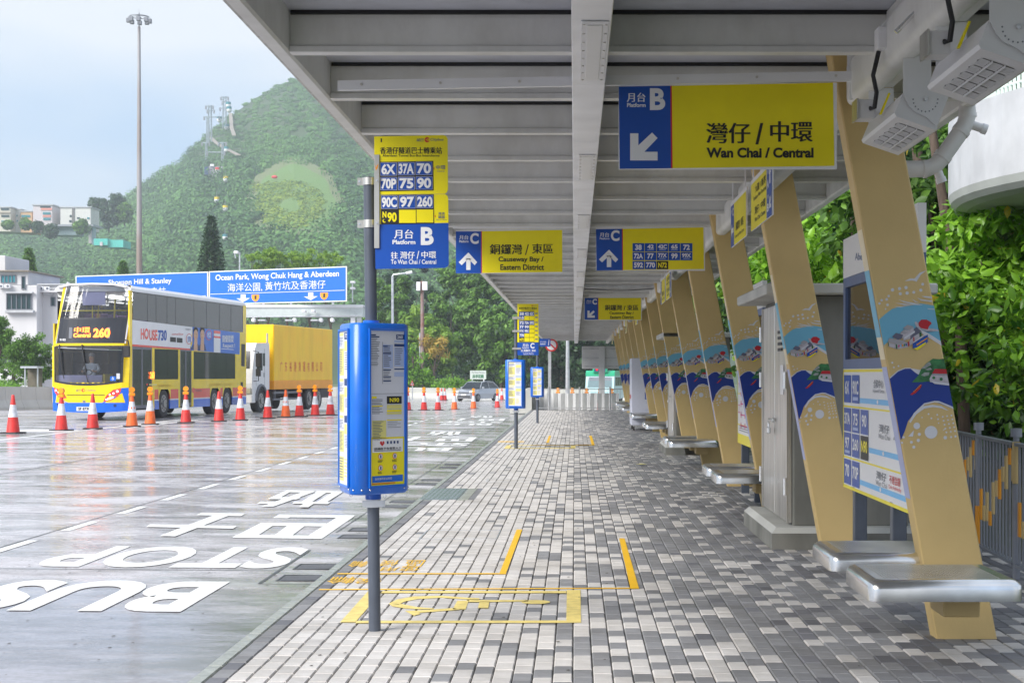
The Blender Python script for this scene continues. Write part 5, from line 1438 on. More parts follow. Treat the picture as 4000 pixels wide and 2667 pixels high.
def cabinet(dy, label):
    t = thing('concrete_cabinet', label, 'cabinet', (2.2, 14.5 + dy, 0), 'concrete switch cabinets with steel doors')
    q = MB()
    def frus(x0, x1, y0, y1, z0, z1, e, m): q.hexa([(x0, y0, z0), (x1, y0, z0), (x1, y1, z0), (x0, y1, z0), (x0 + e, y0 + e, z1), (x1 - e, y0 + e, z1), (x1 - e, y1 - e, z1), (x0 + e, y1 - e, z1)], m)
    q.box(1.60, 2.85, 13.3 + dy, 15.5 + dy, -.03, .13, M['conc']); frus(1.60, 2.85, 13.3 + dy, 15.5 + dy, .131, .175, .045, M['conc_l']); q.build('plinth', t)
    q = MB(); q.bbox(1.80, 2.75, 13.49 + dy, 15.45 + dy, .17, 2.07, M['conc'], .01); q.build('body', t)
    q = MB(); q.bbox(1.55, 2.95, 13.30 + dy, 15.65 + dy, 2.072, 2.16, M['conc_l'], .012); q.build('roof_slab', t)
    for k, (a, c) in enumerate(((13.56, 14.46), (14.49, 15.38))):
        q = MB(); q.bbox(1.765, 1.798, a + dy, c + dy, .19, 2.03, M['steeldull'], .005); q.box(1.755, 1.7645, (a if k == 0 else c - .06) + dy, (a + .06 if k == 0 else c) + dy, .19, 2.03, M['steeldull']); d = q.build('door', t)
        for z in (.42, 1.30, 1.72):
            yy = (a - .0) if k == 0 else (c - .05)
            q = MB(); q.box(1.745, 1.7545, yy + dy, yy + .07 + dy, z, z + .14, M['steeldull']); q.tube([(1.742, yy + .035 + dy, z), (1.742, yy + .035 + dy, z + .14)], .012, M['steel'], 8); q.build('hinge', d)
        if k == 0:
            q = MB()
            for i in range(4): q.box(1.755, 1.764, a + .35 + dy, a + .62 + dy, 1.62 + i * .05, 1.645 + i * .05, M['black'])
            q.build('vent_slot', d)
            q = MB(); q.box(1.757, 1.764, a + .25 + dy, a + .45 + dy, 1.25, 1.50, M['print_white']); q.build('notice', d)
    q = MB(); q.tube([(1.735, 14.38 + dy, 1.02), (1.735, 14.60 + dy, 1.02)], .014, M['steel'], 8); q.tube([(1.755, 14.40 + dy, 1.02), (1.735, 14.40 + dy, 1.02)], .018, M['steel'], 8); q.build('bolt_bar', t)
    for y in (14.44, 14.50):
        q = MB(); q.bbox(1.70, 1.725, y - .025 + dy, y + .025 + dy, .90, .955, M['steel'], .006); q.tube([(1.712, y - .015 + dy, .955), (1.712, y - .012 + dy, .99), (1.712, y + dy, 1.0), (1.712, y + .012 + dy, .99), (1.712, y + .015 + dy, .955)], .004, M['steel'], 6); q.build('padlock', t)
cabinet(0, 'near concrete cabinet with two steel doors and padlocks beyond the second column')
cabinet(15.5, 'smaller-looking concrete cabinet with steel doors farther along the columns')
# tall white cabinet with blue characters
k_ = thing('white_locker_cabinet', 'tall white steel cabinet with a blue character on its side among the columns', 'cabinet', (1.9, 42, 0))
q = MB(); q.bbox(1.44, 2.15, 41.5, 42.9, .13, 1.83, mat('pale_lavender_white', (0.66, 0.68, 0.80), .4, var=.03), .01); bd = q.build('body', k_)
q = MB(); P = Pan(q, lambda x, y: (1.44 + x, 41.5, 1.83 - y), (0, -1, 0)); P.text('西', .34, .62, .52, .80, M['blue'], 1, .03); P.text('區', .34, .86, .52, 1.04, M['blue'], 1, .03)
for y in (1.12, 1.3, 1.42): P.lines(.35, y, .68, y + .02, 1, M['paleblue'], 1, .5)
for yy in (41.9, 42.5):
    q.box(1.434, 1.4395, yy - .2, yy + .2, 1.30, 1.68, M['paper']); q.box(1.430, 1.4335, yy - .12, yy + .1, .80, .90, M['red'])
q.build('print', bd)
for x in (1.5, 2.08):
    for y in (41.6, 42.8):
        q = MB(); q.tube([(x - .02, y, .05), (x + .02, y, .05)], .05, M['tyre'], 10); q.tube([(x, y, .05), (x, y, .13)], .015, M['steel'], 6); q.build('caster', k_)
# street name blades between columns (slate blue)
for k, (y, z) in enumerate(((19.0, 2.35), (21.8, 2.2))):
    q = MB(); q.box(2.35, 2.37, y, y + 1.2, z - .18, z + .18, M['frameblue']); q.tube([(2.36, y + .6, -.02), (2.36, y + .6, z - .181)], .03, M['fence'], 8)
    P = Pan(q, lambda a, b_: (2.35, y + 1.2 - 1.2 * a, z + .18 - .36 * b_), (-1, 0, 0))
    for i in range(4): P.rect(.15, .15 + i * .2, .8, .22 + i * .2, M['paleblue'], 1)
    tag(q.build('blue_notice_sign'), ['nearer', 'farther'][k] + ' small slate-blue notice glimpsed between the middle columns', 'sign')

# ================================================================== CONES
con_r = mat('cone_red', (0.72, 0.035, 0.03), 0.45, var=0.10, scale=9, dirt=.25, dscale=4)
con_o = mat('cone_orange', (0.80, 0.13, 0.02), 0.5, var=0.12, scale=9)
con_w = mat('cone_reflective_white', (0.68, 0.70, 0.76), 0.35, var=0.08, scale=8, dirt=.3, dscale=5)
lampm = mat('amber_lens', (0.90, 0.30, 0.01), 0.25, var=0.05)
def make_cone(m, lamp, worn=False, small=False):
    t = thing('traffic_cone', 'x', 'traffic cone', (0, 0, 0), 'traffic cones along the lane', local=True)
    q = MB(); q.bbox(-.23, .23, -.23, .23, 0, .035, M['tyre'], .008); q.build('foot_plate', t)
    q = MB(); q.lathe([(.165, .035), (.160, .06), (.118, .40)], m, n=16); q.build('cone_body', t)
    q = MB(); q.lathe([(.068, .705), (.036, .93), (.030, .95)], m, n=16); q.build('cone_tip', t)
    q = MB(); q.lathe([(.1190, .401), (.0690, .704)], con_w, n=16)
    if worn: q.lathe([(.104, .5), (.106, .52), (.098, .56)], m, n=7)
    q.build('reflective_sleeve', t)
    if lamp:
        q = MB(); q.bbox(-.085, .085, -.05, .05, .86, .945, lampm, .014); q.build('battery_box', t)
        q = MB(); q.tube([(0, -.045, 1.035), (0, .045, 1.035)], .080, lampm, 12); q.build('flashing_lamp', t)
    return t
protos = {}
cones = [((30, 995), 'r', 0), ((141, 989), 'r', 1), ((213, 985), 'r', 0), ((303, 980), 'w', 1), ((345, 975), 'o', 1), ((427, 971), 'r', 1), ((503, 968), 'r', 0), ((552, 965), 'r', 1)]
cones = [((x * 1.7007, y * 1.7007), c, l) for (x, y), c, l in cones]
cones += [((x / 1.68, 900 + y / 1.68), c, l) for (x, y), c, l in [((1757, 1233), 'r', 0), ((1875, 1225), 'w', 0), ((1965, 1222), 'r', 1), ((2068, 1215), 'r', 1), ((2168, 1212), 'r', 1)]]
cones += [((x / 1.742 + 1600, 850 + y / 1.742), c, l) for (x, y), c, l in [((-12, 1311), 'r', 1), ((98, 1311), 'r', 1), ((193, 1310), 'r', 1), ((305, 1306), 'o', 1), ((435, 1300), 'o', 1), ((597, 1293), 'r', 1), ((822, 1285), 'r', 0), ((908, 1283), 'r', 1), ((218, 1243), 'r', 0), ((240, 1243), 'r', 0), ((628, 1240), 'r', 0)]]
where = ['plain red cone at the far left in front of the concrete barrier', 'red cone with lamp in front of the left headlight of the bus', 'plain red cone before the number plate side of the bus',
         'worn red cone with lamp in front of the bus entrance door', 'orange cone with lamp by the front wheel of the bus', 'red cone with lamp beside the middle door of the bus', 'plain red cone by the rear wheels of the bus',
         'red cone with lamp at the rear corner of the bus', 'plain red cone in front of the front wheel of the yellow truck', 'torn worn cone under the middle of the yellow truck', 'red cone with lamp before the rear wheels of the yellow truck',
         'red cone with lamp just past the rear wheels of the truck', 'red cone with lamp by the tail of the yellow truck', 'red cone with lamp half hidden by the blue timetable casing', 'red cone with lamp left of the grey car, nearest the blue casing',
         'red cone with lamp, second right of the blue casing', 'orange cone with lamp left of the grey car', 'orange cone with lamp right in front of the grey car', 'red cone with lamp just right of the grey car', 'plain red cone between the two far bus stop poles',
         'red cone with lamp right of the farthest bus stop pole', 'left of two small far cones by the wall', 'right of two small far cones by the wall', 'tiny far cone right of the grey car']
for (p, c, l), lab in zip(cones, where):
    k = (c, l); loc = road_at(*p)
    if k not in protos:
        t = make_cone({'r': con_r, 'o': con_o, 'w': con_o}[c], l, c == 'w'); protos[k] = t; t['label'] = lab; t.location = loc
    else: t = copy_tree(protos[k], loc, lab)
    t.rotation_euler = (0, 0, random.uniform(-.4, .4))
# lamps on the far side of the end fence
for i, (x, y) in enumerate([(1010, 1172), (1108, 1180), (1205, 1182), (1295, 1186), (1377, 1176)]):
    Yc = 74 + i; loc = (PX(x / 1.742 + 1600, Yc), Yc, road_z(-1, Yc))
    copy_tree(protos[('r', 1)], loc, ['first', 'second', 'third', 'fourth', 'fifth'][i] + ' cone from the left behind the end fence')

# ================================================================== PEOPLE (seen through glass)
def person(name, label, loc, rz, shirt, skin, hair, pose='sit', scale=1.0, prnt=None):
    """seated figure, one continuous skinned body; hair and clothing are its children"""
    t = thing(name, label, 'person', loc, rz=rz, local=True)
    J = [((0, 0, .10), .15), ((0, 0, .30), .145), ((0, 0, .48), .165), ((0, 0, .56), .10), ((0, 0, .63), .055), ((0, -.01, .69), .085), ((0, -.015, .78), .098), ((0, -.005, .86), .075),
         ((.19, 0, .53), .065), ((.26, -.04, .36), .05), ((.20, -.25, .30), .04), ((.17, -.38, .36), .035), ((-.19, 0, .53), .065), ((-.26, -.04, .36), .05), ((-.20, -.25, .30), .04), ((-.17, -.38, .36), .035),
         ((.10, -.18, .09), .09), ((.11, -.42, .10), .075), ((.11, -.44, -.30), .05), ((-.10, -.18, .09), .09), ((-.11, -.42, .10), .075), ((-.11, -.44, -.30), .05)]
    E = [(0, 1), (1, 2), (2, 3), (3, 4), (4, 5), (5, 6), (6, 7), (2, 8), (8, 9), (9, 10), (10, 11), (2, 12), (12, 13), (13, 14), (14, 15), (0, 16), (16, 17), (17, 18), (0, 19), (19, 20), (20, 21)]
    me = bpy.data.meshes.new('body'); me.from_pydata([tuple(c * scale for c in j[0]) for j in J], E, [])
    o = bpy.data.objects.new('body', me); COL.objects.link(o)
    md = o.modifiers.new('s', 'SKIN')
    for i, j in enumerate(J): me.skin_vertices[0].data[i].radius = (j[1] * scale, j[1] * scale * (.72 if i in (1, 2) else 1))
    me.skin_vertices[0].data[0].use_root = True
    o.modifiers.new('u', 'SUBSURF').levels = 1
    dg = bpy.context.evaluated_depsgraph_get()
    m2 = bpy.data.meshes.new_from_object(o.evaluated_get(dg)); m2.name = 'body'
    o.modifiers.clear(); o.data = m2; o.parent = t
    m2.materials.clear(); m2.materials.append(shirt); m2.materials.append(skin)
    for p in m2.polygons:
        c = p.center / scale
        p.use_smooth = True
        if c.z > .60 or (c.y < -.20 and c.z > .2): p.material_index = 1
    q = MB(); q.ball((0, .02 * scale, .83 * scale), .108 * scale, hair, 12, 8, (1, 1.05, .85)); q.build('hair', t, rel=False)
    q = MB(); q.ball((-.035 * scale, -.105 * scale, .80 * scale), .012 * scale, M['ink'], 6, 4); q.ball((.035 * scale, -.105 * scale, .80 * scale), .012 * scale, M['ink'], 6, 4)
    q.ball((0, -.118 * scale, .765 * scale), .016 * scale, skin, 6, 4); q.box(-.025 * scale, .025 * scale, -.108 * scale, -.10 * scale, .715 * scale, .724 * scale, M['red']); q.build('face', t, rel=False)
    return t
skin = mat('skin', (0.50, 0.30, 0.20), .6, var=.05); hair = mat('dark_hair', (.02, .015, .012), .6, var=.1); cap = mat('grey_cap', (.20, .21, .24), .7, var=.1)
sh_w = mat('white_shirt', (.62, .64, .70), .8, var=.08); sh_b = mat('blue_grey_shirt', (.38, .44, .54), .8, var=.08); sh_r = mat('dark_red_shirt', (.10, .05, .09), .8, var=.2)

# ================================================================== DOUBLE DECK BUS
by = mat('bus_yellow', (0.92, 0.66, 0.0), 0.25, var=0.03, coat=0.4, dirt=0.12, dscale=1.5, dst=(1, 1, 2))
bb = mat('bus_blue', (0.0, 0.12, 0.68), 0.25, var=0.03, coat=0.4)
br_ = mat('bus_red', (0.75, 0.05, 0.04), 0.25, var=0.03, coat=0.4)
bw = mat('bus_white', (0.76, 0.76, 0.79), 0.3, var=0.03)
bdk = mat('bus_black_panel', (0.025, 0.027, 0.035), 0.22, var=0.05)
seatm = mat('purple_seat_cloth', (0.13, 0.08, 0.18), .9, var=.3, scale=10)
inter = mat('bus_interior', (0.30, 0.30, 0.34), .7, var=.05)
lavd = mat('lavender_dash', (0.42, 0.42, 0.70), .5, var=.04)
tube_em = mat('lit_tube', (1, 1, 1), .5, var=0, emit=(1, 1, .97), estr=2.2)
led = mat('amber_led', (0.9, .2, .02), .5, var=0, emit=(1.0, .16, .015), estr=1.6)
pole_y = mat('yellow_handrail', (.62, .52, .02), .4, var=.04)
CX, CY = -14.0, 51.2
BA = math.atan2(.1145, .9934)
BGZ = road_z(-15, 52)
bus = thing('double_deck_bus', 'yellow, blue and red double-deck bus, route 260, coming forward on the wet road', 'bus', (CX - 1.25 * math.cos(BA), CY + 1.25 * math.sin(BA), BGZ), rz=-BA, local=True)
BL, BW, BH = 11.9, 1.25, 4.25
def yo(x, z):
    return .22 * (abs(x) / 1.25) ** 3 + (.30 * max(0, (z - 2.35) / 1.9) ** 1.3) - .06
def sd(zx, zy):          # side view: zoom coordinates to (s, z)
    k = (180 + zx / 2.8 - HX) / F
    s = (k * CY - CX) / (.1145 - k * .9934)
    Y = CY + .9934 * s
    return s, PZ(1090 + zy / 2.8, Y) - BGZ
def ff(zx, zy):          # front view
    x = 1.25 - (885 - zx) / 350.0; x = max(-1.25, min(1.25, x)); z = (1546 - zy) / 350.0
    return (x, yo(x, z), z)
def wallp(side, s0, s1, z0, z1, m, q, th=.04):
    x0, x1 = (BW - th, BW) if side > 0 else (-BW, -BW + th)
    q.box(x0, x1, s0, s1, z0, z1, m)
q = MB()
for side in (1, -1):
    if side > 0:
        # front posts and bands round the doors and windows
        dz0, dz1 = .33, 2.42
        wallp(side, .22, .45, .33, 4.08, by, q); wallp(side, .45, BL, 2.40, 3.05, by, q)
        wallp(side, .45, .72, 3.05, 3.16, by, q)
        wallp(side, .45, 2.35, 2.36, 2.40, by, q); wallp(side, 2.15, 2.35, .33, 2.36, by, q)
        wallp(side, 4.55, 4.72, .33, 2.40, by, q); wallp(side, 5.85, 6.05, .33, 2.40, by, q)
        wallp(side, 2.35, 4.55, .95, 1.28, by, q); wallp(side, 6.05, 10.9, .95, 1.28, by, q); wallp(side, 10.6, BL, 1.28, 2.40, by, q); wallp(side, 10.9, BL, .95, 1.28, by, q)
        wallp(side, 2.35, 4.55, 2.28, 2.40, by, q); wallp(side, 6.05, 10.6, 2.24, 2.40, by, q)
    else:
        wallp(side, .22, BL, .95, 1.28, by, q); wallp(side, .22, BL, 2.36, 3.05, by, q); wallp(side, .22, .5, 1.28, 2.36, by, q); wallp(side, 10.6, BL, 1.28, 2.36, by, q)
    wallp(side, 11.5, BL, 3.05, 4.08, by, q)
q.box(-BW + .041, BW - .041, BL - .05, BL, .35, 4.05, by)
q.build('body_shell', bus, rel=False)
segs = [(2.35, 2.75), (3.75, 4.55), (6.05, 7.75), (8.85, 9.15), (10.25, BL)]
for a, c in segs:
    for x0, x1 in ((BW - .038, BW + .002), (-BW - .002, -BW + .038)):
        q = MB(); q.box(x0, x1, a, c, .62, .949, br_); q.box(x0, x1, a, c, .30, .62, bb); q.box(x0 - .001, x1 + .001, a, c, .585, .625, bw); q.build('lower_panel', bus, rel=False)
# wheel arches
def arch(yc, r):
    for x0, x1 in ((BW - .02, BW + .004), (-BW - .004, -BW + .02)):
        q = MB()
        pts = [(yc - r - .06, .30)] + [(yc - r * math.cos(math.pi * i / 12), .48 + r * math.sin(math.pi * i / 12)) for i in range(13)] + [(yc + r + .06, .30)]
        top = 1.10
        for i in range(1, 13):
            q.face([(x1 if x1 > 0 else x0, pts[i][0], pts[i][1]), (x1 if x1 > 0 else x0, pts[i + 1][0], pts[i + 1][1]), (x1 if x1 > 0 else x0, pts[i + 1][0], top), (x1 if x1 > 0 else x0, pts[i][0], top)], by)
        q.box(x0 if x0 > 0 else x0 + .02, x1 if x1 > 0 else x1 + 0.0, yc - r - .06, yc + r + .06, 1.04, 1.12, by); q.build('wheel_arch', bus, rel=False)
for yc in (3.25, 8.3, 9.7): arch(yc, .56)
q = MB()
def well(yc):
    for sx in (1, -1): q.box(*(sorted((sx * .55, sx * 1.2))), yc - .55, yc + .55, .35, 1.1, M['black'])
q.box(-1.1, 1.1, .5, 11.6, .30, .36, M['black'])
for yc in (3.25, 8.3, 9.7): q.box(-1.18, 1.18, yc - .58, yc + .58, .95, 1.12, M['black']); q.box(-.6, .6, yc - .58, yc + .58, .37, .94, M['black'])
q.build('chassis', bus, rel=False)
hubm = mat('wheel_hub', (.30, .30, .30), .4, .5, var=.2)
def wheel(parent, x, y, r, w=.30, z=None, sx=1):
    z = r if z is None else z
    q = MB(); q.tube([(x - w / 2, y, z), (x - w / 2 + .03, y, z), (x + w / 2 - .03, y, z), (x + w / 2, y, z)], [r * .94, r, r, r * .94], M['tyre'], 24); t = q.build('wheel', parent, rel=False)
    xo = x + sx * w / 2
    q = MB(); q.tube([(xo - sx * .04, y, z), (xo + sx * .006, y, z)], r * .60, hubm, 20); q.tube([(xo + sx * .007, y, z), (xo + sx * .05, y, z)], r * .25, hubm, 12)
    for i in range(8):
        a = i * math.pi / 4; q.tube([(xo + sx * .007, y + r * .45 * math.cos(a), z + r * .45 * math.sin(a)), (xo + sx * .02, y + r * .45 * math.cos(a), z + r * .45 * math.sin(a))], r * .05, M['ink'], 6)
    q.build('rim', t, rel=False)
for yc in (3.25, 8.3, 9.7):
    for sx in (1, -1): wheel(bus, sx * 1.07, yc, .48, sx=sx)
# windows: upper deck
ups = [.50, 1.75, 2.5, 3.5, 4.3, 6.1, 7.4, 8.8, 10.1, 11.5]
for side in (1, -1):
    x = BW - .012 if side > 0 else -BW + .004
    for a, c in zip(ups[:-1], ups[1:]):
        q = MB(); q.box(x, x + .008, a + .02, c - .02, 3.06 if a > .6 else 3.17, 4.06, M['busglass']); w = q.build('window_pane', bus, rel=False)
        q = MB(); q.box(x - .004, x + .012, c - .019, c + .019, 3.06, 4.06, bdk); q.box(x - .002, x + .010, a + .02, c - .02, 4.02, 4.075, bdk); q.build('window_seal', w, rel=False)
for side, rngs in ((1, [(2.36, 3.5), (3.5, 4.54), (6.06, 7.2), (7.2, 8.4), (8.4, 9.6), (9.6, 10.59)]), (-1, [(.5, 2.4), (2.4, 4.5), (4.5, 6.5), (6.5, 8.5), (8.5, 10.59)])):
    x = BW - .012 if side > 0 else -BW + .004
    for a, c in rngs:
        q = MB(); q.box(x, x + .008, a + .01, c - .01, 1.285, 2.235 if a > 5 else 2.275, M['busglass_d']); w = q.build('window_pane', bus, rel=False)
# doors
def busdoor(s0, s1):
    q = MB()
    x = BW
    n = 2; w = (s1 - s0) / n
    for i in range(n):
        a = s0 + i * w + .01; c = s0 + (i + 1) * w - .01
        for u in ((a, a + .05, .36, 2.34), (c - .05, c, .36, 2.34), (a + .051, c - .051, .36, .46), (a + .051, c - .051, 2.24, 2.34)): q.box(x - .03, x - .005, *u, M['greyink'])
    d = q.build('door', bus, rel=False)
    q = MB(); q.box(x - .02, x - .014, s0 + .06, s1 - .06, .46, 2.24, M['busglass']); q.build('door_glass', d, rel=False)
    q = MB(); q.tube([(x - .10, s0 + .2, .9), (x - .10, s0 + .35, 1.2), (x - .10, s0 + .5, .9)], .018, pole_y, 6); q.tube([(x - .3, s0 + .6, .4), (x - .3, s0 + .6, 2.2)], .018, pole_y, 6); q.build('handrail', d, rel=False)
busdoor(.46, 2.14); busdoor(4.73, 5.84)
# interior
q = MB(); q.box(-1.18, 1.18, .6, 11.7, .38, .42, inter); q.box(-1.18, 1.18, 1.1, 11.7, 2.30, 2.38, inter); q.box(-1.18, 1.18, .9, 11.7, 4.07, 4.10, bw); q.box(-1.15, 1.15, 11.6, 11.7, .4, 4.0, inter); q.build('decks', bus, rel=False)
q = MB()
for z0 in (2.38, .80):
    for r_ in range(12):
        for sx in (-1, 1):
            y = 1.9 + r_ * .80
            if z0 < 1 and (y < 6.3 or y > 10.6): continue
            for x in (sx * .95, sx * .52): q.bbox(x - .2, x + .2, y, y + .42, z0 + .38, z0 + .48, seatm, .02); q.bbox(x - .2, x + .2, y + .38, y + .48, z0 + .4, z0 + 1.05, seatm, .03)
tag(q.build('seats', bus, rel=False), kind='stuff')
for sx in (-.6, .6):
    for k in range(5):
        q = MB(); q.box(sx - .05, sx + .05, 1.6 + k * 1.55, 2.75 + k * 1.55, 3.98, 4.02, tube_em); q.build('ceiling_light', bus, rel=False)
q = MB()
for y in (1.3, 2.6, 4.4, 6.5):
    for x in (-.28, .28): q.tube([(x, y, 2.4), (x + .08, y, 3.9)], .016, pole_y, 6)
for y in (2.6, 4.6, 6.1, 7.5): q.tube([(.7, y, .45), (.7, y, 2.2)], .016, pole_y, 6)
q.tube([(-1.15, .55, 3.46), (1.15, .55, 3.46)], .018, pole_y, 6); q.tube([(-.1, .55, 3.17), (-.1, .55, 3.62)], .018, pole_y, 6); q.build('grab_rail', bus, rel=False)
# front
q = MB(); P = Pan(q, ff, (0, -1, 0), .002)
N = 14
def fs(x0, x1, t0, t1, m, l=0, n=N, tx0=None, tx1=None, sag=0.0, bul=0.0):
    tx0 = x0 if tx0 is None else tx0; tx1 = x1 if tx1 is None else tx1
    u = [i / n for i in range(n + 1)]
    P.strip([(tx0 + (tx1 - tx0) * a, t0) for a in u], [(x0 + (x1 - x0) * a, t1 + sag * 4 * a * (1 - a)) for a in u], m, l)
# pillars and bands
P.strip([(10, 725), (10, 1180)], [(48, 725), (38, 1180)], by)
P.poly([(10, 1190), (40, 700), (110, 60), (145, 60), (98, 425), (56, 700), (36, 1130), (36, 1190)], by)
P.poly([(885, 1190), (885, 60), (868, 60), (864, 425), (842, 700), (828, 1130), (828, 1190)], by)
P.poly([(96, 425), (64, 700), (70, 700), (105, 425), (180, 62), (150, 62)], bw, 1); P.poly([(845, 700), (866, 425), (872, 62), (886, 62), (880, 425), (858, 700)], bw, 1)
fs(56, 842, 700, 735, by, 1)
fs(56, 842, 428, 700, bdk, 1, tx0=98, tx1=864)
fs(10, 885, 1128, 1190, by, 0)
# lower front
fs(10, 885, 1190, 1350, by, 0); fs(20, 885, 1350, 1440, bb, 1, sag=18)
P.poly([(10, 1180), (35, 1180), (60, 1230), (150, 1320), (215, 1350), (215, 1358), (20, 1430)], bb, 2); P.poly([(885, 1185), (815, 1190), (740, 1290), (620, 1345), (620, 1358), (885, 1430)], bb, 2)
P.poly([(30, 1182), (100, 1200), (165, 1240), (205, 1300), (150, 1310), (80, 1275), (45, 1235)], br_, 3); P.poly([(815, 1190), (730, 1210), (660, 1270), (625, 1338), (700, 1330), (780, 1280), (805, 1235)], br_, 3)
fs(200, 640, 1262, 1270, M['ink'], 2)
P.text('城巴', 312, 1200, 372, 1232, M['greyink'], 2, .0, .2); P.circ(398, 1214, 20, br_, 2, 14); P.circ(404, 1214, 10, by, 3, 10); P.text('Citybus', 425, 1200, 540, 1232, M['greyink'], 2, .0, .2)
P.circ(408, 1336, 20, M['greyink'], 2, 14, 12); P.circ(85, 1372, 14, M['navy'], 3, 12); P.circ(750, 1382, 16, M['navy'], 3, 12)
P.rect(322, 1396, 482, 1440, bw, 4); P.text('SF 8730', 340, 1402, 476, 1434, M['ink'], 5, .03)
q.build('front_fascia', bus, rel=False)
hl = mat('headlamp', (.85, .85, .88), .15, var=0, emit=(1, 1, 1), estr=.35)
for pts in (((63, 1216, 14), (98, 1234, 13), (118, 1276, 16)), ((775, 1226, 15), (735, 1248, 13), (697, 1262, 12))):
    for x, y, r in pts:
        q = MB(); P = Pan(q, ff, (0, -1, 0), .002); P.circ(x, y, r * .85, hl, 6, 12); q.build('headlight', bus, rel=False)
    q = MB(); P = Pan(q, ff, (0, -1, 0), .002)
    if pts[0][0] > 500: P.poly([(652, 1312), (730, 1284), (734, 1292), (656, 1320)], tube_em, 6)
    if q.f: q.build('indicator_light', bus, rel=False)
q = MB(); P = Pan(q, ff, (0, -1, 0), .002); P.rect(225, 525, 692, 645, M['greyink'], 3); P.text('中環', 288, 522, 468, 586, led, 4, .02); P.text('Central', 280, 590, 478, 634, led, 4, .03); P.text('260', 508, 534, 694, 636, led, 4, .03)
P.text('9182', 112, 648, 190, 672, bw, 4, .02); q.build('destination_display', bus, rel=False)
q = MB(); P = Pan(q, ff, (0, -1, 0), .002)
fs(100, 862, 62, 428, M['screen'], 1, tx0=160, tx1=868); q.build('upper_windscreen', bus, rel=False)
q = MB(); P = Pan(q, ff, (0, -1, 0), .002)
fs(38, 828, 735, 1110, M['screen'], 0, tx0=54, tx1=842, sag=34); q.build('lower_windscreen', bus, rel=False)
q = MB(); P = Pan(q, ff, (0, -1, 0), .002)
u = [i / N for i in range(N + 1)]
P.strip([(38 + 790 * a, 1106 + 34 * 4 * a * (1 - a)) for a in u], [(38 + 790 * a, 1124 + 40 * 4 * a * (1 - a)) for a in u], bdk, 3)
P.poly([(36, 735), (56, 735), (52, 1110), (38, 1122)], bdk, 3); P.poly([(842, 735), (822, 735), (806, 1112), (828, 1122)], bdk, 3); P.rect(56, 726, 842, 742, bdk, 2, N)
P.poly([(98, 428), (112, 428), (176, 66), (162, 62)], bdk, 3); P.poly([(864, 428), (852, 428), (862, 66), (868, 62)], bdk, 3); P.rect(100, 420, 862, 436, bdk, 3, N); P.rect(162, 58, 868, 72, bdk, 3, N)
q.build('windscreen_seal', bus, rel=False)
q = MB(); P = Pan(q, ff, (0, -1, 0), .002); P.rect(700, 1062, 758, 1112, M['casing'], 3); P.circ(728, 1090, 12, M['print_white'], 4, 10); P.circ(728, 1090, 7, M['casing'], 5, 10); P.rect(724, 1068, 732, 1088, M['print_white'], 4); P.rect(765, 1030, 800, 1090, M['paper'], 3); q.build('windscreen_sticker', bus, rel=False)
q = MB()
def w3(zx, zy, o): p = ff(zx, zy); return (p[0], p[1] - o, p[2])
for a in ([(116, 712), (130, 800), (155, 985)], [(150, 980), (178, 1088)], [(390, 710), (410, 850), (435, 1010)], [(425, 1000), (462, 1132)]):
    q.tube([w3(x, y, .05) for x, y in a], .022 if a[0][1] < 800 else .014, M['black'], 6)
q.build('wiper', bus, rel=False)
# dash, sun visor board, wheel
q = MB(); q.box(-1.15, .35, .22, .55, .95, 1.42, lavd); q.box(-1.0, -.85, .5, .56, 1.42, 1.5, M['black']); q.box(.35, .42, .3, .9, .5, 1.45, pole_y); q.build('dashboard', bus, rel=False)
q = MB(); q.box(-.35, .4, .38, .40, 3.63, 4.1, lavd); q.build('sun_blind', bus, rel=False)
q = MB(); q.tube([(-.38 + .24 * math.cos(a * math.pi / 8), .62 + .06 * math.sin(a * math.pi / 8), 1.50 + .10 * math.sin(a * math.pi / 8)) for a in range(17)], .016, M['black'], 6, caps=False); q.build('steering_wheel', bus, rel=False)
# roof with domed edge
q = MB(); prof = [(-1.25, 4.06), (-1.24, 4.15), (-1.1, 4.25), (-.7, 4.285), (.7, 4.285), (1.1, 4.25), (1.24, 4.15), (1.25, 4.06)]; q.sweep(prof, .34, BL - .05, bw, smooth=False); q.build('roof', bus, rel=False)
q = MB(); q.tube([(-1.12, .30, 4.19), (-.7, .26, 4.27), (0, .22, 4.285), (.7, .26, 4.27), (1.12, .30, 4.19)], .035, bw, 8); q.build('roof_front_rail', bus, rel=False)
for sx in (-1, 1):
    q = MB(); q.tube([(sx * .85, .32, 4.27), (sx * .88, .45, 4.35), (sx * .95, .7, 4.35), (sx * 1.0, .95, 4.26)], .022, bw, 6); q.build('branch_deflector', bus, rel=False)
# mirror
q = MB(); q.tube([(1.15, .1, 2.52), (1.30, -.02, 2.50), (1.33, -.02, 2.35)], .02, M['black'], 6); q.bbox(1.16, 1.36, -.07, .03, 1.98, 2.34, M['black'], .02); q.build('wing_mirror', bus, rel=False)
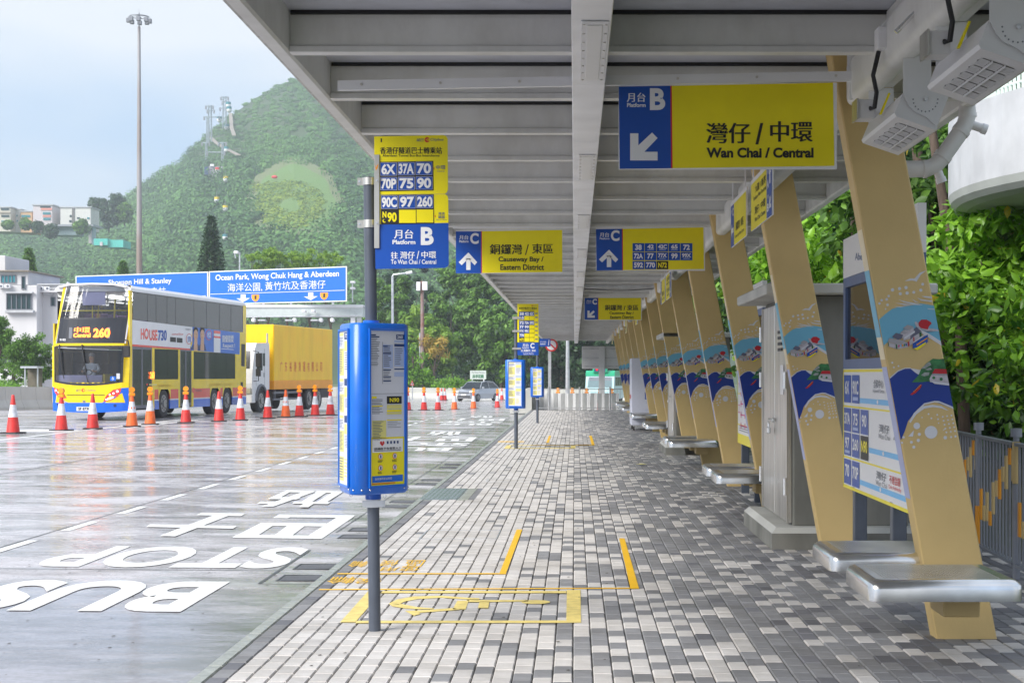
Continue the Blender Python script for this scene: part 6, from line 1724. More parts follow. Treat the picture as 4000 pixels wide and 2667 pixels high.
# advertising and lettering on the side
def sf_(zx, zy): s, z = sd(zx, zy); return (BW, s, z)
q = MB(); P = Pan(q, sf_, (1, 0, 0), .0025)
P.strip([(942, 445), (1560, 520), (1600, 525)], [(942, 722), (1560, 765), (1575, 766)], bw, 1); P.poly([(942, 712), (1570, 760), (1580, 778), (942, 735)], br_, 2)
P.poly([(1600, 524), (2118, 585), (2116, 822), (1575, 778), (1600, 700)], M['casing'], 1)
P.text('HO', 1033, 538, 1120, 660, br_, 3, .05); P.text('USE', 1126, 553, 1216, 672, br_, 3, .05); P.text('730', 1222, 557, 1318, 675, M['blue'], 3, .05)
P.text('www.house730.com', 1372, 590, 1498, 612, M['red'], 3); P.poly([(1355, 632), (1418, 638), (1418, 690), (1355, 685)], M['ink'], 3); P.poly([(1428, 640), (1490, 646), (1490, 697), (1428, 692)], M['ink'], 3)
P.circ(1562, 655, 34, M['red'], 3, 14, 60); P.circ(1562, 655, 30, bw, 4, 14, 54); P.text('賣', 1540, 625, 1585, 690, M['blue'], 5); P.text('Respect', 1525, 535, 1580, 565, M['greyink'], 3)
sk2 = mat('print_skin', (.62, .38, .24), .5, var=.08)
for cx in (1634, 1706):
    P.poly([(cx - 55, 770), (cx - 30, 720), (cx, 700), (cx + 30, 715), (cx + 45, 785)], M['navy'], 3)
    P.circ(cx, 560, 26, hair, 4, 14, 34); P.circ(cx, 610, 24, sk2, 5, 14, 58); P.poly([(cx - 16, 650), (cx + 18, 650), (cx + 20, 785), (cx - 22, 780)], sk2, 4); P.circ(cx - 9, 600, 3, M['ink'], 6, 6); P.circ(cx + 9, 602, 3, M['ink'], 6, 6); P.rect(cx - 8, 636, cx + 8, 640, M['red'], 6)
P.circ(1778, 610, 36, br_, 3, 14, 58); P.circ(1778, 610, 31, M['casing'], 4, 14, 51); P.text('租', 1758, 580, 1800, 640, bw, 5)
P.poly([(1832, 560), (1905, 568), (1905, 805), (1832, 800)], bw, 3); P.poly([(1832, 560), (1905, 568), (1905, 600), (1832, 592)], br_, 4); P.poly([(1832, 620), (1905, 628), (1905, 648), (1832, 640)], br_, 4)
P.text('盤優需要', 1925, 612, 2048, 690, bw, 3, .01); P.text('Respect !', 1932, 705, 2064, 762, bw, 3, .01); P.poly([(1915, 758), (2050, 768), (2050, 774), (1915, 764)], bw, 3)
P.text('260', 1132, 1012, 1182, 1088, led, 6, .03); P.text('Citybus', 1630, 1200, 1700, 1235, M['greyink'], 2, 0, .2); P.circ(1612, 1216, 17, br_, 2, 12, 30); P.text('城巴', 1560, 1192, 1594, 1236, M['greyink'], 2); P.circ(1104, 1152, 9, br_, 2, 8, 12); P.rect(1125, 1146, 1210, 1160, M['paleyel'], 2)
P.poly([(2135, 708), (2176, 712), (2170, 955), (2134, 950)], M['ink'], 2); P.poly([(2128, 1125), (2152, 1128), (2152, 1178), (2128, 1175)], M['ink'], 2)
for i in range(5): P.poly([(2025, 1322 + i * 12), (2160, 1326 + i * 11), (2160, 1329 + i * 11), (2025, 1326 + i * 12)], M['greyink'], 4)
q.build('side_livery_print', bus, rel=False)
def in_bus(x, y, z):
    c, s = math.cos(-BA), math.sin(-BA)
    return (bus.location.x + c * x - s * y, bus.location.y + s * x + c * y, BGZ + z)
person('person', 'driver in pale blue shirt and cap at the wheel of the bus', in_bus(-.36, 1.12, 1.22), -BA, sh_b, skin, cap)
person('person', 'passenger in white by the front window of the upper deck', in_bus(-.42, 1.75, 2.62), -BA, sh_w, skin, hair)
person('person', 'upper-deck passenger in white beside the second side window', in_bus(.85, 3.0, 2.75), -BA, sh_w, skin, hair)
person('person', 'upper-deck passenger in dark red beside the third side window', in_bus(.88, 4.1, 2.75), -BA, sh_r, skin, hair)

# ================================================================== YELLOW BOX TRUCK
ty = mat('truck_yellow', (1.0, 0.63, 0.0), 0.42, var=0.0, scale=1.2, col2=(1.0, 0.56, 0.0), bump=.02, dirt=.10, dscale=.8, dst=(2, 2, .3))
to = mat('truck_orange_skirt', (0.90, 0.36, 0.01), 0.45, var=0.05)
tx = PX(1070, 67.7); TA = math.radians(9.0)
tz = road_z(tx, 67.7)
truck = thing('box_truck', 'yellow box truck with white cab driving behind the bus', 'truck', (tx - 1.2 * math.cos(TA) - 2.3 * math.sin(TA), 67.7 - 2.3 * math.cos(TA) + 1.2 * math.sin(TA), tz), rz=-TA, local=True)
q = MB(); q.bbox(-1.2, 1.2, 2.3, 10.3, 1.28, 3.62, ty, .03); bx = q.build('cargo_box', truck, rel=False)
q = MB(); q.bbox(-1.21, 1.21, 2.29, 10.31, .93, 1.30, to, .02); q.build('box_skirt', truck, rel=False)
for ch_i, ch in enumerate('广东裕港貨運有限公司'):
    v, f = text_geo(ch, 0); s0 = 3.05 + ch_i * .60; q = MB()
    q.mesh([(1.206, s0 + .30 * a, 1.68 + .42 * b_) for a, b_ in v], f, M['red']); q.build('red_character', bx, rel=False)
q = MB()
pr = [(-.05, .75), (-.10, 1.2), (-.02, 1.75), (.22, 2.55), (.45, 2.82), (1.9, 2.85), (1.95, 2.7), (1.95, .95), (1.45, .9), (1.3, 1.05), (.55, 1.05), (.4, .6), (.0, .45)]
q.sweepx(pr, -1.13, 1.13, bw, caps=True); cb = q.build('cab', truck, rel=False)
q = MB(); q.face([(1.133, .42, 1.72), (1.133, 1.12, 1.72), (1.133, 1.12, 2.42), (1.133, .50, 2.42)], M['busglass_d']); q.face([(1.133, 1.18, 1.9), (1.133, 1.42, 1.9), (1.133, 1.42, 2.42), (1.133, 1.18, 2.42)], M['busglass_d'])
q.face([(-1.0, -.035, 1.8), (1.0, -.035, 1.8), (.95, .19, 2.5), (-.95, .19, 2.5)], bdk); q.build('window', cb, rel=False)
q = MB(); q.box(1.131, 1.14, 1.26, 1.30, 1.45, 1.62, M['ink']); q.box(1.131, 1.136, 1.35, 1.365, .95, 2.6, M['greyink']); q.box(1.131, 1.136, .38, .39, 1.1, 1.75, M['greyink']); q.build('door_trim', cb, rel=False)
for sx in (-1, 1):
    q = MB(); q.tube([(sx * 1.1, .12, 2.5), (sx * 1.36, .02, 2.45), (sx * 1.36, .02, 1.3), (sx * 1.1, .1, 1.28)], .018, M['black'], 6); q.bbox(*(sorted((sx * 1.27, sx * 1.50))), -.08, .05, 1.85, 2.4, M['black'], .02); q.bbox(*(sorted((sx * 1.27, sx * 1.46))), -.08, .05, 1.48, 1.78, M['black'], .02); q.build('mirror', truck, rel=False)
q = MB(); q.bbox(.78, 1.08, -.13, -.03, .78, 1.02, M['galv'], .01); q.build('headlight', truck, rel=False); q = MB(); q.bbox(-1.08, -.78, -.13, -.03, .78, 1.02, M['galv'], .01); q.build('headlight', truck, rel=False)
q = MB(); q.bbox(-1.14, 1.14, -.12, .3, .42, .74, bw, .02); q.build('bumper', truck, rel=False)
q = MB(); q.box(-.45, .45, .2, 10.2, .62, .90, M['black']); q.box(-1.1, 1.1, 8.9, 10.1, .5, .92, M['black']); q.box(1.05, 1.12, 2.5, 6.2, .48, .56, M['greyink']); q.box(1.05, 1.12, 2.5, 6.2, .75, .84, M['greyink'])
for y in (2.7, 4.3, 5.9): q.box(1.03, 1.1, y, y + .08, .48, .93, M['greyink'])
q.build('chassis_and_side_guard', truck, rel=False)
q = MB(); q.tube([(1.15, .93 - .62 * math.cos(a * math.pi / 10), .5 + .62 * math.sin(a * math.pi / 10)) for a in range(11)], .06, M['greyink'], 8); q.build('wheel_arch', truck, rel=False)
for yc in (.95, 7.1, 8.45):
    for sx in (1, -1): wheel(truck, sx * .98, yc, .50, sx=sx)
q = MB(); q.tube([(1.0, 2.05, 2.6), (1.0, 2.05, 3.25)], .04, M['galv'], 8); q.build('exhaust_stack', truck, rel=False)

# ================================================================== CAR, MINIBUS
carm = mat('grey_car_paint', (.44, .45, .48), .22, .5, var=.04, coat=.6)
ca = road_at(1812, 1568)
car = thing('hatchback_car', 'grey hatchback car on the far road facing the camera', 'car', (ca[0], ca[1], ca[2]), rz=math.radians(-27), local=True)
W2 = .84
stn = [(-.0, .30, .62, .55, .78), (.18, .22, .80, .62, .82), (.75, .20, .92, .84, .84), (1.25, .20, .98, .84, .84), (1.9, .20, .98, .84, .84), (3.6, .22, 1.0, .84, .82), (3.95, .32, .95, .78, .76)]
q = MB()
n = len(stn); v = []
for y, zb, zt, w, _ in stn:
    v += [(-w, y, zb), (-w - .01, y, (zb + zt) / 2), (-w + .05, y, zt), (w - .05, y, zt), (w + .01, y, (zb + zt) / 2), (w, y, zb)]
f = [(i * 6 + j, i * 6 + (j + 1) % 6, (i + 1) * 6 + (j + 1) % 6, (i + 1) * 6 + j) for i in range(n - 1) for j in range(6)] + [tuple(range(6)), tuple(range(n * 6 - 1, n * 6 - 7, -1))]
q.mesh(v, f, carm, False); body = q.build('body', car, rel=False)
q = MB()
gh = [(.95, .97, .78), (1.55, 1.44, .62), (2.2, 1.52, .62), (3.3, 1.48, .60), (3.9, 1.05, .70)]
for i in range(len(gh) - 1):
    (y0, z0, w0), (y1, z1, w1) = gh[i], gh[i + 1]
    q.face([(-w0, y0, z0), (w0, y0, z0), (w1, y1, z1), (-w1, y1, z1)], M['busglass_d'] if i in (0, 3) else carm)
q.build('roof_and_screens', car, rel=False)
q = MB()
for sx in (-1, 1):
    q.face([(sx * .80, 1.05, .98), (sx * .80, 3.85, .99), (sx * .61, 3.3, 1.46), (sx * .62, 2.2, 1.50), (sx * .62, 1.6, 1.42)], M['busglass_d'])
    q.tube([(sx * .79, 2.45, .98), (sx * .63, 2.42, 1.5)], .03, carm, 6); q.tube([(sx * .80, 1.05, .98), (sx * .63, 1.58, 1.44), (sx * .63, 2.2, 1.51), (sx * .61, 3.3, 1.47), (sx * .76, 3.9, 1.02)], .035, carm, 6)
q.build('side_window', car, rel=False)
for sx in (-1, 1):
    q = MB(); q.bbox(*(sorted((sx * .48, sx * .80))), -.02, .25, .66, .80, M['print_white'], .03); q.build('headlight', car, rel=False)
    q = MB(); q.bbox(*(sorted((sx * .84, sx * 1.02))), 1.2, 1.32, .96, 1.1, carm, .02); q.build('door_mirror', car, rel=False)
    for y in (.72, 3.25): wheel(car, sx * .76, y, .30, .18, sx=sx)
q = MB(); q.box(-.42, .42, -.025, .02, .60, .70, M['ink']); q.box(-.55, .55, -.02, .02, .32, .44, M['ink']); q.box(-.44, .44, -.032, -.026, .645, .66, M['galv']); q.build('grille', car, rel=False)
q = MB(); q.box(-.22, .22, -.045, -.03, .45, .56, M['print_white']); q.build('number_plate', car, rel=False)

mbz = road_z(0, 112)
mc = mat('minibus_cyan', (.45, .66, .68), .3, var=.04); mg = mat('minibus_green', (.03, .42, .22), .3, var=.04)
mini = thing('green_top_minibus', 'pale cyan minibus with green top beyond the end fence', 'minibus', (PX(2342, 112), 112, mbz), rz=math.radians(-8), local=True)
q = MB(); pr = [(0, .45), (-.05, .9), (.05, 1.25), (.35, 2.0), (.5, 2.15), (6.5, 2.15), (6.6, .4), (.1, .35)]; q.sweepx(pr, -.98, .98, mc); q.build('body', mini, rel=False)
q = MB(); pr = [(.30, 1.98), (.32, 2.2), (.6, 2.35), (6.4, 2.35), (6.5, 2.0)]; q.sweepx(pr, -1.0, 1.0, mg); q.bbox(-.5, .5, .15, .6, 2.2, 2.62, mg, .05); q.build('roof', mini, rel=False)
q = MB(); q.face([(-.86, -.01, 1.20), (.86, -.01, 1.20), (.80, .27, 1.92), (-.80, .27, 1.92)], M['screen']); q.face([(-.86, .03, 1.16), (.86, .03, 1.16), (.80, .31, 1.92), (-.80, .31, 1.92)], sh_w); q.build('windscreen', mini, rel=False)
q = MB()
for i in range(4): q.box(.981, .99, .9 + i * 1.4, 2.15 + i * 1.4, 1.3, 1.9, M['busglass_d'])
q.build('side_window', mini, rel=False)
q = MB(); q.box(-.38, .38, .13, .148, 2.28, 2.55, M['navy']); q.tube([(-.2, .128, 2.42), (-.2, .12, 2.42)], .1, M['red'], 12); q.build('route_box', mini, rel=False)
for sx in (-1, 1):
    q = MB(); q.tube([(sx * .7, -.08, .72), (sx * .7, -.02, .72)], .1, hl, 12); q.build('headlight', mini, rel=False)
    for y in (1.1, 5.2): wheel(mini, sx * .85, y, .36, .22, sx=sx)

# ================================================================== FAR END OF THE PLATFORM
ef = thing('end_fence', 'thin galvanised fence closing the far end of the platform', 'fence', (0, 64.4, 0))
q = MB()
for px in (2143, 2264, 2383): x = PX(px, 64.4); q.tube([(x, 64.4, -.02), (x, 64.4, .93)], .035, M['galv'], 8)
q.build('post', ef)
q = MB(); q.tube([(-1.5, 64.4, .84), (1.9, 64.4, .84)], .018, M['galv'], 6); q.tube([(-1.5, 64.4, .10), (1.9, 64.4, .10)], .018, M['galv'], 6); q.build('rail', ef)
i = 0; x = -1.45
bm = None
while x < 1.85:
    if bm is None:
        q = MB(); q.tube([(0, 0, .10), (0, 0, .83)], .006, M['galv'], 5); o = q.build('bar', ef, rel=False); bm = o.data
    else:
        o = bpy.data.objects.new('bar', bm); COL.objects.link(o); o.parent = ef
    o.location = (x, 0, 0); x += .125
q = MB()
pr = [(PX(2030, 67), -.15), (PX(2078, 67), -.15), (PX(2078, 67), .86), (PX(2060, 67), .86), (PX(2045, 67), .45), (PX(2030, 67), .40), (PX(1993, 67), .36), (PX(1993, 67), -.15)]
q.sweep(pr, 66.6, 68.5, M['conc_l']); q.build('x') if False else tag(q.build('concrete_barrier_end'), 'low stepped concrete barrier end behind the end fence', 'barrier')
cgm = mat('pale_galvanised', (.62, .63, .64), .5, .2, var=.06)
cg = thing('corrugated_barrier', 'pale corrugated metal barrier behind the end fence', 'barrier', (1, 68, 0))
for k in range(12):
    x = PX(2080, 68) + k * .30
    q = MB(); q.hexa([(x, 68, -.15), (x + .15, 68.04, -.15), (x + .16, 68.05, -.15), (x + .01, 68.02, -.15), (x, 68, .64), (x + .15, 68.04, .64), (x + .16, 68.05, .64), (x + .01, 68.02, .64)], cgm)
    q.hexa([(x + .16, 68.04, -.15), (x + .29, 68.0, -.15), (x + .295, 68.01, -.15), (x + .165, 68.06, -.15), (x + .16, 68.04, .64), (x + .29, 68.0, .64), (x + .295, 68.01, .64), (x + .165, 68.06, .64)], cgm); q.build('panel', cg)
bs = thing('back_of_road_sign', 'large blank back of a road sign on a white post at the platform end', 'sign', (PX(2352, 69), 69, 0))
q = MB(); a = P3(2273, 1440, 69); c = P3(2420, 1352, 69); q.bbox(a[0], c[0], 69, 69.03, a[2], c[2], M['white'], .02); q.build('sign_back', bs)
q = MB()
for py in (1362, 1397, 1430): z = PZ(py, 69); q.box(a[0] + .05, c[0], 68.95, 68.99, z - .02, z + .02, M['galv'])
q.build('stiffener', bs)
q = MB(); q.box(PX(2339, 69), PX(2362, 69), 68.8, 68.94, -.2, 2.6, M['white']); q.build('post', bs)
ns = thing('prohibition_sign', 'round red and white no-entry style sign partly hidden on a pole', 'sign', (PX(2148, 64.8), 64.8, 0))
q = MB(); x = PX(2147, 64.8); q.box(x - .06, x + .06, 64.8, 64.9, -.05, 2.55, M['galv']); q.build('post', ns)
q = MB(); c = P3(2154, 1348, 64.8); q.tube([(c[0], 64.78, c[2]), (c[0], 64.76, c[2])], .25, M['red'], 20); q.tube([(c[0], 64.759, c[2]), (c[0], 64.755, c[2])], .19, M['print_white'], 20); q.hexa([(c[0] - .17, 64.752, c[2] + .12), (c[0] - .13, 64.752, c[2] + .16), (c[0] + .17, 64.752, c[2] - .12), (c[0] + .13, 64.752, c[2] - .16)] + [(c[0] - .17, 64.75, c[2] + .12), (c[0] - .13, 64.75, c[2] + .16), (c[0] + .17, 64.75, c[2] - .12), (c[0] + .13, 64.75, c[2] - .16)], M['red']); q.build('disc', ns)
def simple_pole(px, Y, pyt, r, label, cat='pole', name='lamp_pole', z0=None):
    q = MB(); x = PX(px, Y); zb = (road_z(x, Y) - .05) if z0 is None else z0; zt = PZ(pyt, Y)
    q.tube([(x, Y, zb), (x, Y, zt)], r, M['galv'], 10, r2=r * .7); return tag(q.build(name), label, cat)
simple_pole(2217, 85, 1300, .12, 'slim grey pole standing beyond the end fence below the silver trunking')

# concrete road barriers
def barrier_run(p0, p1, n, h, name, label, m):
    t = thing('concrete_barrier', label, 'barrier', (p0[0], p0[1], 0))
    for i in range(n):
        a = Vector(p0).lerp(Vector(p1), i / n); b_ = Vector(p0).lerp(Vector(p1), (i + .985) / n)
        d = (b_ - a).normalized(); s = Vector((-d.y, d.x)); za = road_z(a.x, a.y); zb = road_z(b_.x, b_.y)
        if s.y > 0: s = -s
        q = MB(); v = []
        for p, z in ((a, za), (b_, zb)):
            for o, hh in ((.32, 0), (.30, .12), (.14, .42), (.10, h), (-.10, h), (-.14, .42), (-.30, .12), (-.32, 0)): v.append((p.x + s.x * o, p.y + s.y * o, z + hh))
        q.mesh(v, [(j, (j + 1) % 8, 8 + (j + 1) % 8, 8 + j) for j in range(8)] + [tuple(range(8)), tuple(range(15, 7, -1))], m); q.build('block', t)
barm = mat('barrier_concrete', (.44, .45, .45), .7, var=.16, scale=.8, stretch=(1, 1, .5))
barm2 = mat('barrier_white_concrete', (.62, .61, .55), .7, var=.12, scale=.5, stretch=(1, 1, .5))
barrier_run((-27, 60.5), (-20.0, 78), 20, .98, 'b', 'pale grey concrete road barrier blocks at the left behind the bus', barm)
barrier_run((-38, 140), (9, 136), 14, .42, 'b', 'low white concrete kerb wall across the far road', barm2)
q = MB()
for i in range(13): x = -38 + i * 3.6; q.bbox(x + .01, x + 3.58, 138.2 - i * .05, 138.5, road_z(x, 138) + .0, road_z(x, 138) + .86, barm2, .02)
tag(q.build('boundary_wall'), 'pale low wall behind the far road', 'wall')

# small roadside things in the middle distance
w = thing('nursery_signboard', 'white signboard with green Chinese lettering behind the grey car', 'sign', P3(1867, 1480, 142))
q = MB(); a = P3(1836, 1481, 142); c = P3(1899, 1447, 142); q.box(a[0], c[0], 142, 142.06, a[2], c[2], mat('board_pale_green_white', (.62, .68, .62), .5, var=.03)); bd = q.build('board', w)
q = MB(); P = front(q, 141.98); P.text('The Clover Nursery', 1842, 1451, 1893, 1459, M['greyink'], 1); P.text('高爭花圃', 1846, 1462, 1888, 1476, mat('sign_green', (.03, .2, .08), .5, var=0), 1, .02); q.build('lettering', bd)
q = MB(); 
for px in (1845, 1890): x = PX(px, 142.03); q.tube([(x, 142.03, -1.2), (x, 142.03, a[2] - .001)], .05, M['white'], 6)
q.build('post', w)
w = thing('triangular_warning_sign', 'small red and white triangular warning sign beside the blue casing', 'sign', P3(1610, 1510, 130))
q = MB(); P = front(q, 130); P.poly([(1610, 1484), (1602, 1505), (1618, 1505)], M['red'], 0); P.poly([(1610, 1490), (1605, 1502), (1615, 1502)], M['print_white'], 6); P.rect(1608.5, 1494, 1611.5, 1501, M['ink'], 12); q.build('panel', w)
q = MB(); x = PX(1611, 130.05); q.tube([(x, 130.05, -1), (x, 130.05, PZ(1505, 130))], .04, M['galv'], 6); q.build('post', w)
st = thing('street_lamp', 'slender grey street lamp with a long arm in front of the trees', 'street lamp', P3(1534, 1500, 125))
q = MB(); q.tube([P3(1534, 1510, 125), P3(1533, 1078, 125)], .13, M['galv'], 10, r2=.09); q.tube([P3(1533, 1082, 125), P3(1536, 1073, 125), P3(1590, 1066, 125)], .06, M['galv'], 8); q.build('pole_and_arm', st)
q = MB(); q.tube([P3(1586, 1067, 125), P3(1610, 1063, 125)], .11, M['white'], 8); q.build('lamp_head', st)
an = thing('antenna_mast', 'rust and grey mast with two white antenna boxes among the trees', 'mast', P3(1651, 1500, 150))
rustm = mat('rusty_grey', (.30, .26, .25), .7, var=.0, scale=1.2, col2=(.22, .08, .05))
q = MB(); q.tube([P3(1651, 1520, 150), P3(1649, 1098, 150)], .20, rustm, 10, r2=.15); q.tube([P3(1641, 1520, 150.3), P3(1641, 1300, 150.3)], .10, M['galv'], 8); q.build('shaft', an)
for x0, x1, y0, y1 in ((1627, 1642, 1101, 1136), (1650, 1670, 1100, 1134)):
    q = MB(); a = P3(x0, y1, 149.7); c = P3(x1, y0, 149.7); q.bbox(a[0], c[0], 149.5, 149.9, a[2], c[2], M['white'], .03); q.build('antenna_box', an)
cc = thing('camera_pole', 'thin pole with a white traffic camera beside the conifer', 'camera', P3(935, 1200, 128))
q = MB(); q.tube([P3(936, 1260, 128), P3(936, 985, 128)], .06, M['galv'], 8); q.build('pole', cc)
q = MB(); a = P3(914, 992, 128); c = P3(932, 980, 128); q.bbox(a[0], c[0], 127.8, 128.2, a[2], c[2], M['white'], .05); q.tube([P3(916, 990, 128), P3(920, 1008, 128)], .05, M['galv'], 6); q.build('camera', cc)
cc = thing('camera_pole', 'short pole with two white cameras at the right end of the road sign', 'camera', P3(1377, 1200, 124))
q = MB(); q.tube([P3(1377, 1180, 124), P3(1377, 1100, 124)], .05, M['galv'], 8); q.build('pole', cc)
for yy in (1098, 1122):
    q = MB(); a = P3(1368, yy + 9, 124); c = P3(1388, yy, 124); q.bbox(a[0], c[0], 123.8, 124.2, a[2], c[2], M['white'], .05); q.build('camera', cc)

# ================================================================== GANTRY, ROAD SIGNS, HIGH MAST
gsb = mat('motorway_sign_blue', (0.0, 0.14, 0.80), .4, var=.03)
gnt = thing('road_gantry', 'pale grey gantry beam with cameras crossing the far road', 'gantry', (PX(900, 124), 124, -1))
GY = 124.0
q = MB(); a = P3(120, 1256, GY); c = P3(1421, 1190, GY - .4)
q.bbox(PX(134, GY), PX(1421, GY), GY - .4, GY + .8, PZ(1238, GY), PZ(1196, GY), mat('gantry_grey_green', (.55, .60, .59), .5, var=.05), .05); q.build('beam', gnt)
q = MB(); q.bbox(PX(134, GY), PX(1421, GY), GY - .5, GY + .9, PZ(1203, GY) , PZ(1191, GY), M['white'], .03); q.tube([(PX(900, GY), GY - .6, PZ(1240, GY)), (PX(1400, GY), GY - .6, PZ(1234, GY))], .05, M['galv'], 6); q.build('walkway_edge', gnt)
q = MB(); q.box(PX(168, GY), PX(198, GY), GY - .2, GY + .4, -.8, PZ(1240, GY), mat('gantry_leg_dark', (.12, .13, .16), .5, var=.1)); q.build('leg', gnt)
q = MB(); q.box(PX(1371, GY), PX(1388, GY), GY - .2, GY + .1, -.8, PZ(1240, GY), M['white']); q.box(PX(1392, GY), PX(1409, GY), GY + .2, GY + .5, -.8, PZ(1240, GY), M['white']); q.build('leg', gnt)
for px in (996, 1155, 1258, 1262 + 40):
    q = MB(); a = P3(px - 8, 1259, GY); c = P3(px + 8, 1243, GY); q.bbox(a[0], c[0], GY - .7, GY - .3, a[2], c[2], M['white'], .08); q.build('sensor', gnt)
for px in (1030, 1135, 1235):
    q = MB(); a = P3(px - 15, 1256, GY); c = P3(px + 15, 1249, GY); q.bbox(a[0], c[0], GY - .9, GY - .2, a[2], c[2], M['conc_w'], .04); q.build('lamp', gnt)
for px in (1190, 1226):
    q = MB(); a = P3(px - 6, 1222, GY - .6); c = P3(px + 9, 1210, GY - .6); q.bbox(a[0], c[0], GY - 1.2, GY - .6, a[2], c[2], M['white'], .06); q.build('camera', gnt)
def bigsign(label, c4, Ya, Yb, draw):
    (xa, ya0, ya1), (xb, yb0, yb1) = c4           # left x, top, bottom; right x, top, bottom in the photograph
    A0 = Vector(P3(xa, ya0, Ya)); A1 = Vector(P3(xa, ya1, Ya)); B0 = Vector(P3(xb, yb0, Yb)); B1 = Vector(P3(xb, yb1, Yb))
    t = thing('motorway_sign', label, 'road sign', tuple((A1 + B1) / 2), 'blue overhead motorway signs')
    def fn(u, v): return tuple((A0 * (1 - v) + A1 * v) * (1 - u) + (B0 * (1 - v) + B1 * v) * u)
    e = Vector((0, .12, 0)); q = MB()
    q.hexa([A1, B1, B1 + e, A1 + e, A0, B0, B0 + e, A0 + e], M['print_white']); bd = q.build('sign_board', t)
    q = MB(); P = Pan(q, fn, (0, -1, 0), .012); P.rect(.008, .03, .992, .97, gsb, 1); draw(P); q.build('printed_face', bd)
    q = MB()
    for u in (.1, .4, .6, .9): p = Vector(fn(u, 1)); q.box(p.x - .08, p.x + .08, p.y + .13, p.y + .25, PZ(1192, GY), p.z + 2.0, M['galv'])
    q.build('bracket', t)
Wt = M['print_white']
def ds1(P):
    P.text('Ocean Park, Wong Chuk Hang & Aberdeen', .05, .11, .945, .33, Wt, 3, .012)
    P.text('海洋公園,', .14, .38, .395, .64, Wt, 3); P.text('黃竹坑及香港仔', .415, .37, .85, .62, Wt, 3)
    P.rect(.01, .675, .985, .69, Wt, 3)
    for cx in (.255, .745):
        P.rect(cx - .018, .72, cx + .018, .83, Wt, 3); P.poly([(cx - .05, .83), (cx + .05, .83), (cx, .94)], Wt, 3)
    for cx in (.345, .84):
        P.poly([(cx - .028, .73), (cx + .028, .73), (cx + .028, .84), (cx + .016, .91), (cx, .945), (cx - .016, .91), (cx - .028, .84)], M['amber'], 3); P.text('1', cx - .006, .76, cx + .007, .87, M['ink'], 5, .02)
bigsign('right-hand blue motorway sign naming Ocean Park and Aberdeen', ((816, 1060, 1191), (1355, 1040, 1177)), 126, 122, ds1)
def ds2(P):
    P.text('Shouson Hill & Stanley', .255, .15, .73, .36, Wt, 3, .012); P.text('壽臣山及赤柱', .33, .42, .69, .68, Wt, 3); P.rect(.01, .72, .985, .735, Wt, 3)
bigsign('blue motorway sign naming Shouson Hill and Stanley, partly behind the bus roof', ((295, 1078, 1206), (813, 1061, 1190)), 130, 126.2, ds2)

mast = thing('high_mast_light', 'very tall weathered lighting mast with a ring of floodlights', 'lamp mast', (PX(546, 140), 140, -.5))
mm_ = mat('weathered_mast', (.40, .41, .44), .6, .1, var=0, scale=.35, stretch=(1, 1, .35), col2=(.24, .17, .13))
q = MB(); mxx = PX(546, 140)
q.tube([(mxx, 140, -.6), (mxx - .04, 140, 11), (mxx - .06, 140, PZ(105, 140))], [.31, .25, .12], mm_, 16); q.build('shaft', mast)
q = MB(); q.tube([(mxx - .06, 140, PZ(108, 140)), (mxx - .06, 140, PZ(52, 140))], .05, M['fence'], 8); q.tube([(mxx - .06, 140, PZ(60, 140)), (mxx - .06, 140, PZ(36, 140))], .015, M['fence'], 5)
zr = PZ(66, 140)
q.tube([(mxx - .06 + .78 * math.cos(a * math.pi / 8), 140 + .78 * math.sin(a * math.pi / 8), zr) for a in range(17)], .035, M['fence'], 6, caps=False)
for a in range(4): q.tube([(mxx - .06, 140, zr + .1), (mxx - .06 + .85 * math.cos(a * math.pi / 2), 140 + .85 * math.sin(a * math.pi / 2), zr)], .03, M['fence'], 5)
q.build('head_frame', mast)
for a in range(8):
    an_ = a * math.pi / 4 + .2; q = MB(); x = mxx - .06 + .88 * math.cos(an_); y = 140 + .88 * math.sin(an_); q.bbox(x - .17, x + .17, y - .14, y + .14, zr - .54, zr - .16, M['fence'], .03); q.tube([(x, y, zr - .12), (x, y, zr)], .02, M['fence'], 5); q.build('floodlight', mast)

# ================================================================== TREES AND LEAVES
L_bright = leaf_mat('leaf_bright', (0.035, 0.12, 0.014), (0.30, 0.58, 0.05), .42, .30)
L_mid = leaf_mat('leaf_mid', (0.025, 0.075, 0.015), (0.21, 0.41, 0.06), .34, .5)
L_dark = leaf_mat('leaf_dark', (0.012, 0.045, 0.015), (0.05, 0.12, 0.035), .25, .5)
L_yel = leaf_mat('leaf_yellow', (0.30, 0.20, 0.03), (0.5, 0.36, 0.06), .3, .6)
L_lime = leaf_mat('leaf_lime', (0.10, 0.24, 0.02), (0.34, 0.52, 0.06), .4, .5)
L_hill = leaf_mat('hill_canopy', (0.03, 0.095, 0.035), (0.16, 0.34, 0.08), .2, .8)

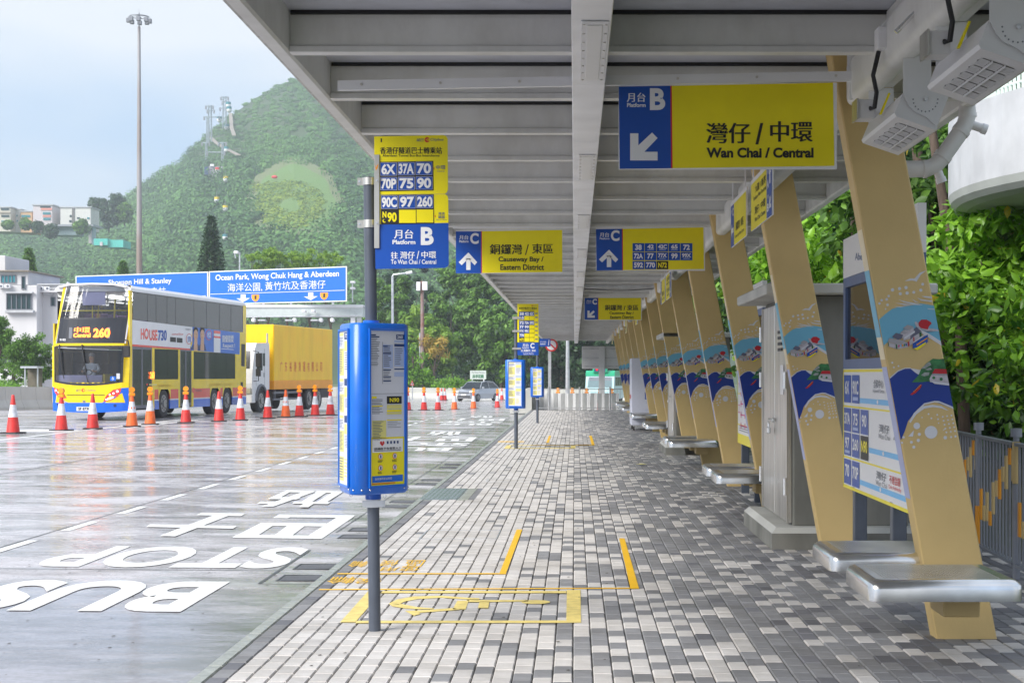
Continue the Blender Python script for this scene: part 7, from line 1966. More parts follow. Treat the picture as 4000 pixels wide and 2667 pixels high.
def leaves(name, centers, size, m, parent, per, aspect=.45, flat=.5, kind='stuff', tb=.5, ts=.25, fold=True, seed=1, orient=.5):
    """cloud of leaf-shaped faces: centers = (x,y,z,rx,ry,rz) clumps; each leaf a pointed folded blade"""
    g = np.random.default_rng(seed)
    C = np.array(centers, float)
    n = len(C) * per
    c = np.repeat(C, per, axis=0)
    d = g.normal(size=(n, 3)); d /= np.linalg.norm(d, axis=1)[:, None]
    r = g.random(n) ** .38
    p = c[:, :3] + d * c[:, 3:6] * r[:, None]
    # blade direction: outward and drooping
    ax = d + g.normal(scale=.7, size=(n, 3)); ax[:, 2] -= .25; ax /= np.linalg.norm(ax, axis=1)[:, None]
    nn = g.normal(scale=.55 if orient < 1 else .4, size=(n, 3)) + d * orient; nn[:, 2] += .9 if orient < 1 else .35
    if orient >= 1: ax = np.cross(nn, g.normal(size=(n, 3))); ax /= np.linalg.norm(ax, axis=1)[:, None]
    side = np.cross(ax, nn); side /= (np.linalg.norm(side, axis=1)[:, None] + 1e-9)
    up = np.cross(side, ax)
    s = size * (.6 + .8 * g.random(n))[:, None]
    w = s * aspect
    if fold:
        dn = up * w
        v = np.stack([p - ax * s * .5, p - ax * s * .2 + side * w * .48 - dn * .16, p + ax * s * .14 + side * w * .42 - dn * .2, p + ax * s * .5 - up * s * .16,
                      p + ax * s * .14 - side * w * .42 - dn * .2, p - ax * s * .2 - side * w * .48 - dn * .16, p - ax * s * .2, p + ax * s * .14 - dn * .04], 1).reshape(-1, 3)
        k = np.arange(n)[:, None] * 8
        f = np.concatenate([k + np.array([t_]) for t_ in ([0, 1, 6], [1, 2, 7], [1, 7, 6], [2, 3, 7], [3, 4, 7], [4, 5, 6], [4, 6, 7], [5, 0, 6])], 1).reshape(-1, 3)
        rep = 8
    else:
        v = np.stack([p - ax * s * .5 - side * w * .2, p + side * w * .5, p + ax * s * .5, p - side * w * .5], 1).reshape(-1, 3)
        k = np.arange(n)[:, None] * 4
        f = (k + np.array([[0, 1, 2, 3]])).reshape(-1, 4); rep = 1
    t = np.clip(tb + g.normal(scale=ts, size=n) + (c[:, 6] if C.shape[1] > 6 else 0), 0, .93)
    if fold: t[g.random(n) < .012] = 1.0
    me = bpy.data.meshes.new(name)
    off = OFF.get(parent.name, (0, 0, 0)) if parent else (0, 0, 0)
    v = v - np.array(off)
    nf = len(f); kk = f.shape[1]
    me.vertices.add(len(v)); me.vertices.foreach_set('co', v.ravel())
    me.loops.add(nf * kk); me.loops.foreach_set('vertex_index', f.ravel().astype(np.int32))
    me.polygons.add(nf); me.polygons.foreach_set('loop_start', np.arange(0, nf * kk, kk, dtype=np.int32)); me.polygons.foreach_set('loop_total', np.full(nf, kk, dtype=np.int32))
    me.update(calc_edges=True)
    at = me.attributes.new('tint', 'FLOAT', 'FACE'); at.data.foreach_set('value', np.repeat(t, rep).astype(np.float32))
    me.materials.append(m)
    o = bpy.data.objects.new(name, me); COL.objects.link(o)
    if parent: o.parent = parent
    OFF[o.name] = off
    if kind and not parent: o['kind'] = kind
    return o
def clumps(c, R, n, r0, r1, g, zflat=.8, top=0.0):
    out = []
    for _ in range(n):
        d = g.normal(size=3); d /= np.linalg.norm(d); q_ = g.random() ** .4
        r = g.uniform(r0, r1)
        out.append((c[0] + d[0] * R[0] * q_, c[1] + d[1] * R[1] * q_, c[2] + d[2] * R[2] * q_, r, r, r * zflat, g.normal(scale=.12)))
    return out
def tree(name, label, base, h, R, size, m, n_cl, per, seed, group=None, trunk=.2, cz=None, bark=None, limbs=5, cl=(.5, 1.0), aspect=.45, tb=.5, fold=False, ts=.25):
    g = np.random.default_rng(seed)
    t = thing(name, label, 'tree', base, group)
    cz = h - R[2] if cz is None else cz
    cen = (base[0], base[1], base[2] + cz)
    q = MB(); bk = bark or M['brown']
    pts = [Vector(base) + Vector((g.normal() * .03 * h * (i / 4), g.normal() * .03 * h * (i / 4), cz * i / 4)) for i in range(5)]
    pts[0].z -= .3
    q.tube(pts, [trunk, trunk * .8, trunk * .7, trunk * .55, trunk * .3], bk, 8)
    for i in range(limbs):
        a = g.uniform(0, 6.28); s = pts[2 + i % 2]; e = Vector(cen) + Vector((math.cos(a) * R[0] * .6, math.sin(a) * R[1] * .6, g.uniform(-.3, .5) * R[2]))
        q.tube([s, s.lerp(e, .5) + Vector((0, 0, -.04 * h)), e], [trunk * .4, trunk * .25, trunk * .1], bk, 6)
    q.build('trunk', t)
    cs = clumps(cen, R, n_cl, cl[0], cl[1], g)
    leaves('crown', cs, size, m, t, per, aspect, seed=seed + 50, tb=tb, fold=fold, ts=ts, orient=1.3 if base[1] > 100 else .5)
    return t

# ---- trees beyond the far road
far_trees = [ # px, Y, top py, half width px, colour, label
    (1760, 172, 1010, 100, L_mid, 'dark green tree between the antenna mast and the grey car'),
    (1530, 168, 1040, 110, L_mid, 'tall tree behind the slender street lamp'),
    (1660, 160, 1190, 120, L_lime, 'fresh green spreading tree in front of the antenna mast'),
    (1880, 165, 1010, 105, L_mid, 'leafy tree just right of the Platform B flag'),
    (1960, 158, 1180, 100, L_mid, 'leafy tree above the grey car'),
    (2070, 175, 1180, 110, L_mid, 'tree behind the second bus stop pole'),
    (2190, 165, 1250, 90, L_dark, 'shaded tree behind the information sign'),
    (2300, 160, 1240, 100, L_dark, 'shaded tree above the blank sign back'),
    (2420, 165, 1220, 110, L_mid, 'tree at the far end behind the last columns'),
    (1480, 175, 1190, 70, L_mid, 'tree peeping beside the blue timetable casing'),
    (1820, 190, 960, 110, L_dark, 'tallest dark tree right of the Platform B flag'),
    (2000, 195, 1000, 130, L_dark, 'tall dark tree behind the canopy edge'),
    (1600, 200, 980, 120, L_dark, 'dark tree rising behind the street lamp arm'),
    (2150, 200, 1130, 130, L_dark, 'dark tree at the back under the canopy line')]
for i, (px, Y, py, hw, m, lab) in enumerate(far_trees):
    x = PX(px, Y); zt = PZ(py, Y); zb = road_z(-5, 105) - .1; R = hw * Y / F
    hh = zt - zb
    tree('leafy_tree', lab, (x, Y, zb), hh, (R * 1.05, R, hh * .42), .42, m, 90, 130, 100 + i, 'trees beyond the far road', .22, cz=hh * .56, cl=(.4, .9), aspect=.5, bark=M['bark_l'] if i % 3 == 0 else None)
g = np.random.default_rng(5)
un = []
for i in range(260):
    px = g.uniform(1380, 2520); Y = g.uniform(178, 215); un.append((PX(px, Y), Y, g.uniform(-1, 3.2), 1.2, 1.2, 1.2, g.normal(scale=.15)))
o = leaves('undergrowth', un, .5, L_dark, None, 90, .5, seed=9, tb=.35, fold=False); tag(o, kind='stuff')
def shrub(name, label, px, Y, w_, z0, z1, m, size, n, per, seed, cat='shrub', group=None, dep=None):
    g = np.random.default_rng(seed); x = PX(px, Y); t = thing(name, label, cat, (x, Y, z0), group)
    q = MB()
    for i in range(5): q.tube([(x + g.normal() * .1 * w_, Y, z0 - .2), (x + g.normal() * .4 * w_, Y + g.normal() * .2 * w_, z0 + (z1 - z0) * .8)], max(.01, .02 * w_), M['brown'], 5)
    q.build('stems', t)
    leaves('foliage', clumps((x, Y, (z0 + z1) / 2), (w_, dep or w_ * .6, (z1 - z0) / 2), n, size * 1.6, size * 4, g), size, m, t, per, .5, seed=seed + 1, fold=size < .2)
    return t
shrub('clipped_hedge', 'low clipped hedge left of the grey car', 1770, 139, 1.9, -.6, 1.15, L_bright, .16, 60, 120, 31, 'hedge')
shrub('roadside_bush', 'pale bush beside the triangular warning sign', 1600, 150, 2.2, -.7, 4.0, L_bright, .3, 50, 120, 32)
yf = tree('ornamental_palm', 'palm-like tree with drooping yellow fronds below the spreading tree', (PX(1700, 150), 150, -.7), 5.0, (1.5, 1.5, 1.0), .7, L_yel, 14, 30, 33, None, .15, cz=4.6, aspect=.18)

# conifers and feathery trees behind the road signs
def conifer(label, px, Y, pyt, pyb, wpx, seed, m=L_dark):
    g = np.random.default_rng(seed); x = PX(px, Y); zt = PZ(pyt, Y); zb = PZ(pyb, Y); t = thing('conifer', label, 'tree', (x, Y, zb))
    q = MB(); q.tube([(x, Y, zb - 3), (x, Y, zt)], .25, M['brown'], 8, r2=.03); q.build('trunk', t)
    cs = []; H_ = zt - zb; W_ = wpx * Y / F / 2
    for k in range(18):
        u = k / 18; z = zt - H_ * u - .2; r = W_ * (.08 + .92 * u ** .8); nb = 9 if u > .2 else 5
        for j in range(nb):
            a = 2 * math.pi * j / nb + k * .7
            for s in (.25, .5, .75, 1.0): cs.append((x + r * s * math.cos(a), Y + r * s * math.sin(a), z + .22 * s * s * r * .6, .26, .26, .12, g.normal(scale=.1)))
    leaves('crown', cs, .42, m, t, 9, .3, seed=seed, tb=.45, fold=False)
conifer('dark tiered conifer behind the blue road signs', 825, 150, 842, 1075, 105, 41)
conifer('small pointed conifer above the white villa', 112, 150, 968, 1090, 58, 42, L_mid)
conifer('small conifer just left of the mast behind the road sign', 481, 170, 1018, 1075, 36, 43, L_mid)
for k, (px, pt, w_) in enumerate(((1010, 975, 45), (1060, 960, 50), (1130, 978, 45), (1200, 975, 50), (1280, 980, 48))):
    Y = 150 + k; tree('feathery_tree', ['leftmost', 'second', 'middle', 'fourth', 'rightmost'][k] + ' lime-green feathery tree top above the Ocean Park road sign', (PX(px, Y), Y, -1), PZ(pt, Y) + 1, (w_ * Y / F * 1.2, 1.5, 1.0), .28, L_lime, 26, 70, 60 + k, 'feathery tree tops above the road sign', .12, cl=(.2, .45), aspect=.35, tb=.6)
# left garden between barrier and villa
tree('garden_tree', 'olive-green garden tree in front of the white villa', (PX(118, 90), 90, -.3), 4.0, (1.35, 1.1, 1.45), .13, L_mid, 110, 130, 71, None, .08, cl=(.15, .38), tb=.45)
tree('garden_tree', 'rounded bushy tree between the villa and the left edge', (PX(50, 94), 94, -.3), 4.1, (1.3, 1.0, 1.5), .15, L_mid, 60, 100, 73, None, .08, cl=(.15, .38), tb=.5)
tree('garden_tree', 'tree cut by the left edge in front of the villa', (PX(-8, 92), 92, -.3), 4.9, (.9, .9, .9), .16, L_mid, 50, 100, 72, None, .1, cl=(.2, .4))
wl_ = []
g = np.random.default_rng(6)
for i in range(420):
    Y = g.uniform(72, 84); px = g.uniform(-40, 300); wl_.append((PX(px, Y), Y, -.1 + g.uniform(0, .75) * (1.3 if px < 60 else .8), .3, .3, .35, g.normal(scale=.15)))
o = leaves('tall_grass', wl_, .22, L_bright, None, 60, .12, seed=12, fold=False); tag(o, kind='stuff')
fr_ = thing('shelter_frame', 'small grey metal shelter frame in the tall grass', 'shelter', (PX(122, 80), 80, 0))
q = MB(); x0, x1 = PX(90, 80), PX(155, 80); q.box(x0, x1, 79.6, 80.6, 1.72, 1.82, M['galv'])
for x in (x0 + .1, x1 - .1): q.tube([(x, 80, -.2), (x, 80, 1.72)], .04, M['galv'], 6)
q.box(x0 + .05, x1 - .05, 80.5, 80.55, .4, 1.71, mat('mesh_brown', (.16, .14, .11), .8, var=.3)); q.build('frame', fr_)

# ---- white villa
villa = thing('white_villa', 'white flat-roofed villa with dark windows at the left', 'house', (PX(110, 112), 114, -1))
VY = 112.0
wr = mat('villa_render', (.60, .59, .60), .7, var=.08, scale=.4, stretch=(1, 1, .3))
def vb(x0, y0, x1, y1, Ya, Yb, m, name='wall', parent=None, b=.03):
    q = MB(); a = P3(x0, y1, Ya); c = P3(x1, y0, Ya); q.bbox(a[0], c[0], Ya, Yb, a[2], c[2], m, b); return q.build(name, parent or villa)
vb(-260, 1114, 145, 1560, VY, VY + 9, wr); vb(-400, 998, 21, 1058, VY + 2, VY + 7, wr, 'roof_block'); vb(-300, 1060, 110, 1113, VY + 1, VY + 8, wr, 'upper_storey')
vb(-300, 1055, 115, 1060, VY + .6, VY + 8.4, M['bark_l'], 'roof_edge'); vb(145.5, 1112, 300, 1560, VY + 1.2, VY + 9, wr, 'wing')
vb(143, 1108, 300, 1114, VY + 1.0, VY + 9, M['conc_w'], 'parapet')
vb(20, 1140, 128, 1146, VY - .35, VY - .05, M['conc_w'], 'lintel'); vb(18, 1211, 130, 1222, VY - .4, VY - .05, M['conc_w'], 'sill'); vb(148, 1135, 228, 1142, VY + .6, VY + 1.15, wr, 'ledge')
wd = mat('dark_villa_glass', (.02, .05, .055), .08, var=.2); wd2 = mat('teal_villa_glass', (.05, .24, .28), .1, var=.2)
def vwin(x0, y0, x1, y1, Ya, n, m):
    q = MB(); a = P3(x0, y1, Ya); c = P3(x1, y0, Ya); q.box(a[0], c[0], Ya - .03, Ya - .005, a[2], c[2], m); w_ = q.build('window', villa)
    q = MB()
    for i in range(n + 1): xx = a[0] + (c[0] - a[0]) * i / n; q.box(xx - .03, xx + .03, Ya - .08, Ya - .031, a[2], c[2], M['greyink'])
    q.box(a[0], c[0], Ya - .09, Ya - .032, c[2] - .05, c[2], M['greyink']); q.box(a[0], c[0], Ya - .09, Ya - .032, a[2], a[2] + .05, M['greyink']); q.build('window_frame', w_)
vwin(27, 1147, 123, 1210, VY, 5, wd); vwin(5, 1074, 62, 1106, VY + 1, 4, wd2); vwin(86, 1078, 100, 1130, VY, 1, wd); vwin(143.5, 1158, 158, 1194, VY, 1, wd) if False else vwin(147, 1158, 160, 1194, VY + 1.2, 1, wd); vwin(200, 1160, 216, 1196, VY + 1.2, 1, wd)
for x, y, Ya in ((24, 1111, VY), (-2, 1111, VY), (155, 1119, VY + 1.1), (178, 1120, VY + 1.1), (-2, 1262, VY)):
    q = MB(); a = P3(x, y + 15, Ya); c = P3(x + 21, y, Ya); q.bbox(a[0], c[0], Ya - .35, Ya - .05, a[2], c[2], M['print_white'], .02); cx = (a[0] + c[0]) / 2 + .04; cz = (a[2] + c[2]) / 2; q.tube([(cx, Ya - .36, cz), (cx, Ya - .352, cz)], .09, M['greyink'], 10); q.build('air_conditioner', villa)
vb(168, 1135, 205, 1152, VY + .9, VY + 1.19, M['conc_w'], 'canopy_box')
fnv = thing('garden_fence', 'white slatted garden fence and low grey roofs below the villa', 'fence', (PX(50, 100), 100, 0))
q = MB()
for k in range(5): z = PZ(1352 + k * 5, 100); q.box(PX(-20, 100), PX(130, 100), 100, 100.05, z, z + .04, M['white'])
q.build('slats', fnv)
q = MB(); a = P3(-20, 1392, 98); c = P3(112, 1372, 98); q.box(a[0], c[0], 98, 101, a[2] - .6, c[2] - .35, M['greyink']); q.box(a[0], c[0] + .3, 97.8, 101, c[2] - .34, c[2] - .22, M['galv']); q.build('low_roof', fnv)

# ================================================================== HILL, TOWN ON THE RIDGE, CABLE CAR
RID = [(-1500, 900), (-400, 880), (0, 884), (200, 884), (350, 862), (440, 800), (520, 760), (561, 728), (640, 672), (689, 636), (765, 555), (810, 508), (912, 427), (1001, 363), (1084, 319), (1148, 287), (1260, 262), (1380, 258), (1500, 290), (1700, 400), (2000, 640), (2300, 860), (2700, 1050), (3300, 1200), (5500, 1300)]
def ridge(px):
    for (a, ya), (b_, yb) in zip(RID[:-1], RID[1:]):
        if a <= px <= b_: return ya + (yb - ya) * (px - a) / (b_ - a)
    return 1300
HY0, HY1 = 330.0, 1000.0
def hill_point(px, t):
    Y = HY0 + (HY1 - HY0) * t
    zr_ = PZ(ridge(px), HY1) - 3.0
    if t <= 1: z = -2 + (zr_ + 2) * (t ** 1.12)
    else: z = zr_ * (1 - (t - 1) * .5)
    return (PX(px, Y) , Y, z)
q = MB()
pxs = list(range(-1500, 5501, 100)); ts = [i / 24 for i in range(25)] + [1.1, 1.4, 2.0]
v = [hill_point(px, t) for t in ts for px in pxs]; nx = len(pxs)
groundm = mat('hill_ground', (.05, .09, .03), .95, var=.0, scale=.03, col2=(.035, .06, .025))
q.mesh(v, [(j * nx + i, j * nx + i + 1, (j + 1) * nx + i + 1, (j + 1) * nx + i) for j in range(len(ts) - 1) for i in range(nx - 1)], groundm, True)
tag(q.build('hill'), 'steep wooded hill behind the road', kind='structure')
EC = (1150, 792, 185, 148)      # clearing on the slope, in photo pixels
g = np.random.default_rng(21)
ctr = []; low = []; upper = []
def proj(p): return (HX + F * p[0] / p[1], HY - F * (p[2] - H) / p[1])
N_T = 0
while N_T < 9000:
    px = g.uniform(-300, 2500) if N_T % 8 else g.uniform(-1300, 4200); t = (g.random() ** .75) * 1.02
    p = hill_point(px, t); u, v_ = proj(p)
    if v_ > 1280: continue
    e = ((u - EC[0]) / EC[2]) ** 2 + ((v_ - EC[1]) / EC[3]) ** 2
    N_T += 1
    if e < 1.0: continue
    if -60 < u < 175 and 872 < v_ < 930 and g.random() < .4: continue
    far_ = t; r = g.uniform(3.2, 7.0) * (.75 if v_ < 640 else 1)
    if v_ < 560: r *= .55
    lf = .18 * math.sin(px * .011 + 3 * t) + .12 * math.sin(px * .037 + 9 * t)
    if v_ < 660: upper.append((p[0], p[1], p[2] + r * .2, r * 1.1, r * 1.1, r * .5, lf * .6 + g.normal(scale=.12)))
    else: ctr.append((p[0], p[1], p[2] + r * .35, r, r, r * .75, lf * .7 + g.normal(scale=.18)))
o = leaves('hill_scrub', upper, .95, L_hill, None, 78, .6, seed=26, tb=.45, ts=.10, fold=False, orient=2.4); tag(o, kind='stuff')
o = leaves('hill_forest', ctr, 1.4, L_hill, None, 84, .62, seed=22, tb=.42, ts=.09, fold=False, orient=2.4); tag(o, kind='stuff')
for _ in range(2600):
    a = g.uniform(0, 6.28); r_ = g.random() ** .5
    uu = EC[0] + EC[2] * r_ * math.cos(a) * .98; vv = EC[1] + EC[3] * r_ * math.sin(a) * .98
    # curved rows of clipped bushes with bare grass between
    dx, dy = (uu - 1135) / 130, (vv - 815) / 95
    rr = math.hypot(dx, dy)
    if rr > 1.0 and not (abs(vv - 742) < 18 and 985 < uu < 1110): continue
    if rr < .30: continue
    if .62 < rr < .70 and g.random() < .8: continue
    # find t whose projection is vv
    lo, hi = 0.0, 1.0
    for _k in range(18):
        mid = (lo + hi) / 2
        if proj(hill_point(uu, mid))[1] > vv: lo = mid
        else: hi = mid
    p = hill_point(uu, mid); s = g.uniform(1.4, 2.8)
    low.append((p[0], p[1], p[2] + .5, s, s, s * .7, g.normal(scale=.25)))
o = leaves('hillside_bush_foliage', low, 1.1, leaf_mat('hill_bush', (.05, .13, .02), (.32, .42, .05), .25, .7), None, 30, .6, seed=23, tb=.5, ts=.12, fold=False, orient=1.8); tag(o, kind='stuff')
# bare rim and grass of the clearing
def onhill(u, v_, lift=1.2):
    lo, hi = 0.0, 1.0
    for _k in range(22):
        mid = (lo + hi) / 2
        if proj(hill_point(u, mid))[1] > v_: lo = mid
        else: hi = mid
    p = hill_point(u, mid); return (p[0], p[1] - lift * .6, p[2] + lift)
gr_m = mat('hillside_lawn', (.11, .21, .05), .9, var=.0, scale=.12, col2=(.12, .20, .05)); ea_m = mat('bare_earth', (.15, .18, .08), .95, var=0, scale=.1, col2=(.15, .18, .08))
q = MB()
for rr0, rr1, mm3 in ((0, .5, gr_m), (.5, .86, gr_m), (.86, 1.04, ea_m)):
    for i in range(48):
        a0, a1 = 2 * math.pi * i / 48, 2 * math.pi * (i + 1) / 48
        wob = lambda a: 1 + .06 * math.sin(3 * a) + .04 * math.sin(7 * a)
        pt = lambda r_, a: onhill(EC[0] + EC[2] * r_ * wob(a) * math.cos(a), EC[1] + EC[3] * r_ * wob(a) * math.sin(a))
        q.face([pt(rr0, a0), pt(rr1, a0), pt(rr1, a1), pt(rr0, a1)] if rr0 > 0 else [pt(0, 0), pt(rr1, a0), pt(rr1, a1)], mm3)
tag(q.build('hillside_clearing'), 'oval grassy clearing on the hill', kind='structure')
p = onhill(1075, 718, 2.5); q = MB(); q.ball(p, 1.0, mat('red_cover', (.75, .05, .05), .6, var=.1), 10, 6, (1.3, 1, .7)); tag(q.build('red_marker'), 'small red dome marker on the hillside clearing', 'marker')

def house(label, x0, y0, x1, y1, Y, m, rows, extra=None, side=None):
    t = thing('hillside_house', label, 'house', P3((x0 + x1) / 2, y1, Y), 'pale houses on the ridge')
    q = MB(); a = P3(x0, y1 + 25, Y); c = P3(x1, y0, Y); q.bbox(a[0], c[0], Y, Y + 10, a[2], c[2], m, .1); q.build('wall', t)
    q = MB(); q.box(a[0] - .3, c[0] + .3, Y - .3, Y + 10.3, c[2] + .02, c[2] + .4, M['conc_w']); q.build('roof', t)
    for (wx0, wy0, wx1, wy1, mm4) in rows:
        q = MB(); a = P3(wx0, wy1, Y); c = P3(wx1, wy0, Y); q.box(a[0], c[0], Y - .25, Y - .02, a[2], c[2], mm4); q.build('window' if mm4 in (wd, wd2) else 'balcony_band', t)
    if extra: extra(t)
hw_ = mat('house_cream', (.62, .58, .50), .8, var=.06, scale=.2); hp = mat('house_pink_grey', (.62, .56, .58), .8, var=.04, scale=.2); hc = mat('house_pale', (.66, .65, .62), .8, var=.04, scale=.2); hs = mat('salmon_band', (.72, .30, .24), .8, var=.05); ho = mat('house_orange', (.66, .42, .24), .8, var=.06, scale=.2)
HYY = 560
house('weathered cream house at the far left of the ridge', -40, 812, 42, 880, HYY, hw_, [(5, 812, 35, 821, wd), (6, 840, 36, 848, wd), (0, 829, 42, 835, M['bark_l']), (6, 862, 30, 868, wd2)])
house('white and orange ridge house, second from the left', 45, 820, 80, 882, HYY + 5, hc, [(65, 840, 69, 846, wd2), (66, 860, 70, 866, wd2)])
house('orange fronted ridge house with window bands', 80.5, 828, 125, 884, HYY + 3, ho, [(84, 840, 118, 849, wd2), (85, 862, 92, 872, wd)])
house('tall pinkish ridge house with salmon balconies', 129, 803, 205, 880, HYY, hp, [(158, 806, 198, 812, wd), (160, 813, 204, 821, hs), (168, 829, 197, 838, wd2), (168, 841, 199, 848, hs), (170, 852, 197, 860, wd2)])
house('pale modern ridge house with a dark vertical strip', 236, 812, 355, 876, HYY, hc, [(282, 808, 291, 874, mat('dark_strip', (.16, .15, .15), .7, var=.05)), (273, 840, 280, 848, wd), (271, 860, 280, 868, wd), (301, 849, 312, 855, wd), (341, 849, 349, 856, wd2)])
rw_ = thing('blue_grey_retaining_wall', 'stained blue-grey retaining wall below the ridge houses', 'wall', P3(290, 905, 540))
bgm = mat('stained_blue_wall', (.30, .42, .48), .8, var=0, scale=.25, stretch=(1, 1, .2), col2=(.42, .52, .55))
q = MB(); a = P3(204, 918, 540); c = P3(300, 882, 540); q.box(a[0], c[0], 540, 548, a[2], c[2], bgm); q.build('panel', rw_)
q = MB(); a = P3(204, 884, 538); c = P3(365, 876, 538); q.box(a[0], c[0], 538, 548.5, a[2], c[2], mat('slab_grey', (.34, .36, .40), .8, var=.1)); q.build('slab', rw_)
q = MB(); a = P3(346, 950, 540); c = P3(358, 884, 540); q.box(a[0], c[0], 540, 543, a[2], c[2], hp); a = P3(358.5, 955, 540); c = P3(365, 884, 540); q.box(a[0], c[0], 540, 543, a[2], c[2], bgm); q.build('pier', rw_)
tq = mat('turquoise_wall', (.10, .55, .48), .8, var=.08, scale=.3)
th_ = thing('turquoise_building', 'low turquoise building among trees below the ridge', 'building', P3(420, 960, 520))
q = MB(); a = P3(366, 958, 520); c = P3(420, 932, 520); q.box(a[0], c[0], 520, 530, a[2], c[2], tq); a = P3(421, 966, 521); c = P3(481, 937, 521); q.box(a[0], c[0], 521, 530, a[2], c[2], tq); q.build('wall', th_)
q = MB(); a = P3(390, 960, 519.6); c = P3(400, 945, 519.6); q.box(a[0], c[0], 519.6, 519.9, a[2], c[2], hp); q.build('door', th_)
ridge_trees = [(372, 775, 22, 'ragged dark pine-like tree at the right of the ridge houses', L_dark), (400, 782, 18, 'second ragged tree on the ridge skyline', L_dark), (450, 757, 30, 'flat-topped tree on the ridge skyline', L_dark), (425, 800, 40, 'broad dark tree below the flat-topped one', L_dark), (485, 790, 34, 'rounded ridge tree beside the mast', L_mid),
               (32, 868, 12, 'small tree before the cream ridge house', L_mid), (100, 862, 14, 'small tree before the orange ridge house', L_mid), (145, 872, 14, 'small tree before the pinkish ridge house', L_dark), (320, 862, 26, 'bush on the slab before the pale modern ridge house', L_mid), (200, 880, 24, 'tree between the pinkish house and the blue-grey wall', L_dark)]
for i, (px, pt, w_, lab, m) in enumerate(ridge_trees):
    Y = 535 if pt > 850 else 600; zt = PZ(pt, Y); R = w_ * Y / F; hgt = R * 2.6 if pt < 850 else R * 2
    tree('ridge_tree', lab, (PX(px, Y), Y, zt - hgt), hgt, (R, R, hgt * .45), 1.0, m, 40, 60, 200 + i, 'trees on the ridge', .3, cl=(.8, 1.8), aspect=.5)

# cable car: lattice towers and gondolas
tw = mat('tower_steel', (.36, .42, .46), .6, .2, var=.05)
def tower(label, px, pyb, pyt, wpx, arms, t_=None, Y=None):
    Y = Y or 900.0
    x = PX(px, Y); z0 = PZ(pyb, Y) - 6; z1 = PZ(pyt, Y); w_ = wpx * Y / F / 2
    t = thing('cable_car_tower', label, 'cable car tower', (x, Y, z0), 'cable car towers on the hill')
    q = MB()
    for sx in (-1, 1):
        for sy in (-1, 1): q.tube([(x + sx * w_, Y + sy * w_, z0), (x + sx * w_ * .7, Y + sy * w_ * .7, z1)], .20, tw, 4)
    nb = 8
    for i in range(nb):
        za = z0 + (z1 - z0) * i / nb; zb = z0 + (z1 - z0) * (i + 1) / nb
        q.tube([(x - w_, Y - w_, za), (x + w_, Y - w_, zb)], .12, tw, 4); q.tube([(x + w_, Y - w_, za), (x - w_, Y - w_, zb)], .12, tw, 4)
    q.build('lattice_shaft', t)
    for py, xa, xb in arms:
        z = PZ(py, Y); q = MB(); q.box(PX(xa, Y), PX(xb, Y), Y - .4, Y + .4, z - .22, z + .22, tw)
        for xx in (xa + 2, xb - 2): q.box(PX(xx, Y) - .35, PX(xx, Y) + .35, Y - .6, Y + .6, z - 1.6, z + .3, M['fence'])
        q.build('cross_arm', t)
    return t
tower('left skyline cable car tower', 820, 512, 412, 14, [(416, 802, 834), (432, 808, 838)])
tower('lower left skyline cable car tower with one arm', 812, 520, 455, 10, [(458, 796, 858)], Y=905)
tower('tallest skyline cable car tower', 877, 460, 376, 14, [(381, 862, 893), (399, 866, 895), (423, 858, 890)], Y=910)
for k, (px, pb, pt, arms, lab) in enumerate(((806, 650, 556, [(558, 788, 820)], 'left cable car tower against the hillside'), (870, 645, 556, [(558, 853, 886), (595, 808, 880)], 'right cable car tower against the hillside'))):
    tower(lab, px, pb, pt, 8, arms, Y=onhill(px, pb, 0)[1] - 9)
BYY = onhill(850, 690, 0)[1] - 12
bldg = thing('cable_car_station', 'small lilac-grey service building on the hillside', 'building', P3(850, 680, BYY))
q = MB(); a = P3(815, 683, BYY); c = P3(878, 650, BYY); q.box(a[0], c[0], BYY, BYY + 8, a[2] - 2, c[2], mat('lilac_wall', (.36, .34, .40), .8, var=.1)); q.build('wall', bldg)
q = MB(); a = P3(799, 682, BYY - 1); c = P3(812, 652, BYY - 1); q.box(a[0], c[0], BYY - 1, BYY - .1, a[2], c[2], M['navy']); a = P3(863, 675, BYY - 1); c = P3(876, 662, BYY - 1); q.box(a[0], c[0], BYY - 1, BYY - .2, a[2], c[2], M['navy']); a = P3(820, 650, BYY - 1); c = P3(835, 641, BYY - 1); q.box(a[0], c[0], BYY - 1, BYY - .1, a[2], c[2], M['print_white']); q.build('dark_opening', bldg)
gds = [(892, 412, 'topmost gondola beside the tallest tower', wd2), (895, 430, 'second gondola below the top beside the tallest tower', wd2), (857, 468, 'gondola below the lower left tower arm', wd2), (886, 498, 'pale cyan gondola on the open slope below the towers', wd2), (884, 586, 'white gondola right of the hillside towers', wd2), (851, 667, 'gondola in front of the lilac service building', br_), (882, 701, 'yellow and cyan gondola below the service building', by), (847, 782, 'cyan gondola left of the clearing', by), (880, 815, 'pale yellow gondola left of the clearing', by), (879, 927, 'lowest gondola above the dark conifer', wd2)]
for (px, py, lab, mm5) in gds:
    Y = onhill(px, min(py + 6, 1100), 0)[1] - 38 if py > 440 else 700; c = P3(px, py, Y); r = 10.5 * Y / F
    t = thing('gondola', lab, 'gondola', (c[0], c[1], c[2]), 'cable car gondolas')
    q = MB(); q.ball(c, r, M['print_white'], 10, 6, (1, 1, 1.1)); q.build('cabin', t)
    q = MB(); q.tube([(c[0], c[1], c[2] + r * .3), (c[0], c[1], c[2] + r * 1.17)], r * .98, mm5, 10); q.build('roof_band', t)
    q = MB(); q.tube([(c[0], c[1], c[2] + r), (c[0], c[1], c[2] + r + 2.6)], .09, M['fence'], 4); q.build('hanger', t)
q = MB(); path_m = mat('hillside_path', (.32, .28, .24), .9, var=.1)
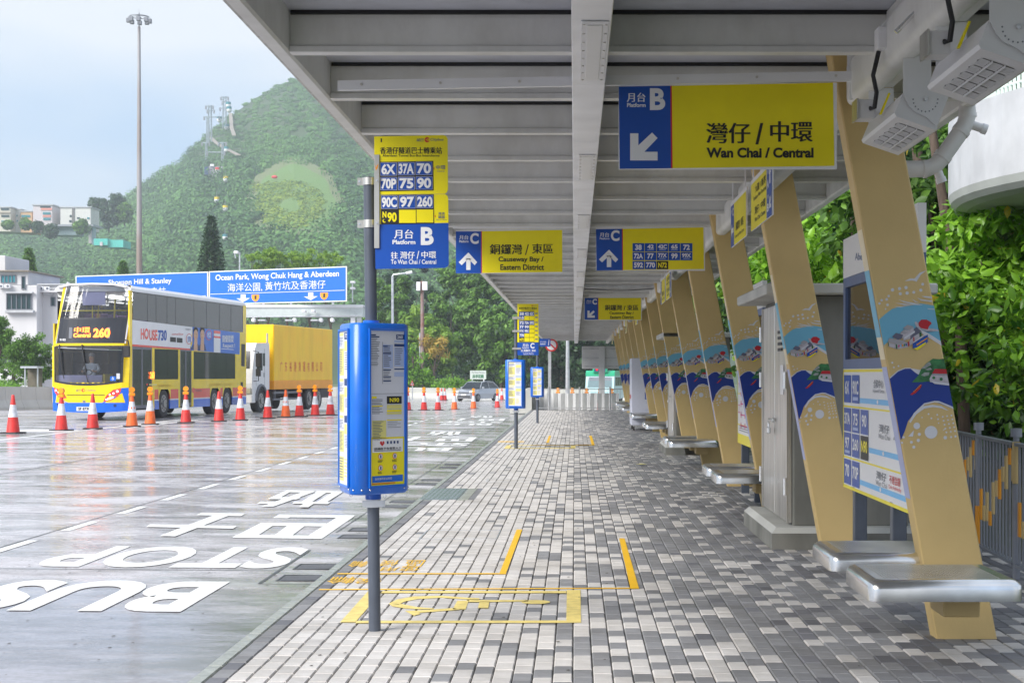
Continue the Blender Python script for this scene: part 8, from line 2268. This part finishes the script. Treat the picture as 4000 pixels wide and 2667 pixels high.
for pts in ([(903, 470), (908, 530), (918, 560)], [(826, 565), (850, 590), (880, 610), (935, 640)]):
    for a, b_ in zip(pts[:-1], pts[1:]):
        p0 = onhill(*a, 3.6); p1 = onhill(*b_, 3.6); q.hexa([(p0[0] - 1, p0[1], p0[2]), (p0[0] + 1, p0[1], p0[2]), (p0[0] + 1, p0[1], p0[2] + .4), (p0[0] - 1, p0[1], p0[2] + .4), (p1[0] - 1, p1[1], p1[2]), (p1[0] + 1, p1[1], p1[2]), (p1[0] + 1, p1[1], p1[2] + .4), (p1[0] - 1, p1[1], p1[2] + .4)], path_m)
tag(q.build('hillside_path'), kind='structure')

# ================================================================== GREENERY BEHIND THE COLUMNS
sheet('verge', [2.3, 3.6, 6, 12, 40], [-6, 8, 20, 40, 66.5, 90], lambda x, y: -.03 + (0 if x < 3.7 else .12 * min(1, (x - 3.6))), M['soil'])
def rtree(label, x, y, h, R, size, m, n, per, seed, tr=.08, cz=None, tb=.55, cl=(.18, .4), asp=.5, fold=True, name='broadleaf_tree', ts=.25):
    return tree(name, label, (x, y, .05), h, R, size, m, n, per, seed, 'trees behind the columns', tr, cz=cz, cl=cl, aspect=asp, tb=tb, fold=fold, limbs=7, ts=ts)
rtree('bright large-leaved tree right of the first column', 4.75, 16.2, 3.4, (1.35, 1.3, .95), .125, L_bright, 130, 60, 301, .05, 2.25, .62)
rtree('lower large-leaved tree by the right edge', 4.5, 15.0, 2.2, (1.1, 1.0, .75), .11, L_bright, 70, 60, 302, .04, 1.5, .45)
rtree('large-leaved tree behind the fan pipe', 4.3, 19.0, 4.6, (1.5, 1.3, 1.0), .14, L_mid, 100, 50, 303, .09, 3.4, .4)
rtree('bright bush seen between the first and second columns', 3.75, 20.5, 3.5, (1.2, 1.5, 1.0), .13, L_bright, 120, 56, 304, .05, 2.5, .66)
rtree('bright tree between the second and third columns', 4.1, 26, 4.1, (1.5, 1.8, 1.35), .17, L_bright, 110, 46, 305, .06, 2.8, .62)
rtree('bright tree between the third and fourth columns', 4.6, 33, 4.6, (1.6, 2.0, 1.6), .2, L_lime, 90, 46, 306, .07, 2.9, .5)
rtree('bright tree between the fourth and fifth columns', 5.1, 41, 5.0, (1.8, 2.2, 1.7), .22, L_lime, 80, 46, 307, .08, 3.0, .5)
rtree('tall dark tree at the right edge behind the ramp', 8.5, 26, 8.5, (3.2, 2.5, 3.2), .26, L_mid, 130, 60, 308, .2, 5.0, .4, cl=(.4, .8))
rtree('tall dark tree behind the second column', 6.0, 31, 8.5, (2.6, 2.6, 3.2), .26, L_mid, 120, 60, 309, .22, 5.2, .35, cl=(.4, .8))
rtree('tall dark tree behind the third column', 6.8, 44, 10, (3.0, 3.0, 4.0), .32, L_mid, 110, 60, 310, .25, 5.5, .35, cl=(.5, 1.0))
rtree('tall dark tree behind the far columns', 7.6, 60, 11, (3.6, 4.0, 4.4), .4, L_mid, 110, 60, 311, .25, 5.5, .4, cl=(.6, 1.1))
rtree('shaded understorey tree low at the right edge', 6.2, 19.5, 2.6, (1.8, 1.5, 1.1), .16, L_dark, 90, 46, 312, .05, 1.3, .5)
rtree('shaded understorey tree behind the stripe railing', 4.9, 20.5, 2.2, (1.4, 1.2, .9), .16, L_mid, 70, 46, 313, .05, 1.2, .35)
for i, (x, y, r, h) in enumerate(((4.2, 17.5, .07, 6), (5.3, 18.5, .12, 7), (4.55, 21.0, .09, 7), (6.3, 21.5, .14, 8), (3.35, 19.2, .10, 6), (5.9, 24.5, .12, 8), (7.0, 23.0, .1, 8))):
    g = np.random.default_rng(400 + i); q = MB(); q.tube([(x, y, -.1), (x + g.normal() * .1, y, h * .35), (x + g.normal() * .2, y, h * .7), (x + g.normal() * .3, y, h)], [r, r * .85, r * .7, r * .4], M['bark_l'] if i == 3 else M['brown'], 10)
    q.build('x') if False else tag(q.build('tree_trunk'), ['slim dark trunk right of the first column', 'thick dark trunk behind the stripe railing', 'leaning trunk behind the bright leaves', 'dark trunk close to the right edge', 'bark-brown trunk directly behind the first column head', 'farther dark trunk in the shade', 'farthest trunk under the ramp'][i], 'tree trunk')
g = np.random.default_rng(8); bk_ = []
for i in range(520):
    Y = g.uniform(24, 70); x = 3.9 + (Y - 20) * .14 + abs(g.normal()) * 2.2; bk_.append((x, Y, g.uniform(.1, 5.5), .7, .9, .7, g.normal(scale=.14)))
o = leaves('woodland_mass', bk_, .3, L_mid, None, 60, .5, seed=77, tb=.35, fold=False); tag(o, kind='stuff')
g = np.random.default_rng(81); bk_ = []
for i in range(260):
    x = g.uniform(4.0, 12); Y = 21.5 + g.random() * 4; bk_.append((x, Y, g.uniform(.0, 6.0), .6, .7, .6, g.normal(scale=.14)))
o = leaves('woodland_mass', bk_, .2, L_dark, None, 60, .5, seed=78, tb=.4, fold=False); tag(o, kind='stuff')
# fallen leaf on the setts
q = MB(); p = plat_at(2300 + 292 / 1.425, 1000 + 1158 / 1.425, .006); q.face([(p[0] - .09, p[1], .006), (p[0], p[1] - .12, .012), (p[0] + .1, p[1], .006), (p[0], p[1] + .1, .014)], M['paleyel']); tag(q.build('fallen_leaf'), 'yellow fallen leaf lying on the setts', 'leaf')

# ================================================================== HAZE
hz = MB(); hz.box(-900, 900, -60, 1500, -9, 245, M['white'])
HAZE = 0.00042
hm = bpy.data.materials.new('haze_air'); hm.use_nodes = True
nt = hm.node_tree; nt.nodes.remove(nt.nodes['Principled BSDF'])
vol = nt.nodes.new('ShaderNodeVolumePrincipled'); vol.inputs['Color'].default_value = (.86, .92, 1.0, 1); vol.inputs['Density'].default_value = HAZE; vol.inputs['Anisotropy'].default_value = .2
nt.links.new(vol.outputs[0], nt.nodes['Material Output'].inputs['Volume'])
if HAZE > 0:
    hz.m = [0] * len(hz.m); hz.mats = [hm]
    o = hz.build('haze'); tag(o, kind='stuff')
